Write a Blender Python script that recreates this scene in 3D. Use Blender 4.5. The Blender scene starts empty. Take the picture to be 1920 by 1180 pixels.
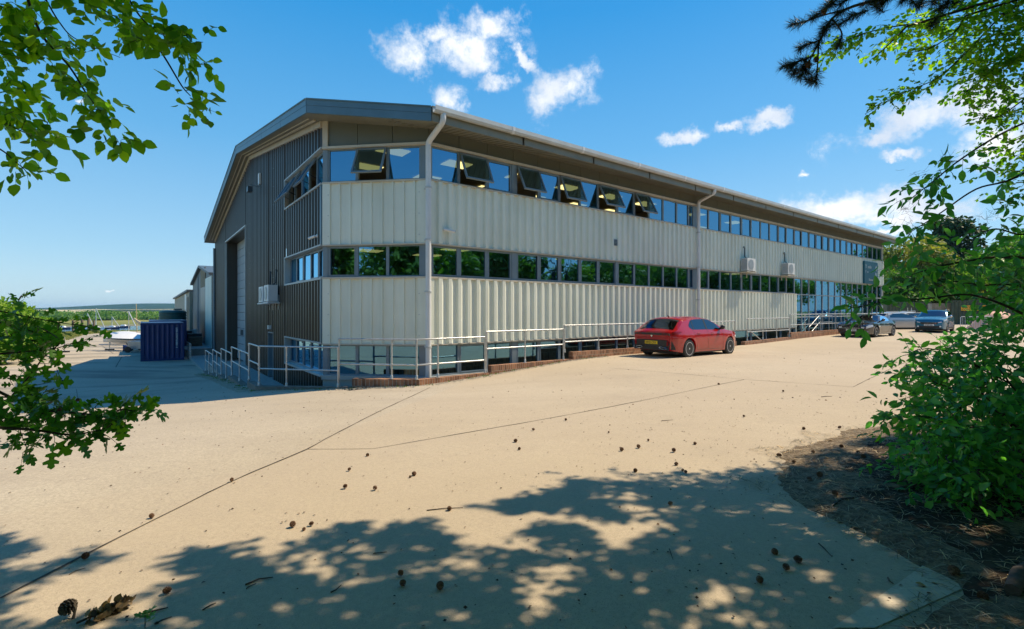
import bpy, math, random
import numpy as np
from mathutils import Vector, Matrix
R = math.radians
rng = np.random.default_rng(7)
random.seed(7)
sc = bpy.context.scene
COL = sc.collection
FPX = 912.0; CX = 960.0; HY = 582.5            # focal length in photo pixels, centre column, horizon row

# ---------------- camera ----------------
cd = bpy.data.cameras.new('camera'); cam = bpy.data.objects.new('camera', cd); COL.objects.link(cam)
cam.location = (0, 0, 0); cam.rotation_euler = (R(90), 0, 0)
cd.sensor_fit = 'HORIZONTAL'; cd.sensor_width = 36.0; cd.lens = 36.0 * FPX / 1920.0
cd.shift_y = (HY - 590.0) / 1920.0
cd.clip_start = 0.05; cd.clip_end = 12000
sc.camera = cam

# ---------------- sun, sky, exposure ----------------
SUN_EL = R(53); SUN_AZ = R(19)                  # azimuth measured from +X towards +Y
SD = Vector((math.cos(SUN_AZ) * math.cos(SUN_EL), math.sin(SUN_AZ) * math.cos(SUN_EL), math.sin(SUN_EL)))
sl = bpy.data.lights.new('sun', 'SUN'); so = bpy.data.objects.new('sun', sl); COL.objects.link(so)
sl.energy = 4.7; sl.angle = R(0.53); sl.color = (1.0, 0.84, 0.62)
so.rotation_euler = (-SD).to_track_quat('-Z', 'Y').to_euler(); so.location = (30, 12, 40)
sc.view_settings.view_transform = 'Standard'; sc.view_settings.look = 'None'
sc.view_settings.exposure = 0.34; sc.view_settings.gamma = 1.0
try: sc.view_settings.use_curve_mapping = False
except Exception: pass

w = bpy.data.worlds.new('World'); sc.world = w; w.use_nodes = True
nt = w.node_tree; nt.nodes.clear(); N = nt.nodes; LK = nt.links
def nd(t, **kw):
    n = N.new(t)
    for k, v in kw.items(): setattr(n, k, v)
    return n
def mth(op, a, b=None, clamp=False):
    n = nd('ShaderNodeMath', operation=op); n.use_clamp = clamp
    for i, v in enumerate((a, b)):
        if v is None: continue
        if isinstance(v, (int, float)): n.inputs[i].default_value = v
        else: LK.new(v, n.inputs[i])
    return n.outputs[0]
sky = nd('ShaderNodeTexSky', sky_type='NISHITA'); sky.sun_disc = False
sky.sun_elevation = SUN_EL; sky.sun_rotation = R(90) - SUN_AZ
sky.altitude = 10; sky.air_density = 1.0; sky.dust_density = 0.5; sky.ozone_density = 2.6
hsv = nd('ShaderNodeHueSaturation'); hsv.inputs['Saturation'].default_value = 1.35
LK.new(sky.outputs[0], hsv.inputs['Color'])
SKY_STR = 0.13
tc = nd('ShaderNodeTexCoord')
sxyz = nd('ShaderNodeSeparateXYZ'); LK.new(tc.outputs['Generated'], sxyz.inputs[0])
grad = nd('ShaderNodeValToRGB'); LK.new(sxyz.outputs[2], grad.inputs[0]); ge_ = grad.color_ramp.elements
def _l(c): return [((x/255+.055)/1.055)**2.4/(1.11*SKY_STR) for x in c]
GS = [(0.0,(190,218,232)),(.10,(160,205,232)),(.30,(106,178,228)),(.52,(50,152,220)),(1.0,(30,108,192))]
while len(ge_) < len(GS): ge_.new(1)
for k_, (p_, c_) in enumerate(GS): ge_[k_].position = p_; ge_[k_].color = (*_l(c_), 1)
skm = nd('ShaderNodeMixRGB'); skm.inputs[0].default_value = .80; LK.new(hsv.outputs[0], skm.inputs[1]); LK.new(grad.outputs[0], skm.inputs[2])
# clouds: (photo x, y, half width px, half height px, roll deg) turned into sky directions
CL = [(885,88,88,46,-8),(768,112,44,42,10),(925,60,50,30,-15),(835,178,32,30,35),(932,157,34,17,-5),(1046,172,58,32,-20),(815,70,30,18,-20),
      (1288,253,42,11,-10),(1372,238,32,9,-8),(1440,222,38,13,-15),(1735,215,130,36,-24),(1830,185,80,42,-10),(1640,262,55,18,-10),(1700,291,28,9,-8),
      (1600,392,125,26,-3),(1730,385,110,24,3),(1690,410,150,14,0),(1655,437,30,7,0),(1504,327,11,7,0),(1880,270,60,40,-10),
      (152,190,13,6,0),(210,544,8,2.5,0),(1560,440,40,8,0),(980,105,30,9,50)]
noise = nd('ShaderNodeTexNoise'); noise.inputs['Scale'].default_value = 15; noise.inputs['Detail'].default_value = 11; noise.inputs['Roughness'].default_value = 0.66
LK.new(tc.outputs['Generated'], noise.inputs['Vector'])
noise2 = nd('ShaderNodeTexNoise'); noise2.inputs['Scale'].default_value = 9; noise2.inputs['Detail'].default_value = 5
LK.new(tc.outputs['Generated'], noise2.inputs['Vector'])
nz = mth('MULTIPLY', mth('SUBTRACT', noise.outputs['Fac'], 0.5), 3.0)
wn = nd('ShaderNodeTexNoise'); wn.inputs['Scale'].default_value = 26; wn.inputs['Detail'].default_value = 7; wn.inputs['Roughness'].default_value = .62; LK.new(tc.outputs['Generated'], wn.inputs['Vector'])
wv = nd('ShaderNodeVectorMath', operation='SUBTRACT'); LK.new(wn.outputs['Color'], wv.inputs[0]); wv.inputs[1].default_value = (.5, .5, .5)
ws = nd('ShaderNodeVectorMath', operation='SCALE'); LK.new(wv.outputs[0], ws.inputs[0]); ws.inputs['Scale'].default_value = .055
WV = nd('ShaderNodeVectorMath', operation='ADD'); LK.new(tc.outputs['Generated'], WV.inputs[0]); LK.new(ws.outputs[0], WV.inputs[1])
acc = None
for (x, y, a, b, rl) in CL:
    d = Vector(((x - CX) / FPX, 1, (HY - y) / FPX)); k = 1 / d.length; d = d * k
    right = Vector((1, 0, 0)); right = (right - d * right.dot(d)).normalized(); up = right.cross(d).normalized()
    c, s = math.cos(R(-rl)), math.sin(R(-rl))
    ax = (right * c + up * s) / (a * 1.22 / FPX * k); ay = (-right * s + up * c) / (b * 1.22 / FPX * k)
    v1 = nd('ShaderNodeVectorMath', operation='DOT_PRODUCT'); LK.new(WV.outputs[0], v1.inputs[0]); v1.inputs[1].default_value = ax
    v2 = nd('ShaderNodeVectorMath', operation='DOT_PRODUCT'); LK.new(WV.outputs[0], v2.inputs[0]); v2.inputs[1].default_value = ay
    v3 = nd('ShaderNodeVectorMath', operation='DOT_PRODUCT'); LK.new(tc.outputs['Generated'], v3.inputs[0]); v3.inputs[1].default_value = d
    r2 = mth('ADD', mth('POWER', v1.outputs['Value'], 2.0), mth('POWER', v2.outputs['Value'], 2.0))
    m = mth('MULTIPLY', mth('SUBTRACT', 1.0, mth('SQRT', r2)), mth('GREATER_THAN', v3.outputs['Value'], 0.0))
    m = mth('MAXIMUM', mth('SUBTRACT', m, mth('MULTIPLY', mth('LESS_THAN', v3.outputs['Value'], 0.0), 6.0)), -3.0)
    acc = m if acc is None else mth('MAXIMUM', acc, m)
dens = mth('ADD', acc, nz)
mr = nd('ShaderNodeMapRange', interpolation_type='SMOOTHSTEP'); LK.new(dens, mr.inputs['Value'])
mr.inputs['From Min'].default_value = -0.08; mr.inputs['From Max'].default_value = 0.95
cr = nd('ShaderNodeValToRGB'); LK.new(noise2.outputs['Fac'], cr.inputs[0])
cr.color_ramp.elements[0].position = 0.40; cr.color_ramp.elements[0].color = (4.4, 5.0, 5.9, 1)
cr.color_ramp.elements[1].position = 0.58; cr.color_ramp.elements[1].color = (6.7, 6.85, 7.0, 1)
mx = nd('ShaderNodeMixRGB'); LK.new(mr.outputs[0], mx.inputs[0]); LK.new(skm.outputs[0], mx.inputs[1]); LK.new(cr.outputs[0], mx.inputs[2])
bg = nd('ShaderNodeBackground'); bg.inputs['Strength'].default_value = SKY_STR; LK.new(mx.outputs[0], bg.inputs['Color'])
wo = nd('ShaderNodeOutputWorld'); LK.new(bg.outputs[0], wo.inputs[0])

# ---------------- frames ----------------
c2 = math.hypot(1200, 912)
RD = np.array([1200 / c2, 912 / c2, 0.0]); GD = np.array([-912 / c2, 1200 / c2, 0.0]); ZD = np.array([0, 0, 1.0])
C0 = np.array([-4.30, 12.846, 0.0]); CH = 2.32                     # virtual corner, chamfer size
def L(u, v, z=0.0): return C0 + RD * u + GD * v + ZD * z
def loc_uv(p): d = np.asarray(p, float)[:2] - C0[:2]; return d @ RD[:2], d @ GD[:2]
FR = lambda a, d, z: L(a, -d, z)                                    # long facade: along u, d outwards
FG = lambda a, d, z: L(-d, a, z)                                    # gable: along v, d outwards
_s2 = math.sqrt(.5)
FC = lambda a, d, z: L(CH - 0 - (CH * 1.41421356 - a) * _s2 * 1.0 - d * _s2, (CH * 1.41421356 - a) * _s2 - d * _s2, z)   # chamfer: a from gable corner to facade corner
CW = CH * 1.41421356
ID = lambda a, b, c: np.array([a, b, c], float)
def at(x, y, Z): return np.array([(x - CX) / FPX * Z, Z, (HY - y) / FPX * Z])

# ---------------- mesh helpers ----------------
class MB:
    def __init__(s, F=ID): s.v = []; s.f = []; s.F = F
    def pt(s, a, b, c): s.v.append(tuple(s.F(a, b, c))); return len(s.v) - 1
    def raw(s, p): s.v.append(tuple(float(q) for q in p)); return len(s.v) - 1
    def poly(s, pts): s.f.append([s.pt(*p) for p in pts]); return s
    def rpoly(s, pts): s.f.append([s.raw(p) for p in pts]); return s
    def box(s, a0, a1, b0, b1, c0, c1):
        i = [s.pt(a, b, c) for a in (a0, a1) for b in (b0, b1) for c in (c0, c1)]
        for q in ((0,1,3,2),(4,6,7,5),(0,4,5,1),(2,3,7,6),(0,2,6,4),(1,5,7,3)): s.f.append([i[k] for k in q])
        return s
    def prism(s, pts, off):                                          # pts world/local triples in F, off triple added
        n = len(pts); a = [s.pt(*p) for p in pts]; b = [s.pt(p[0]+off[0], p[1]+off[1], p[2]+off[2]) for p in pts]
        s.f.append(a[::-1]); s.f.append(b)
        for k in range(n): s.f.append([a[k], a[(k+1)%n], b[(k+1)%n], b[k]])
        return s
    def tube(s, pts, r, n=8, cap=True):
        P = [np.array(s.F(*p), float) for p in pts]; m = len(P)
        rr = r if hasattr(r, '__len__') else [r] * m
        rings = []; prev = None
        for k in range(m):
            t = P[min(k+1, m-1)] - P[max(k-1, 0)]; t = t / (np.linalg.norm(t) + 1e-9)
            if prev is None:
                h = np.array([0, 0, 1.0]) if abs(t[2]) < .9 else np.array([1.0, 0, 0])
                x = np.cross(t, h)
            else: x = prev - t * (prev @ t)
            x = x / (np.linalg.norm(x) + 1e-9); prev = x; y = np.cross(t, x)
            rings.append([s.raw(P[k] + rr[k] * (x * math.cos(2*math.pi*j/n) + y * math.sin(2*math.pi*j/n))) for j in range(n)])
        for k in range(m - 1):
            for j in range(n): s.f.append([rings[k][j], rings[k][(j+1)%n], rings[k+1][(j+1)%n], rings[k+1][j]])
        if cap: s.f.append(rings[0][::-1]); s.f.append(rings[-1])
        return s
    def lathe(s, prof, n=24, axis='z', c=(0,0,0)):                    # prof: (r, h)
        rings = []
        for (r, h) in prof:
            row = []
            for j in range(n):
                a = 2*math.pi*j/n; x, y = r*math.cos(a), r*math.sin(a)
                p = {'z': (x, y, h), 'y': (x, h, y), 'x': (h, x, y)}[axis]
                row.append(s.pt(p[0]+c[0], p[1]+c[1], p[2]+c[2]))
            rings.append(row)
        for k in range(len(prof)-1):
            for j in range(n): s.f.append([rings[k][j], rings[k][(j+1)%n], rings[k+1][(j+1)%n], rings[k+1][j]])
        s.f.append(rings[0][::-1]); s.f.append(rings[-1])
        return s
    def grid(s, fn, us, vs):
        idx = [[s.pt(*fn(u, v)) for v in vs] for u in us]
        for i in range(len(us)-1):
            for j in range(len(vs)-1): s.f.append([idx[i][j], idx[i+1][j], idx[i+1][j+1], idx[i][j+1]])
        return s
    def build(s, name, mat, parent=None, origin=None, smooth=None, **props):
        me = bpy.data.meshes.new(name)
        V = np.array(s.v, float).reshape(-1, 3)
        po = np.array(ORG.get(parent.name, (0, 0, 0))) if parent is not None else np.zeros(3)
        if origin is None: origin = po if parent is not None else np.array([(V[:,0].min()+V[:,0].max())/2, (V[:,1].min()+V[:,1].max())/2, V[:,2].min()])
        origin = np.array(origin, float)
        me.from_pydata((V - origin).tolist(), [], s.f); me.update()
        return link(name, me, mat, parent, origin - po, origin, smooth, **props)
ORG = {}
def link(name, me, mat, parent=None, rel=(0,0,0), origin=(0,0,0), smooth=None, **props):
    for m in (mat if isinstance(mat, (list, tuple)) else [mat]): me.materials.append(m)
    if smooth is not None:
        me.polygons.foreach_set('use_smooth', [True] * len(me.polygons))
        if smooth < 179:
            try: me.set_sharp_from_angle(angle=R(smooth))
            except Exception: pass
    o = bpy.data.objects.new(name, me); COL.objects.link(o)
    if parent is not None: o.parent = parent
    o.location = tuple(rel); ORG[o.name] = tuple(origin)
    for k, v in props.items(): o[k] = v
    return o
def thing(name, label, cat, loc=(0,0,0), rz=0.0, group=None):
    o = bpy.data.objects.new(name, None); COL.objects.link(o); o.empty_display_size = 0.2
    o.location = tuple(float(q) for q in loc); o.rotation_euler = (0, 0, rz); o['label'] = label; o['category'] = cat
    if group: o['group'] = group
    ORG[o.name] = (0,0,0) if rz else tuple(float(q) for q in loc)
    return o
def lthing(name, label, cat, loc, rz=0.0, group=None):                # children built in local coordinates
    o = thing(name, label, cat, loc, rz, group); ORG[o.name] = (0,0,0); return o
def copy_tree(o, parent=None):
    c = o.copy(); COL.objects.link(c)
    if parent is not None: c.parent = parent
    for ch in list(o.children): copy_tree(ch, c)
    return c
def text_mb(txt, size, F, sx=1.0, bold=0.0, depth=0.004, align='LEFT'):   # F(a, h, z) maps text plane to world; returns MB
    cu = bpy.data.curves.new('t', 'FONT'); cu.body = txt; cu.size = size; cu.extrude = depth; cu.offset = bold; cu.align_x = align; cu.resolution_u = 2
    o = bpy.data.objects.new('t', cu); COL.objects.link(o)
    dg = bpy.context.evaluated_depsgraph_get(); me = bpy.data.meshes.new_from_object(o.evaluated_get(dg))
    mb = MB()
    for v in me.vertices: mb.raw(F(v.co.x * sx, v.co.y, v.co.z))
    for p in me.polygons: mb.f.append(list(p.vertices))
    bpy.data.objects.remove(o); bpy.data.curves.remove(cu); bpy.data.meshes.remove(me)
    return mb

# ---------------- materials ----------------
def s2l(c):
    return tuple((x/255/12.92 if x/255 <= .04045 else ((x/255+.055)/1.055)**2.4) for x in c)
MATS = {}
class Mat:
    def __init__(s, name):
        s.m = bpy.data.materials.new(name); s.m.use_nodes = True; s.t = s.m.node_tree; s.n = s.t.nodes
        s.b = s.n['Principled BSDF']; s.out = s.n['Material Output']; MATS[name] = s.m
    def node(s, t, ins=None, **kw):
        n = s.n.new(t)
        for k, v in kw.items(): setattr(n, k, v)
        for k, v in (ins or {}).items(): s.set(n.inputs[k], v)
        return n
    def set(s, inp, v):
        if hasattr(v, 'links') or hasattr(v, 'is_output'): s.t.links.new(v, inp)
        else: inp.default_value = v
    def pos(s): 
        if not hasattr(s, '_p'): s._p = s.node('ShaderNodeNewGeometry')
        return s._p.outputs['Position']
    def noise(s, scale, detail=4, rough=.55, vec=None, out='Fac', stretch=None):
        v = vec or s.pos()
        if stretch: v = s.node('ShaderNodeMapping', {'Vector': v, 'Scale': stretch}).outputs[0]
        n = s.node('ShaderNodeTexNoise', {'Vector': v, 'Scale': scale, 'Detail': detail, 'Roughness': rough}); return n.outputs[out]
    def ramp(s, fac, stops):
        n = s.node('ShaderNodeValToRGB', {0: fac}); e = n.color_ramp.elements
        while len(e) > len(stops): e.remove(e[-1])
        while len(e) < len(stops): e.new(1)
        for k, (p, c) in enumerate(stops):
            e[k].position = p; e[k].color = (c, c, c, 1) if isinstance(c, (int, float)) else (*c, 1)
        return n.outputs[0]
    def mix(s, fac, a, b, mode='MIX'):
        n = s.node('ShaderNodeMixRGB', blend_type=mode)
        for i, v in enumerate((fac, a, b)):
            if isinstance(v, tuple) and len(v) == 3: v = (*v, 1)
            s.set(n.inputs[i], v)
        return n.outputs[0]
    def math(s, op, a, b=0.0, clamp=False):
        n = s.node('ShaderNodeMath', operation=op); n.use_clamp = clamp; s.set(n.inputs[0], a); s.set(n.inputs[1], b); return n.outputs[0]
    def bump(s, h, strength=.3, dist=.01):
        n = s.node('ShaderNodeBump', {'Height': h, 'Strength': strength, 'Distance': dist}); s.t.links.new(n.outputs[0], s.b.inputs['Normal']); return s
    def color(s, c): s.set(s.b.inputs['Base Color'], (*c, 1) if isinstance(c, tuple) and len(c) == 3 else c); return s
    def p(s, rough=.5, metal=0.0, spec=None, coat=None):
        s.set(s.b.inputs['Roughness'], rough); s.set(s.b.inputs['Metallic'], metal)
        if spec is not None: s.b.inputs['Specular IOR Level'].default_value = spec
        if coat is not None: s.b.inputs['Coat Weight'].default_value = coat; s.b.inputs['Coat Roughness'].default_value = .03
        return s
def simple(name, c, rough=.5, metal=0.0, var=.12, scale=3.0, spec=None, coat=None, dirt=None):
    m = Mat(name); n = m.noise(scale, 5, .6)
    lo = tuple(x * (1 - var) for x in c); hi = tuple(min(1, x * (1 + var)) for x in c)
    col = m.ramp(n, [(.3, lo), (.7, hi)])
    if dirt:
        d = m.ramp(m.noise(1.1, 6, .65, stretch=(1.6, 1.6, .16)), [(.46, 0.0), (.72, 1.0)])
        col = m.mix(m.math('MULTIPLY', d, dirt[0]), col, dirt[1])
    m.color(col); m.p(rough, metal, spec, coat); return m.m
M_CLAD = simple('beige_cladding', (.74, .765, .65), .42, var=.05, scale=.8, dirt=(.34, (.44, .45, .34)))
M_DARK = simple('brown_cladding', (.050, .040, .029), .38, var=.10, scale=.9, dirt=(.3, (.09, .09, .075)))
M_PANEL = simple('grey_green_panel', (.135, .145, .115), .5, var=.07, scale=1.2)
M_TRIM = simple('cream_trim', (.55, .50, .40), .45, var=.08)
M_FASCIA = simple('slate_fascia', (.10, .175, .215), .40, var=.12, scale=1.5)
M_SOFFIT = simple('soffit_metal', (.21, .205, .155), .5, var=.12, scale=1.5)
M_GUTTER = simple('gutter_metal', (.50, .53, .52), .4, var=.10, scale=2)
M_PIPE = simple('pipe_plastic', (.68, .70, .70), .38, var=.08, scale=2, dirt=(.3, (.36, .35, .32)))
M_FRAME = simple('window_frame_paint', (.19, .24, .27), .35, var=.08)
M_FRAMED = simple('window_frame_dark', (.05, .065, .075), .35, var=.08)
M_SILL = simple('sill_flashing', (.42, .44, .42), .4, var=.06)
M_ROOF = simple('roof_sheet', (.30, .31, .30), .5, var=.1)
M_WHITE = simple('white_plastic', (.72, .72, .69), .35, var=.05)
M_BLACK = simple('black_plastic', (.02, .02, .022), .45, var=.1)
M_GALV = simple('galvanised_tube', (.50, .51, .50), .38, metal=.55, var=.15, scale=6)
M_INWALL = simple('interior_wall', (.16, .12, .085), .8, var=.1)
M_CEIL = simple('interior_ceiling', (.22, .20, .16), .8, var=.05)
M_CARPET = simple('office_carpet', (.05, .055, .06), .9, var=.1)
M_BARK = simple('bark', (.085, .062, .045), .85, var=.4, scale=18)
M_TWIG = simple('twig_bark', (.06, .045, .03), .8, var=.3, scale=30)
M_RUBBER = simple('tyre_rubber', (.028, .028, .028), .75, var=.2)
M_ALLOY = simple('alloy_wheel', (.62, .62, .62), .35, metal=.25, var=.05)
M_CHROME = simple('chrome_trim', (.75, .75, .76), .12, metal=1.0, var=.02)
M_GALVP = simple('galvanised_panel', (.45, .47, .47), .45, metal=.4, var=.1)

def glass(name, refl=(.55, .78, .95), tint=(.45, .55, .55), base=.30, wob=.10):
    m = Mat(name); m.n.remove(m.b)
    fr = m.node('ShaderNodeFresnel', {'IOR': 1.5}).outputs[0]
    fac = m.math('ADD', m.math('MULTIPLY', fr, 1 - base), base, True)
    nb = m.node('ShaderNodeBump', {'Height': m.noise(1.3, 2, .4), 'Strength': wob, 'Distance': .06})
    g = m.node('ShaderNodeBsdfGlossy', {'Color': (*refl, 1), 'Roughness': .015, 'Normal': nb.outputs[0]})
    t = m.node('ShaderNodeBsdfTransparent', {'Color': (*tint, 1)})
    mx = m.node('ShaderNodeMixShader', {0: fac, 1: t.outputs[0], 2: g.outputs[0]})
    m.t.links.new(mx.outputs[0], m.out.inputs[0]); return m.m
M_GLASS = glass('tinted_glass', (.27, .60, .86), (.24, .30, .26), .42, .07)
M_GLASSC = glass('car_glass', (.8, .9, 1.0), (.10, .13, .14), .12, 0.0)

def emis(name, c, s):
    m = Mat(name); m.b.inputs['Base Color'].default_value = (*c, 1)
    m.b.inputs['Emission Color'].default_value = (*c, 1); m.b.inputs['Emission Strength'].default_value = s; return m.m
M_LAMP = emis('light_panel', (1.0, .86, .36), 1.15)

def leafmat(name, dark, light, rough=.38, trans=.45, tcol=None, spec=.35):
    m = Mat(name)
    a = m.node('ShaderNodeAttribute', attribute_name='tint').outputs['Fac']
    col = m.ramp(a, [(0.0, dark), (.7, light), (1.0, tuple(min(1, x * y) for x, y in zip(light, (1.7, 1.35, .9))))])
    m.color(col); m.p(rough, 0, spec)
    tc_ = m.mix(.0 if tcol is None else .6, col, tcol or (0, 0, 0))
    tcc = m.mix(1.0, tc_, (1.35, 1.6, .55), 'MULTIPLY')
    tr = m.node('ShaderNodeBsdfTranslucent', {'Color': tcc})
    mx = m.node('ShaderNodeMixShader', {0: trans, 1: m.b.outputs[0], 2: tr.outputs[0]})
    m.t.links.new(mx.outputs[0], m.out.inputs[0]); return m.m
M_LEAF_BEECH = leafmat('beech_leaf', (.07, .19, .018), (.20, .38, .028), trans=.62)
M_LEAF_ELDER = leafmat('elder_leaf', (.04, .20, .075), (.13, .40, .09), rough=.36, trans=.5, spec=.45)
M_LEAF_OAK = leafmat('hawthorn_leaf', (.04, .15, .022), (.10, .27, .03), trans=.5)
M_LEAF_FAR = leafmat('far_leaf', (.045, .13, .026), (.15, .28, .04), rough=.6, trans=.4)
M_LEAF_FARL = leafmat('pale_far_leaf', (.10, .15, .030), (.24, .27, .07), rough=.6, trans=.3)
M_LEAF_CON = leafmat('conifer_leaf', (.012, .045, .018), (.035, .085, .030), rough=.6, trans=.15)
M_NEEDLE = leafmat('pine_needle', (.022, .040, .030), (.055, .075, .055), rough=.5, trans=.1)
M_DRYNEEDLE = leafmat('dry_needle', (.14, .11, .075), (.50, .42, .30), rough=.7, trans=.1)

def concrete():
    m = Mat('concrete'); P = m.pos()
    big = m.noise(.16, 5, .6); mid = m.noise(.9, 6, .62); fine = m.noise(38, 4, .7); spk = m.noise(150, 2, .6)
    streak = m.noise(.5, 5, .6, stretch=(.35, 2.2, 1))
    col = m.ramp(big, [(.3, (.48, .40, .275)), (.5, (.56, .475, .34)), (.72, (.62, .545, .405))])
    col = m.mix(m.ramp(mid, [(.40, 0.0), (.78, .45)]), col, (.42, .35, .26))
    col = m.mix(m.ramp(streak, [(.50, 0.0), (.72, .40)]), col, (.36, .30, .23))
    col = m.mix(m.math('MULTIPLY', m.ramp(fine, [(.38, 0.0), (.62, 1.0)]), .62), col, (.33, .275, .21))
    col = m.mix(m.ramp(m.noise(11, 6, .75), [(.50, 0.0), (.72, .45)]), col, (.34, .285, .22))
    def gp(x, y): Z = FPX*1.65/(y-HY); return np.array([(x-CX)/FPX*Z, Z, 0])
    for (a_, b_, cc, am) in ((gp(0,1122), gp(806,727), (.50, .39, .26), .30), (gp(700,842), gp(1395,712), (.46, .375, .27), .28)):      # each cast bay has its own tone
        t_ = (b_-a_)/np.linalg.norm(b_-a_); n_ = (-t_[1], t_[0], 0); dd = m.node('ShaderNodeVectorMath', {0: P, 1: n_}, operation='DOT_PRODUCT').outputs['Value']
        col = m.mix(m.node('ShaderNodeMapRange', {'Value': dd, 'From Min': float(a_ @ np.array(n_))+.01, 'From Max': float(a_ @ np.array(n_))-.01, 'To Max': am}).outputs[0], col, cc)
    stn = m.ramp(m.noise(.55, 7, .7), [(.54, 0.0), (.72, .38)]); col = m.mix(stn, col, (.36, .30, .225))
    col = m.mix(m.math('MULTIPLY', m.ramp(spk, [(.57, 0.0), (.68, 1.0)]), .62), col, (.19, .16, .125))
    col = m.mix(m.math('MULTIPLY', m.ramp(m.noise(210, 1, .5), [(.66, 0.0), (.74, 1.0)]), .5), col, (.72, .64, .52))
    # dark oily wear patches in the lower yard, left of the building
    sx = m.node('ShaderNodeSeparateXYZ', {0: P})
    my = m.node('ShaderNodeMapRange', {'Value': sx.outputs[0], 'From Min': -9.0, 'From Max': -15.0}, interpolation_type='SMOOTHSTEP').outputs[0]
    oil = m.ramp(m.noise(.28, 5, .6, stretch=(.6, 1.6, 1)), [(.47, 0.0), (.66, .75)])
    col = m.mix(m.math('MULTIPLY', oil, my), col, (.17, .155, .13))
    m.color(col); m.p(.88, spec=.25)
    h = m.math('ADD', m.math('MULTIPLY', fine, .5), m.math('MULTIPLY', spk, .5)); m.bump(h, .45, .006); return m.m
M_CONC = concrete()
M_JOINT = simple('joint_filler', (.075, .062, .045), .95, var=.35, scale=9)
def conc2(name, a, b, rough=.85, sc_=5):
    m = Mat(name); n = m.noise(sc_, 6, .65); f = m.noise(60, 4, .7)
    col = m.ramp(n, [(.3, a), (.7, b)]); col = m.mix(m.ramp(f, [(.5, 0.0), (.75, .5)]), col, tuple(x * .55 for x in a))
    m.color(col); m.p(rough, spec=.25); m.bump(f, .4, .006); return m.m
M_KERB = conc2('weathered_concrete', (.16, .13, .10), (.30, .26, .21))
M_PATH = conc2('path_concrete', (.30, .29, .26), (.42, .40, .36))
M_PATCH = conc2('pale_concrete_patch', (.52, .445, .33), (.62, .55, .44))
def brick(name, c1, c2_, mortar, bw=.225, bh=.075):
    m = Mat(name); P = m.pos()
    rot = m.node('ShaderNodeVectorRotate', {'Vector': P, 'Angle': -math.atan2(RD[1], RD[0])}, rotation_type='Z_AXIS').outputs[0]
    sp = m.node('ShaderNodeSeparateXYZ', {0: rot}); cb = m.node('ShaderNodeCombineXYZ', {0: sp.outputs[0], 1: sp.outputs[2], 2: 0.0})
    bt = m.node('ShaderNodeTexBrick', {'Vector': cb.outputs[0], 'Color1': (*c1, 1), 'Color2': (*c2_, 1), 'Mortar': (*mortar, 1), 'Scale': 1.0, 'Mortar Size': .006, 'Brick Width': bw, 'Row Height': bh, 'Bias': 0.0})
    col = m.mix(m.ramp(m.noise(6, 6, .7), [(.46, 0.0), (.7, .7)]), bt.outputs[0], (.10, .08, .055))
    m.color(col); m.p(.9, spec=.2); m.bump(bt.outputs['Fac'], -.4, .01); return m.m
M_BRICK = brick('red_brick', (.46, .22, .12), (.20, .095, .055), (.42, .36, .28), bw=.078, bh=.26)
def terrain_mat():
    m = Mat('terrain'); P = m.pos()
    n = m.noise(.6, 6, .65); f = m.noise(9, 5, .7)
    g = m.ramp(n, [(.3, (.10, .13, .025)), (.5, (.20, .22, .05)), (.72, (.34, .31, .11))])
    g = m.mix(m.ramp(f, [(.45, 0.0), (.7, .6)]), g, (.06, .085, .02))
    soil = m.ramp(m.noise(5, 7, .7), [(.3, (.020, .014, .009)), (.5, (.05, .036, .024)), (.72, (.12, .085, .055))])
    sx = m.node('ShaderNodeSeparateXYZ', {0: P})
    a = m.node('ShaderNodeMapRange', {'Value': sx.outputs[0], 'From Min': -8.0, 'From Max': -4.0}).outputs[0]
    b = m.node('ShaderNodeMapRange', {'Value': sx.outputs[1], 'From Min': 24.0, 'From Max': 18.0}).outputs[0]
    col = m.mix(m.math('MULTIPLY', a, b), g, soil)
    # beyond the river: mud, marsh, stubble fields, wooded downs
    q = m.node('ShaderNodeVectorMath', {0: P, 1: (-.65, .76, 0)}, operation='DOT_PRODUCT').outputs['Value']
    q = m.math('ADD', q, m.math('MULTIPLY', m.math('SUBTRACT', m.noise(.02, 3), .5), 14.0))
    st = m.node('ShaderNodeMapRange', {'Value': q, 'From Min': 150.0, 'From Max': 3300.0}).outputs[0]
    def st_(v): return (v - 150) / 3150
    far = m.ramp(st, [(0, (.16, .14, .09)), (st_(322), (.20, .19, .14)), (st_(334), (.17, .19, .05)), (st_(400), (.24, .24, .07)), (st_(520), (.34, .31, .13)), (st_(700), (.12, .16, .04))])
    fld = m.noise(.0021, 2, .4, stretch=(1, 2.5, 1))
    fields = m.ramp(fld, [(.40, (.035, .06, .03)), (.47, (.035, .06, .03)), (.48, (.62, .54, .33)), (.60, (.62, .54, .33)), (.61, (.10, .14, .04))])
    fm = m.node('ShaderNodeMapRange', {'Value': q, 'From Min': 800.0, 'From Max': 860.0}).outputs[0]
    far = m.mix(fm, far, fields)
    hm = m.node('ShaderNodeMapRange', {'Value': m.math('ADD', q, m.math('MULTIPLY', m.math('SUBTRACT', m.noise(.004, 3), .5), 500.0)), 'From Min': 1950.0, 'From Max': 2010.0}).outputs[0]
    wood = m.ramp(m.noise(.012, 6, .7), [(.3, (.010, .040, .030)), (.7, (.035, .085, .05))])
    far = m.mix(hm, far, wood)
    col = m.mix(m.node('ShaderNodeMapRange', {'Value': q, 'From Min': 150.0, 'From Max': 200.0}).outputs[0], col, far)
    m.color(col); m.p(.95, spec=.1); m.bump(f, .5, .03); return m.m
M_TERR = terrain_mat()
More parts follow.
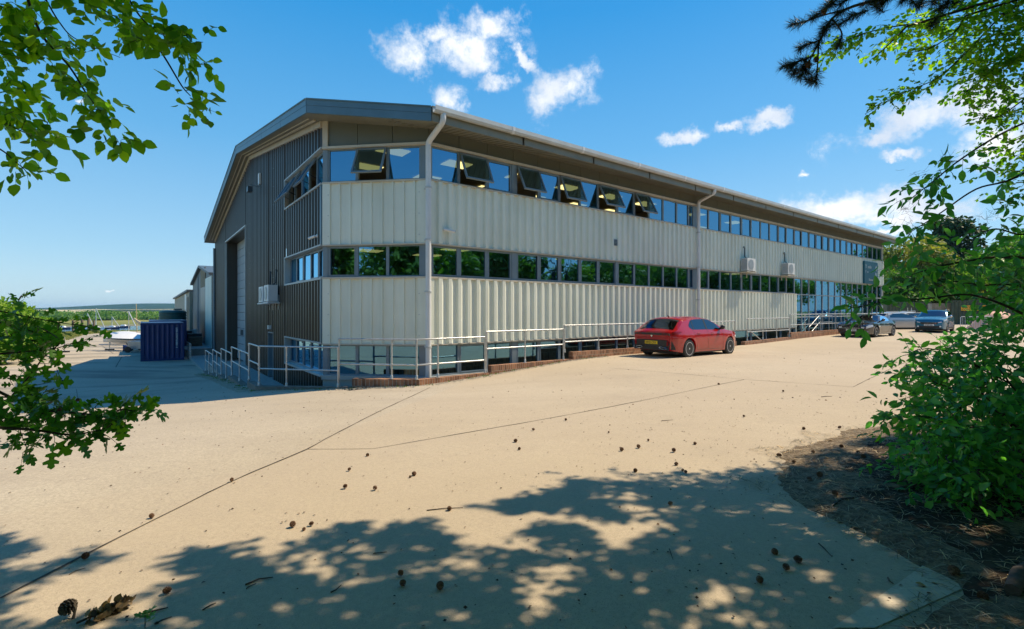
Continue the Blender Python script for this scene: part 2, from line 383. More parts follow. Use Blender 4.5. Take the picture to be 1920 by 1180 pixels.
def litter_mat():
    m = Mat('pine_litter_soil'); n = m.noise(14, 8, .75); f = m.noise(70, 4, .7)
    col = m.ramp(n, [(.3, (.07, .052, .036)), (.5, (.20, .15, .10)), (.7, (.42, .32, .21))])
    col = m.mix(m.ramp(f, [(.52, 0.0), (.66, .7)]), col, (.42, .32, .21))
    m.color(col); m.p(.95, spec=.1); m.bump(f, .9, .02); return m.m
M_LITTER = litter_mat()
def water_mat():
    m = Mat('river_water'); m.color((.030, .10, .20)); m.p(.10, spec=.5)
    m.bump(m.noise(.7, 4, .6, stretch=(1, 3, 1)), .35, .2); return m.m
M_WATER = water_mat()
def paint(name, c, rough=.25, fl=.0):
    m = Mat(name); m.color(m.ramp(m.noise(260, 1), [(.4, tuple(x * .93 for x in c)), (.6, c)])); m.p(rough, fl, coat=1.0); return m.m
M_RED = paint('red_car_paint', (.42, .003, .006), .22, .0)
MATS['red_car_paint'].node_tree.nodes['Principled BSDF'].inputs['Coat Weight'].default_value = .9
M_BLK = paint('black_car_paint', (.012, .013, .016), .2)
M_BLUE = paint('blue_car_paint', (.03, .17, .26), .25, .2)
M_SILV = paint('silver_car_paint', (.45, .46, .48), .3, .4)
M_PLY = simple('yellow_plate', (.85, .58, .02), .4, var=.02)
M_PLW = simple('white_plate', (.80, .80, .76), .4, var=.02)
M_TAIL = simple('tail_lamp', (.25, .004, .006), .12, var=.1)
M_LAMPG = simple('headlamp_glass', (.78, .82, .85), .08, metal=.1, var=.05)
M_CBLUE = simple('blue_container_paint', (.010, .030, .125), .42, var=.2, scale=1.5, dirt=(.3, (.03, .04, .07)))
M_CGREEN = simple('green_container_paint', (.050, .075, .045), .5, var=.2, scale=1.5, dirt=(.4, (.05, .04, .03)))
M_TANK = simple('green_tank_plastic', (.010, .075, .072), .45, var=.15)
M_SIGN = simple('teal_sign_face', (.010, .115, .165), .4, var=.05)
M_YEL = simple('orange_yellow_vinyl', (.90, .42, .01), .5, var=.04)
M_SHED = simple('shed_beige_sheet', (.36, .33, .25), .6, var=.12, dirt=(.35, (.2, .19, .15)))
M_SHEDB = simple('shed_grey_sheet', (.085, .11, .13), .5, var=.15)
M_STONE = simple('stained_render', (.28, .23, .15), .9, var=.35, scale=4)
M_HULLW = simple('white_boat_gelcoat', (.75, .75, .74), .3, var=.05)
M_HULLB = simple('navy_boat_hull', (.02, .035, .09), .3, var=.05)
M_COVER = simple('white_boat_cover', (.78, .77, .76), .7, var=.06)
M_MAST = simple('mast_alloy', (.62, .60, .54), .4, metal=.3, var=.05)
M_SPAR = simple('varnished_spar', (.62, .46, .24), .4, var=.1)
M_TIMBER = simple('weathered_timber', (.16, .12, .085), .9, var=.3, scale=8)
M_CONE = simple('pine_cone_scale', (.16, .085, .045), .8, var=.45, scale=90)
M_ROLL = simple('roller_door_slats', (.34, .37, .38), .5, var=.06)
M_GRAVEL = simple('gravel', (.46, .40, .30), .9, var=.45, scale=60)
M_ORANGE = simple('orange_cover', (.75, .42, .28), .7, var=.1)
M_WOODB = simple('brown_cartons', (.16, .085, .05), .85, var=.3)
# ---------------- ground heights (camera eye is z = 0, about 1.6 m above the concrete) ----------------
def w2(u, v): p = L(u, v); return (p[0], p[1])
CP = [((0,0),-1.6),((-4,4),-1.62),((4,4),-1.6),((0,6),-1.62),((-8,8),-1.95),((-4,9),-1.83),((4,10),-1.6),((10,16),-1.6),
      (w2(1.5,-1.0),-2.03),(w2(.3,.3),-2.13),(w2(-1.9,2.4),-2.27),(w2(4.2,-1),-1.90),(w2(7.5,-1),-1.67),(w2(11,-1),-1.66),(w2(19,-1),-1.69),(w2(24,-1),-1.60),(w2(29.5,-1),-1.51),(w2(42,-1),-1.45),
      (w2(-2,8),-2.62),(w2(-2,13),-3.0),(w2(-2,18),-3.38),(w2(-3,28),-3.44),(w2(-3,40),-3.6),((-14,13.5),-2.72),((-24,22),-3.05),((-30,34),-3.42),((-45,60),-4.0),((-24,60),-4.0),((-80,100),-4.7),((-50,120),-4.9),
      ((30,34),-1.5),((60,40),-1.4),((50,10),-1.4),((20,-10),-1.5),((-10,-20),-1.6),((-40,0),-2.6),((-45,40),-3.55),((20,80),-1.5),((60,100),-1.5),((7,5),-1.55),(w2(20,10),-1.7)]
_cp = np.array([c[0] for c in CP]); _cz = np.array([c[1] for c in CP])
def _U(r2): return np.where(r2 > 1e-9, .5 * r2 * np.log(np.maximum(r2, 1e-9)), 0)
_n = len(CP); _K = _U(((_cp[:,None]-_cp[None])**2).sum(-1)) + np.eye(_n) * 2.0
_A = np.zeros((_n+3, _n+3)); _A[:_n,:_n] = _K; _A[:_n,_n] = 1; _A[:_n,_n+1:] = _cp; _A[_n,:_n] = 1; _A[_n+1:,:_n] = _cp.T
_W = np.linalg.solve(_A, np.concatenate([_cz, np.zeros(3)]))
def G(x, y):
    x = np.clip(np.asarray(x, float), -85, 62); y = np.clip(np.asarray(y, float), -22, 122)
    r2 = (x[...,None]-_cp[:,0])**2 + (y[...,None]-_cp[:,1])**2
    return _U(r2) @ _W[:_n] + _W[_n] + x * _W[_n+1] + y * _W[_n+2]
def g1(x, y): return float(G(np.array([x]), np.array([y]))[0])
YARD = [(-44,38),(-50,53),(-79,90),(-95,118),(-66,146),(-30,125),(10,95),(66,66),(66,25),(12,9.2),(7,7.2),(4.7,6.3),(3.35,5.4),(2.75,4.5),(2.5,3.97),(2.56,2.78),(1.4,2.1),(-3,-4),(-20,-8),(-34,10)]
def sdf(x, y, P):
    x = np.asarray(x, float); y = np.asarray(y, float); d = np.full(x.shape, 1e9); ins = np.zeros(x.shape, bool)
    for k in range(len(P)):
        ax, ay = P[k]; bx, by = P[(k+1) % len(P)]
        t = np.clip(((x-ax)*(bx-ax)+(y-ay)*(by-ay))/((bx-ax)**2+(by-ay)**2), 0, 1)
        d = np.minimum(d, np.hypot(x-ax-t*(bx-ax), y-ay-t*(by-ay)))
        c = ((ay > y) != (by > y)) & (x < (bx-ax)*(y-ay)/((by-ay) + 1e-12)+ax); ins ^= c
    return np.where(ins, -d, d)                                   # negative inside
def sstep(a, b, x): t = np.clip((x-a)/(b-a), 0, 1); return t*t*(3-2*t)
def vnoise(x, y, s=1.0, seed=0):
    xi = np.floor(x/s); yi = np.floor(y/s); fx = x/s-xi; fy = y/s-yi; fx = fx*fx*(3-2*fx); fy = fy*fy*(3-2*fy)
    def h(a, b): n = np.sin(a*127.1+b*311.7+seed*74.7)*43758.5453; return n-np.floor(n)
    return (h(xi,yi)*(1-fx)+h(xi+1,yi)*fx)*(1-fy)+(h(xi,yi+1)*(1-fx)+h(xi+1,yi+1)*fx)*fy
def terrain(x, y):
    b = G(x, y); q = -.65*x+.76*y; lat = .76*x+.65*y
    z = b + (-4.9-b)*sstep(120, 150, q)
    qq = q + 8*(vnoise(x, y, 40, 3)-.5)
    z = z + (-9.6-z)*sstep(150, 182, qq)
    z = z + (-7.95-z)*sstep(300, 318, qq); z = z + (-7.0-z)*sstep(318, 350, qq); z = z + (-6.3-z)*sstep(350, 520, qq)
    z = z + (1.5-z)*sstep(560, 1300, q)
    ang = np.arctan2(x, np.maximum(y, 1)); hump = .30+.70*sstep(-.80, -.62, ang)*(1-.12*sstep(-.60, -.3, ang))
    hh = 30*(hump+.34*(vnoise(x, y, 520, 5)-.5)+.14*(vnoise(x, y, 170, 8)-.5))
    z = z + (hh-z)*sstep(1700, 2700, q)
    foot = sdf(x, y, [tuple(L(-2.4,-.8)[:2]), tuple(L(43,-.8)[:2]), tuple(L(43,31)[:2]), tuple(L(-1.6,31)[:2]), tuple(L(-1.6,0)[:2])])
    sy = sdf(x, y, YARD)
    z = np.where(q < 148, z + .06 - .46*sstep(.25, -.45, sy) , z)
    z = z - 3.2*sstep(1.0, -.2, foot)
    return z
def nonuni(lims):                                                   # coordinates denser near 0
    return np.array(lims)
xs = np.concatenate([-np.geomspace(4200, 2400, 8), -np.arange(2340, 700, -55)[::1], -np.geomspace(690, 12, 60), np.arange(-11.5, 12, .45), np.geomspace(12.5, 3000, 50)])
ys = np.concatenate([-np.geomspace(900, 6, 24), np.arange(-5.5, 16, .45), np.geomspace(16.5, 1000, 80), np.arange(1050, 3400, 55), np.geomspace(3450, 5000, 6)])
XX, YY = np.meshgrid(xs, ys, indexing='ij'); ZZ = terrain(XX, YY)
def gridmesh(name, X, Y, Z, mat, keep=None, diag=False, smooth=True, parent=None, **props):
    ni, nj = X.shape; V = np.stack([X, Y, Z], -1).reshape(-1, 3); idx = np.arange(ni*nj).reshape(ni, nj)
    a, b, c, d = idx[:-1,:-1], idx[1:,:-1], idx[1:,1:], idx[:-1,1:]
    if diag:                                                        # split along the (i+1,j)-(i,j+1) diagonal
        F = np.concatenate([np.stack([a,b,d],-1).reshape(-1,3), np.stack([b,c,d],-1).reshape(-1,3)])
    else: F = np.stack([a,b,c,d],-1).reshape(-1,4)
    if keep is not None: F = F[keep(V[F].mean(1))]
    me = bpy.data.meshes.new(name); me.from_pydata(V.tolist(), [], F.tolist()); me.update()
    return link(name, me, mat, parent, smooth=180 if smooth else None, **props)
gridmesh('ground', XX, YY, ZZ, M_TERR, kind='structure')
# concrete yard, in building axes so that it can be cut along the retaining walls
st = .3230
us = np.concatenate([-1.65-np.geomspace(100, .35, 74), -1.65+st*np.arange(11), 1.58+np.geomspace(.35, 75, 70)])
vs = np.concatenate([-.75-np.geomspace(30, .35, 60), -.75+st*np.arange(11), 2.48+np.geomspace(.35, 170, 84)])
UU, VV = np.meshgrid(us, vs, indexing='ij')
WX = C0[0]+RD[0]*UU+GD[0]*VV; WY = C0[1]+RD[1]*UU+GD[1]*VV; WZ = G(WX, WY)
def keep_yard(c):
    d = c[:,:2]-C0[:2]; u = d@RD[:2]; v = d@GD[:2]
    pit = (u > -1.65) & (v > -.75) & (u+v > .83) & (u < 43.2) & (v < 18.05)
    pit |= (u > -.02) & (v > 0) & (u < 43.2) & (v < 29.3)
    return ~pit & (sdf(c[:,0], c[:,1], YARD) < 1.4)
gridmesh('concrete_yard', WX, WY, WZ, M_CONC, keep=keep_yard, diag=True, kind='structure')
# joints between the slabs, thin strips lying on the concrete
def joint(pts, wd=.02, nm='slab_joint'):
    mb = MB(); P = []
    for (x0, y0), (x1, y1) in zip(pts[:-1], pts[1:]):
        n = max(2, int(math.hypot(x1-x0, y1-y0)/.25))
        for k in range(n): P.append((x0+(x1-x0)*k/n, y0+(y1-y0)*k/n))
    P.append(pts[-1]); rows = []
    for k, (x, y) in enumerate(P):
        a = P[max(k-1,0)]; b = P[min(k+1,len(P)-1)]; t = np.array([b[0]-a[0], b[1]-a[1]]); t /= np.linalg.norm(t)+1e-9
        ww = wd*(.5+.8*random.random()); j = (random.random()-.5)*.012
        pp = [(x-t[1]*(s*ww/2+j), y+t[0]*(s*ww/2+j)) for s in (-1, 1)]
        rows.append([mb.raw((px, py, g1(px, py)+.004)) for px, py in pp])
    for k in range(len(rows)-1): mb.f.append([rows[k][0], rows[k+1][0], rows[k+1][1], rows[k][1]])
    return mb.build(nm, M_JOINT, kind='structure', origin=(0,0,0))
def pxg(x, y):                                                      # photo pixel -> point on the yard
    Z = 8.0
    for _ in range(40):
        X = (x-CX)/FPX*Z; h = -g1(X, Z); Z = .5*Z+.5*h*FPX/(y-HY)
    return ((x-CX)/FPX*Z, Z)
joint([pxg(0,1122), pxg(430,905), pxg(575,843), pxg(806,727)], .022)
joint([pxg(575,843), pxg(700,842), pxg(1000,790), pxg(1395,712)], .016)
joint([pxg(1140,690), pxg(1395,712), pxg(1600,726), pxg(1706,676)], .014)
joint([pxg(1300,668), pxg(1500,668), pxg(1710,668)], .012)
joint([pxg(0,757), pxg(300,716), pxg(380,706)], .03)
joint([pxg(0,683), pxg(60,678), pxg(200,668)], .06)
joint([pxg(187,645), pxg(212,663)], .05)
joint([pxg(217,689), pxg(228,670)], .05)
# paler polygon laid on the slab corner
mb = MB(); pc = [pxg(1684,1095), pxg(1760,1040), pxg(1803,1106), pxg(1640,1179), pxg(1560,1179)]
mb.f.append([mb.raw((x, y, g1(x, y)+.005)) for x, y in pc]); mb.build('concrete_patch', M_PATCH, kind='structure', origin=(0,0,0))
# forest litter spilling over the slab edge
lx = np.arange(.9, 10.5, .042); ly = np.arange(.8, 9.5, .042); LX, LY = np.meshgrid(lx, ly, indexing='ij')
sd_ = sdf(LX, LY, YARD); nn = vnoise(LX, LY, .35, 1)*.6+vnoise(LX, LY, .12, 2)*.4
def litter_h(X, Y):
    s = sdf(X, Y, YARD); n_ = vnoise(X, Y, .45, 1)*.45+vnoise(X, Y, .13, 2)*.3+vnoise(X, Y, .05, 3)*.25
    reach = .06+.34*sstep(3.2, 4.6, Y)
    return G(X, Y)+.05*sstep(-reach*1.2, .25, s+(n_-.5)*.9*reach)-.012+.035*n_*sstep(-.1, .3, s)
gridmesh('forest_floor', LX, LY, litter_h(LX, LY), M_LITTER, keep=lambda c: sdf(c[:,0], c[:,1], YARD) > -1.0, kind='structure')
# water of the creek
mb = MB(); e = np.array([-.65,.76,0])/math.hypot(.65,.76); l2 = np.array([e[1],-e[0],0])
mb.rpoly([e*140-l2*900+ZD*-8, e*140+l2*900+ZD*-8, e*345+l2*900+ZD*-8, e*345-l2*900+ZD*-8]); mb.build('river', M_WATER, kind='structure', origin=(0,0,0))
# sunken path round the building
mb = MB(); out = [(-1.55,18.0),(-1.55,2.44),(1.62,-.66),(42.9,-.66),(42.9,.2),(.2,.2),(.2,18.0)]
mb.prism([tuple(L(u,v,-2.86)) for u,v in out], (0,0,-1.0)); mb.build('sunken_path', M_PATH, kind='structure', origin=(0,0,0))
mb = MB(); mb.prism([tuple(L(u,v,-3.28)) for u,v in ((-1.7,18.0),(.95,18.0),(.95,29.3),(-1.7,29.3))], (0,0,-.6)); mb.build('door_apron', M_PATH, kind='structure', origin=(0,0,0))
# ================= the long office and workshop building =================
BLD = thing('office_building', 'long two-tone metal clad office building with chamfered glazed corner and strip windows', 'building', L(1.2, 1.2, -2.85))
UE = 42.0; VE = 29.2
Z1s, Z1h, Z2s, Z2h, Z3s, Z3h = 3.86, 4.80, 1.00, 1.95, -1.95, -1.02     # sill / head of the three window bands
def zr(v): return 5.56 + .1655*(v+.9) if v < 14.6 else 8.125 - .172*(v-14.6)
def clad(mb, F, a0, a1, z0, z1, pitch=.333, depth=.07, crown=.10, sl=.045, sl2=.095):
    zf0 = z0 if callable(z0) else (lambda a: z0); zf1 = z1 if callable(z1) else (lambda a: z1)
    pts = []; a = a0; k = 0
    while a < a1:
        for da, d in ((0, 0), (pitch-crown-sl-sl2, 0), (pitch-crown-sl2, depth), (pitch-sl2, depth)):
            if a+da < a1: pts.append((a+da, d))
        # small stiffening swage in the pan
        a += pitch
    pts.append((a1, 0)); n = 0; prev = None
    for (a, d) in pts:
        r = (mb.pt(a, d, zf0(a)), mb.pt(a, d, zf1(a)))
        if prev: mb.f.append([prev[0], r[0], r[1], prev[1]])
        prev = r
def screws(mb, F, a, z0, z1, step=.6):
    z = z0+.2
    while z < z1: mb.box(a-.012, a+.012, .052, .060, z-.012, z+.012); z += step
# ---- cladding of the long side and the chamfer ----
for (z0, z1, ue) in ((Z2h+.03, Z1s-.05, UE), (Z3h+.03, Z2s-.05, 26.5)):
    mb = MB(FR); clad(mb, FR, CH+.18, ue-.03, z0, z1); mb.build('cladding', M_CLAD, BLD)
    mb = MB(FC); clad(mb, FC, .24, CW-.30, z0, z1, depth=.045, crown=.05, sl=.014, sl2=.014); mb.build('cladding', M_CLAD, BLD)
    for a0_, a1_, a in ((.0, .24, .19), (CW-.30, CW-.02, CW-.26)):
        mb = MB(FC); mb.box(a0_, a1_, -.05, .05, z0, z1); fl = mb.build('corner_flashing', M_CLAD, BLD)
        mb = MB(FC); z = z0+.25
        while z < z1: mb.box(a-.01, a+.01, .05, .058, z-.01, z+.01); z += .62
        mb.build('screws', M_FRAME, fl)
    mb = MB(FG); mb.box(CH+.02, CH+.17, -.05, .055, z0, z1); mb.build('corner_flashing', M_FASCIA, BLD)
    mb = MB(FR); mb.box(CH-.03, CH+.17, -.05, .045, z0, z1); mb.build('corner_flashing', M_CLAD, BLD); mb = MB(FR); mb.box(ue-.03, ue+.10, -.05, .06, z0-.02, z1+.04); mb.build('corner_flashing', M_CLAD, BLD)
    # drip trims below and sill flashings above
    mb = MB(FR); mb.box(CH-.02, ue, -.12, .065, z1, z1+.05); mb.build('sill_flashing', M_TRIM, BLD); mb = MB(FR); mb.box(CH-.02, ue, -.12, .062, z0-.035, z0); fl = mb.build('drip_trim', M_TRIM, BLD); mb = MB(FR)
    for k in range(int((ue-CH)/.333)): mb.box(CH+.30+k*.333, CH+.318+k*.333, .065, .071, z1+.018, z1+.034); mb.box(CH+.30+k*.333, CH+.318+k*.333, .05, .062, z0+.03, z0+.046)
    mb.build('screws', M_FRAME, fl)
    mb = MB(FC); mb.box(.0, CW, -.12, .065, z1, z1+.05); mb.build('sill_flashing', M_TRIM, BLD); mb = MB(FC); mb.box(.0, CW, -.12, .062, z0-.035, z0); mb.build('drip_trim', M_TRIM, BLD)
# ---- grey panels under the eaves ----
for F, a0, a1, vv in ((FR, CH, UE, None), (FC, .0, CW, 1)):
    n = max(3, int((a1-a0)/1.03)); step = (a1-a0)/n
    mb = MB(F)
    for k in range(n):
        s, t = a0+k*step+.008, a0+(k+1)*step-.008
        za = 5.40 if vv is None else 5.40+.1655*(CH-s*_s2); zb = 5.40 if vv is None else 5.40+.1655*(CH-t*_s2)
        i = [mb.pt(s,0,4.93), mb.pt(t,0,4.93), mb.pt(t,0,zb), mb.pt(s,0,za), mb.pt(s,-.06,4.93), mb.pt(t,-.06,4.93), mb.pt(t,-.06,zb), mb.pt(s,-.06,za)]
        for q in ((0,1,2,3),(0,4,5,1),(1,5,6,2),(3,2,6,7),(0,3,7,4)): mb.f.append([i[j] for j in q])
    mb.build('eaves_panel', M_PANEL, BLD)
    mb = MB(F); mb.box(a0, a1, -.12, .07, 4.86, 4.93); mb.box(a0, a1, -.10, -.062, 4.93, 5.35)
    mb.build('drip_trim', M_TRIM, BLD)
mb = MB(FC); mb.box(0.0, .17, -.04, .05, 4.93, 5.70); mb.build('corner_flashing', M_TRIM, BLD)
# ---- brown cladding of the gable ----
soff = lambda v: zr(v) - .40
DV0, DV1, DZ = 15.9, 23.5, 4.40
def strip(a0, a1, z0, z1): mb = MB(FG); clad(mb, FG, a0, a1, z0, z1, pitch=.333, crown=.10, depth=.05, sl=.035, sl2=.035); return mb
WV0, WV1 = CH+.02, 7.0
strip(CH+.17, WV1, 4.93, soff).build('cladding', M_DARK, BLD)
strip(CH+.17, WV1, Z2h+.05, Z1s-.06).build('cladding', M_DARK, BLD)
strip(CH+.17, WV1, Z3h+.05, Z2s-.06).build('cladding', M_DARK, BLD)
strip(CH+.17, WV1, -2.85, Z3s-.06).build('cladding', M_DARK, BLD)
strip(WV1+.08, 9.15, -2.85, soff).build('cladding', M_DARK, BLD)
strip(9.15, 10.10, -.95, soff).build('cladding', M_DARK, BLD)
strip(10.10, DV0, -2.85, soff).build('cladding', M_DARK, BLD)
strip(DV0, DV1, DZ+.02, soff).build('cladding', M_DARK, BLD)
strip(DV1, VE, -3.6, soff).build('cladding', M_DARK, BLD)
for v in (9.1, 14.6, 19.0):
    mb = MB(FG); z = -2.4 if v < 15 else 4.8
    while z < soff(v)-.2: mb.box(v, v+.03, .045, .055, z, z+.03); z += .75
    mb.build('screw_row', M_FRAME, BLD)
mb = MB(FG)
for z0, z1 in ((Z1s-.06, Z1s), (Z2s-.06, Z2s), (Z3s-.06, Z3s)): mb.box(WV0, WV1+.05, -.22, .075, z0, z1)
for zs, zh in ((Z1s, 4.93), (Z2s, Z2h+.05), (Z3s, Z3h+.05)):
    mb.box(WV1, WV1+.06, -.22, .07, zs, zh); mb.box(WV0, WV1+.06, -.22, .075, zh-.04, zh+.004)
mb.build('window_surround', M_SILL, BLD)
# big recessed doorway
mb = MB(FG); mb.box(DV0-.07, DV0, -.02, .08, -2.85, DZ+.08); mb.box(DV1, DV1+.07, -.02, .08, -3.2, DZ+.08); mb.box(DV0, DV1, -.02, .08, DZ, DZ+.08)
mb.build('door_surround', M_SILL, BLD)
mb = MB(FG); mb.box(DV1, DV1+.05, -.95, -.02, -3.2, DZ); mb.box(DV0-.05, DV0, -.95, -.02, -3.2, DZ); mb.box(DV0, DV1, -.95, -.02, DZ, DZ+.05)
mb.build('door_reveal', M_DARK, BLD)
mb = MB(FG); z = -3.1
while z < DZ: mb.box(DV0, DV1, -.66, -.62, z, min(z+.475, DZ)); z += .5
DOOR = mb.build('sectional_door', M_ROLL, BLD)
mb = MB(FG)
for k in range(4): mb.box(DV0+.4+k*1.6, DV0+1.5+k*1.6, -.618, -.61, -1.55, -1.2)
mb.build('vision_panel', M_FRAMED, DOOR)
mb = MB(FG); mb.box(9.15, 10.10, -.16, -.12, -2.85, -.95); mb.build('side_door', M_BLACK, BLD)
mb = MB(FG); mb.box(9.11, 9.17, -.16, .06, -2.85, -.92); mb.box(10.08, 10.14, -.16, .06, -2.85, -.92); mb.box(9.17, 10.08, -.16, .06, -.95, -.90); mb.build('side_door_frame', M_FRAME, BLD)
mb = MB(FG); mb.box(9.5, 9.72, .05, .16, -.78, -.62); mb.build('bulkhead_light', M_WHITE, BLD, smooth=30)
# ---- roof, soffits, fascias ----
T = .36
rs = [(1.95,-.9),(UE+1,-.9),(UE+1,14.6),(-.63,14.6),(-.63,1.68)]; ls = [(-.63,14.6),(UE+1,14.6),(UE+1,30.1),(-.63,30.1)]
mb = MB(); mb.rpoly([L(u,v,zr(v)) for u,v in rs]); mb.rpoly([L(u,v,zr(v)) for u,v in ls]); mb.build('roof', M_ROOF, BLD)
mb = MB(); mb.rpoly([L(u,v,zr(v)-T-.015) for u,v in rs]); mb.rpoly([L(u,v,zr(v)-T-.015) for u,v in ls])
k = 0
u = 1.2
while u < UE+.9:
    a, b = u, u+.05
    v0 = -.84 if u > 2 else .3
    z = lambda v: zr(v)-T-.035
    i = [mb.raw(L(q, v, z(v)+dz)) for q in (a, b) for v in (v0, .02) for dz in (0, .018)]
    mb.f.append([i[0], i[4], i[6], i[2]]); mb.f.append([i[0], i[1], i[5], i[4]]); mb.f.append([i[0], i[2], i[3], i[1]]); mb.f.append([i[4], i[5], i[7], i[6]])
    u += .2
mb.build('soffit', M_SOFFIT, BLD)
def fascia(P, th=.03, lip=.05):
    mb = MB()
    for (u0, v0), (u1, v1) in zip(P[:-1], P[1:]):
        d = np.array([u1-u0, v1-v0]); d = d/np.linalg.norm(d); n = np.array([d[1], -d[0]])
        m_ = max(1, int(math.hypot(u1-u0, v1-v0)/3.0))
        for k in range(m_):
            for za, zb, o in ((-T-.02, -.17, 0.0), (-.165, .0, .006), (.0, .03, .03)):
                pts = []
                for s in (k/m_+(.002 if k else 0), (k+1)/m_):
                    uu, vv_ = u0+(u1-u0)*s, v0+(v1-v0)*s
                    pts.append((uu, vv_))
                q = [(pts[0], za), (pts[1], za), (pts[1], zb), (pts[0], zb)]
                A = [mb.raw(L(p[0]+n[0]*(o+th), p[1]+n[1]*(o+th), zr(p[1])+z)) for p, z in q]
                B = [mb.raw(L(p[0]-n[0]*.02, p[1]-n[1]*.02, zr(p[1])+z)) for p, z in q]
                mb.f += [A, B[::-1]] + [[A[j], B[j], B[(j+1)%4], A[(j+1)%4]] for j in range(4)]
    return mb
fascia([(-.63,30.1),(-.63,14.6),(-.63,1.68),(1.95,-.9)]).build('fascia', M_FASCIA, BLD)
fascia([(1.95,-.9),(UE+1,-.9),(UE+1,14.6),(UE+1,30.1),(-.63,30.1)]).build('fascia', M_SOFFIT, BLD)
# sloping barge trims on the gable
mb = MB()
for d0, d1, dz0, dz1 in ((.0, .09, -.56, -.385), (.22, .27, -.43, -.385), (.40, .43, -.41, -.385)):
    for va, vb in ((CH+.0, 14.6), (14.6, VE)):
        i = [mb.raw(L(-d, v, zr(v)+z)) for v in (va, vb) for d in (d0, d1) for z in (dz0, dz1)]
        for q in ((0,1,3,2),(4,6,7,5),(0,4,5,1),(2,3,7,6),(0,2,6,4),(1,5,7,3)): mb.f.append([i[j] for j in q])
mb.build('barge_trim', M_TRIM, BLD)
# ---- gutter and downpipes ----
mb = MB(FR)
prof = [(.93,5.57),(.93,5.45),(.97,5.40),(1.06,5.40),(1.10,5.46),(1.10,5.575),(1.085,5.575),(1.085,5.47),(1.05,5.42),(.98,5.42),(.95,5.46),(.95,5.57)]
mb.prism([(1.97, d, z) for d, z in prof], (UE+1-1.97, 0, 0)); GUT = mb.build('gutter', M_GUTTER, BLD)
for u in np.arange(4.6, UE, 3.0): mb = MB(FR); mb.prism([(u, d+(.008 if d > 1.07 else 0), z+(-.008 if z < 5.45 else .006)) for d, z in prof[:6]], (.09, 0, 0)); mb.build('gutter_joint', M_PIPE, GUT)
def downpipe(pts, r, zs, F, nm='downpipe', mat=None):
    mb = MB(F); P = [np.array(p, float) for p in pts]; out = [P[0]]
    for k in range(1, len(P)-1):                                     # rounded elbows
        a = P[k]-P[k-1]; b = P[k+1]-P[k]; la = min(.12, np.linalg.norm(a)*.45); lb = min(.12, np.linalg.norm(b)*.45)
        p0 = P[k]-a/np.linalg.norm(a)*la; p1 = P[k]+b/np.linalg.norm(b)*lb
        for t in np.linspace(0, 1, 6): out.append((1-t)**2*p0+2*t*(1-t)*P[k]+t*t*p1)
    out.append(P[-1]); mb.tube([tuple(p) for p in out], r, 16)
    o = mb.build(nm, mat or M_PIPE, BLD, smooth=50)
    mb = MB(F)
    for z in zs:
        a, d = P[-1][0], P[-1][1]; mb.lathe([(r+.002, z-.03), (r+.014, z-.025), (r+.014, z+.025), (r+.002, z+.03)], 16, 'z', (a, d, 0))
        mb.box(a-.03, a+.03, -.02, d-r*.6, z-.018, z+.018)
        mb.box(a-.02-r, a+.02+r, d-.012, d+.012, z-.018, z+.018)
    mb.build('pipe_bracket', mat or M_GUTTER, o)
downpipe([(2.26,1.0,5.44),(2.26,1.0,5.22),(2.22,.20,4.86),(2.22,.20,-2.0)], .082, [3.55, 2.05, .55, -1.05], FR)
downpipe([(16.0,1.0,5.44),(16.0,1.0,5.25),(16.1,.16,5.02),(16.1,.16,-2.8)], .075, [3.6, 2.0, .5], FR)
downpipe([(VE-.05,.12,4.6),(VE-.05,.12,-3.4)], .07, [3.2, 1.2, -1.0], FG, mat=M_FRAME)
mb = MB(FG); mb.box(VE-.05, VE+.10, -.1, .06, -3.6, 5.2); mb.build('corner_flashing', M_DARK, BLD)
# ---- windows ----
def bars(mb, a0, a1, z0, z1, w_=.045, d0=-.10, d1=-.03):
    mb.box(a0, a0+w_, d0, d1, z0, z1); mb.box(a1-w_, a1, d0, d1, z0, z1); mb.box(a0+w_, a1-w_, d0, d1, z0, z0+w_); mb.box(a0+w_, a1-w_, d0, d1, z1-w_, z1)
def window(F, a0, a1, z0, z1, opened=0, nm='window', off=0.0, mat=None):
    G_ = lambda a, d, z: F(a, d+off, z)
    mb = MB(G_); bars(mb, a0, a1, z0, z1); fr = mb.build(nm, mat or M_FRAME, BLD)
    if not opened:
        mb = MB(G_); t = (random.random()-.5)*.012; t2 = (random.random()-.5)*.008
        if random.random() < .45: bars(mb, a0+.045, a1-.045, z0+.045, z1-.045, .03, -.055, -.02); mb.build('sash', mat or M_FRAME, fr); mb = MB(G_)
        mb.poly([(a0+.03, -.066+t, z0+.03), (a1-.03, -.066-t, z0+.03), (a1-.03, -.066-t+t2, z1-.03), (a0+.03, -.066+t+t2, z1-.03)]); mb.build('pane', M_GLASS, fr)
    else:
        an = R(opened); hz = z1-.03; c, s = math.cos(an), math.sin(an); H = z1-z0-.06
        S = lambda a, d, z: G_(a, -.03+(hz-z)*s+d*c, hz-(hz-z)*c+d*s)
        mb = MB(S); bars(mb, a0+.02, a1-.02, hz-H, hz, .05, -.01, .045); sash = mb.build('opened_sash', mat or M_FRAME, fr)
        mb = MB(S); mb.poly([(a0+.05, .015, hz-H+.03), (a1-.05, .015, hz-H+.03), (a1-.05, .015, hz-.03), (a0+.05, .015, hz-.03)]); mb.build('pane', M_GLASS, sash)
        mb = MB(G_)
        for a in (a0+.04, a1-.04): mb.tube([(a, -.05, z0+.35), (a, -.03+.62*H*s, hz-.62*H*c)], .010, 5)
        mb.build('stay', M_BLACK, fr)
near = [2.42, 3.38, 4.42, 5.41, 5.60, 6.60, 7.57, 8.60, 9.58, 10.66, 11.74, 12.70, 13.68, 14.68, 15.60, 15.99]
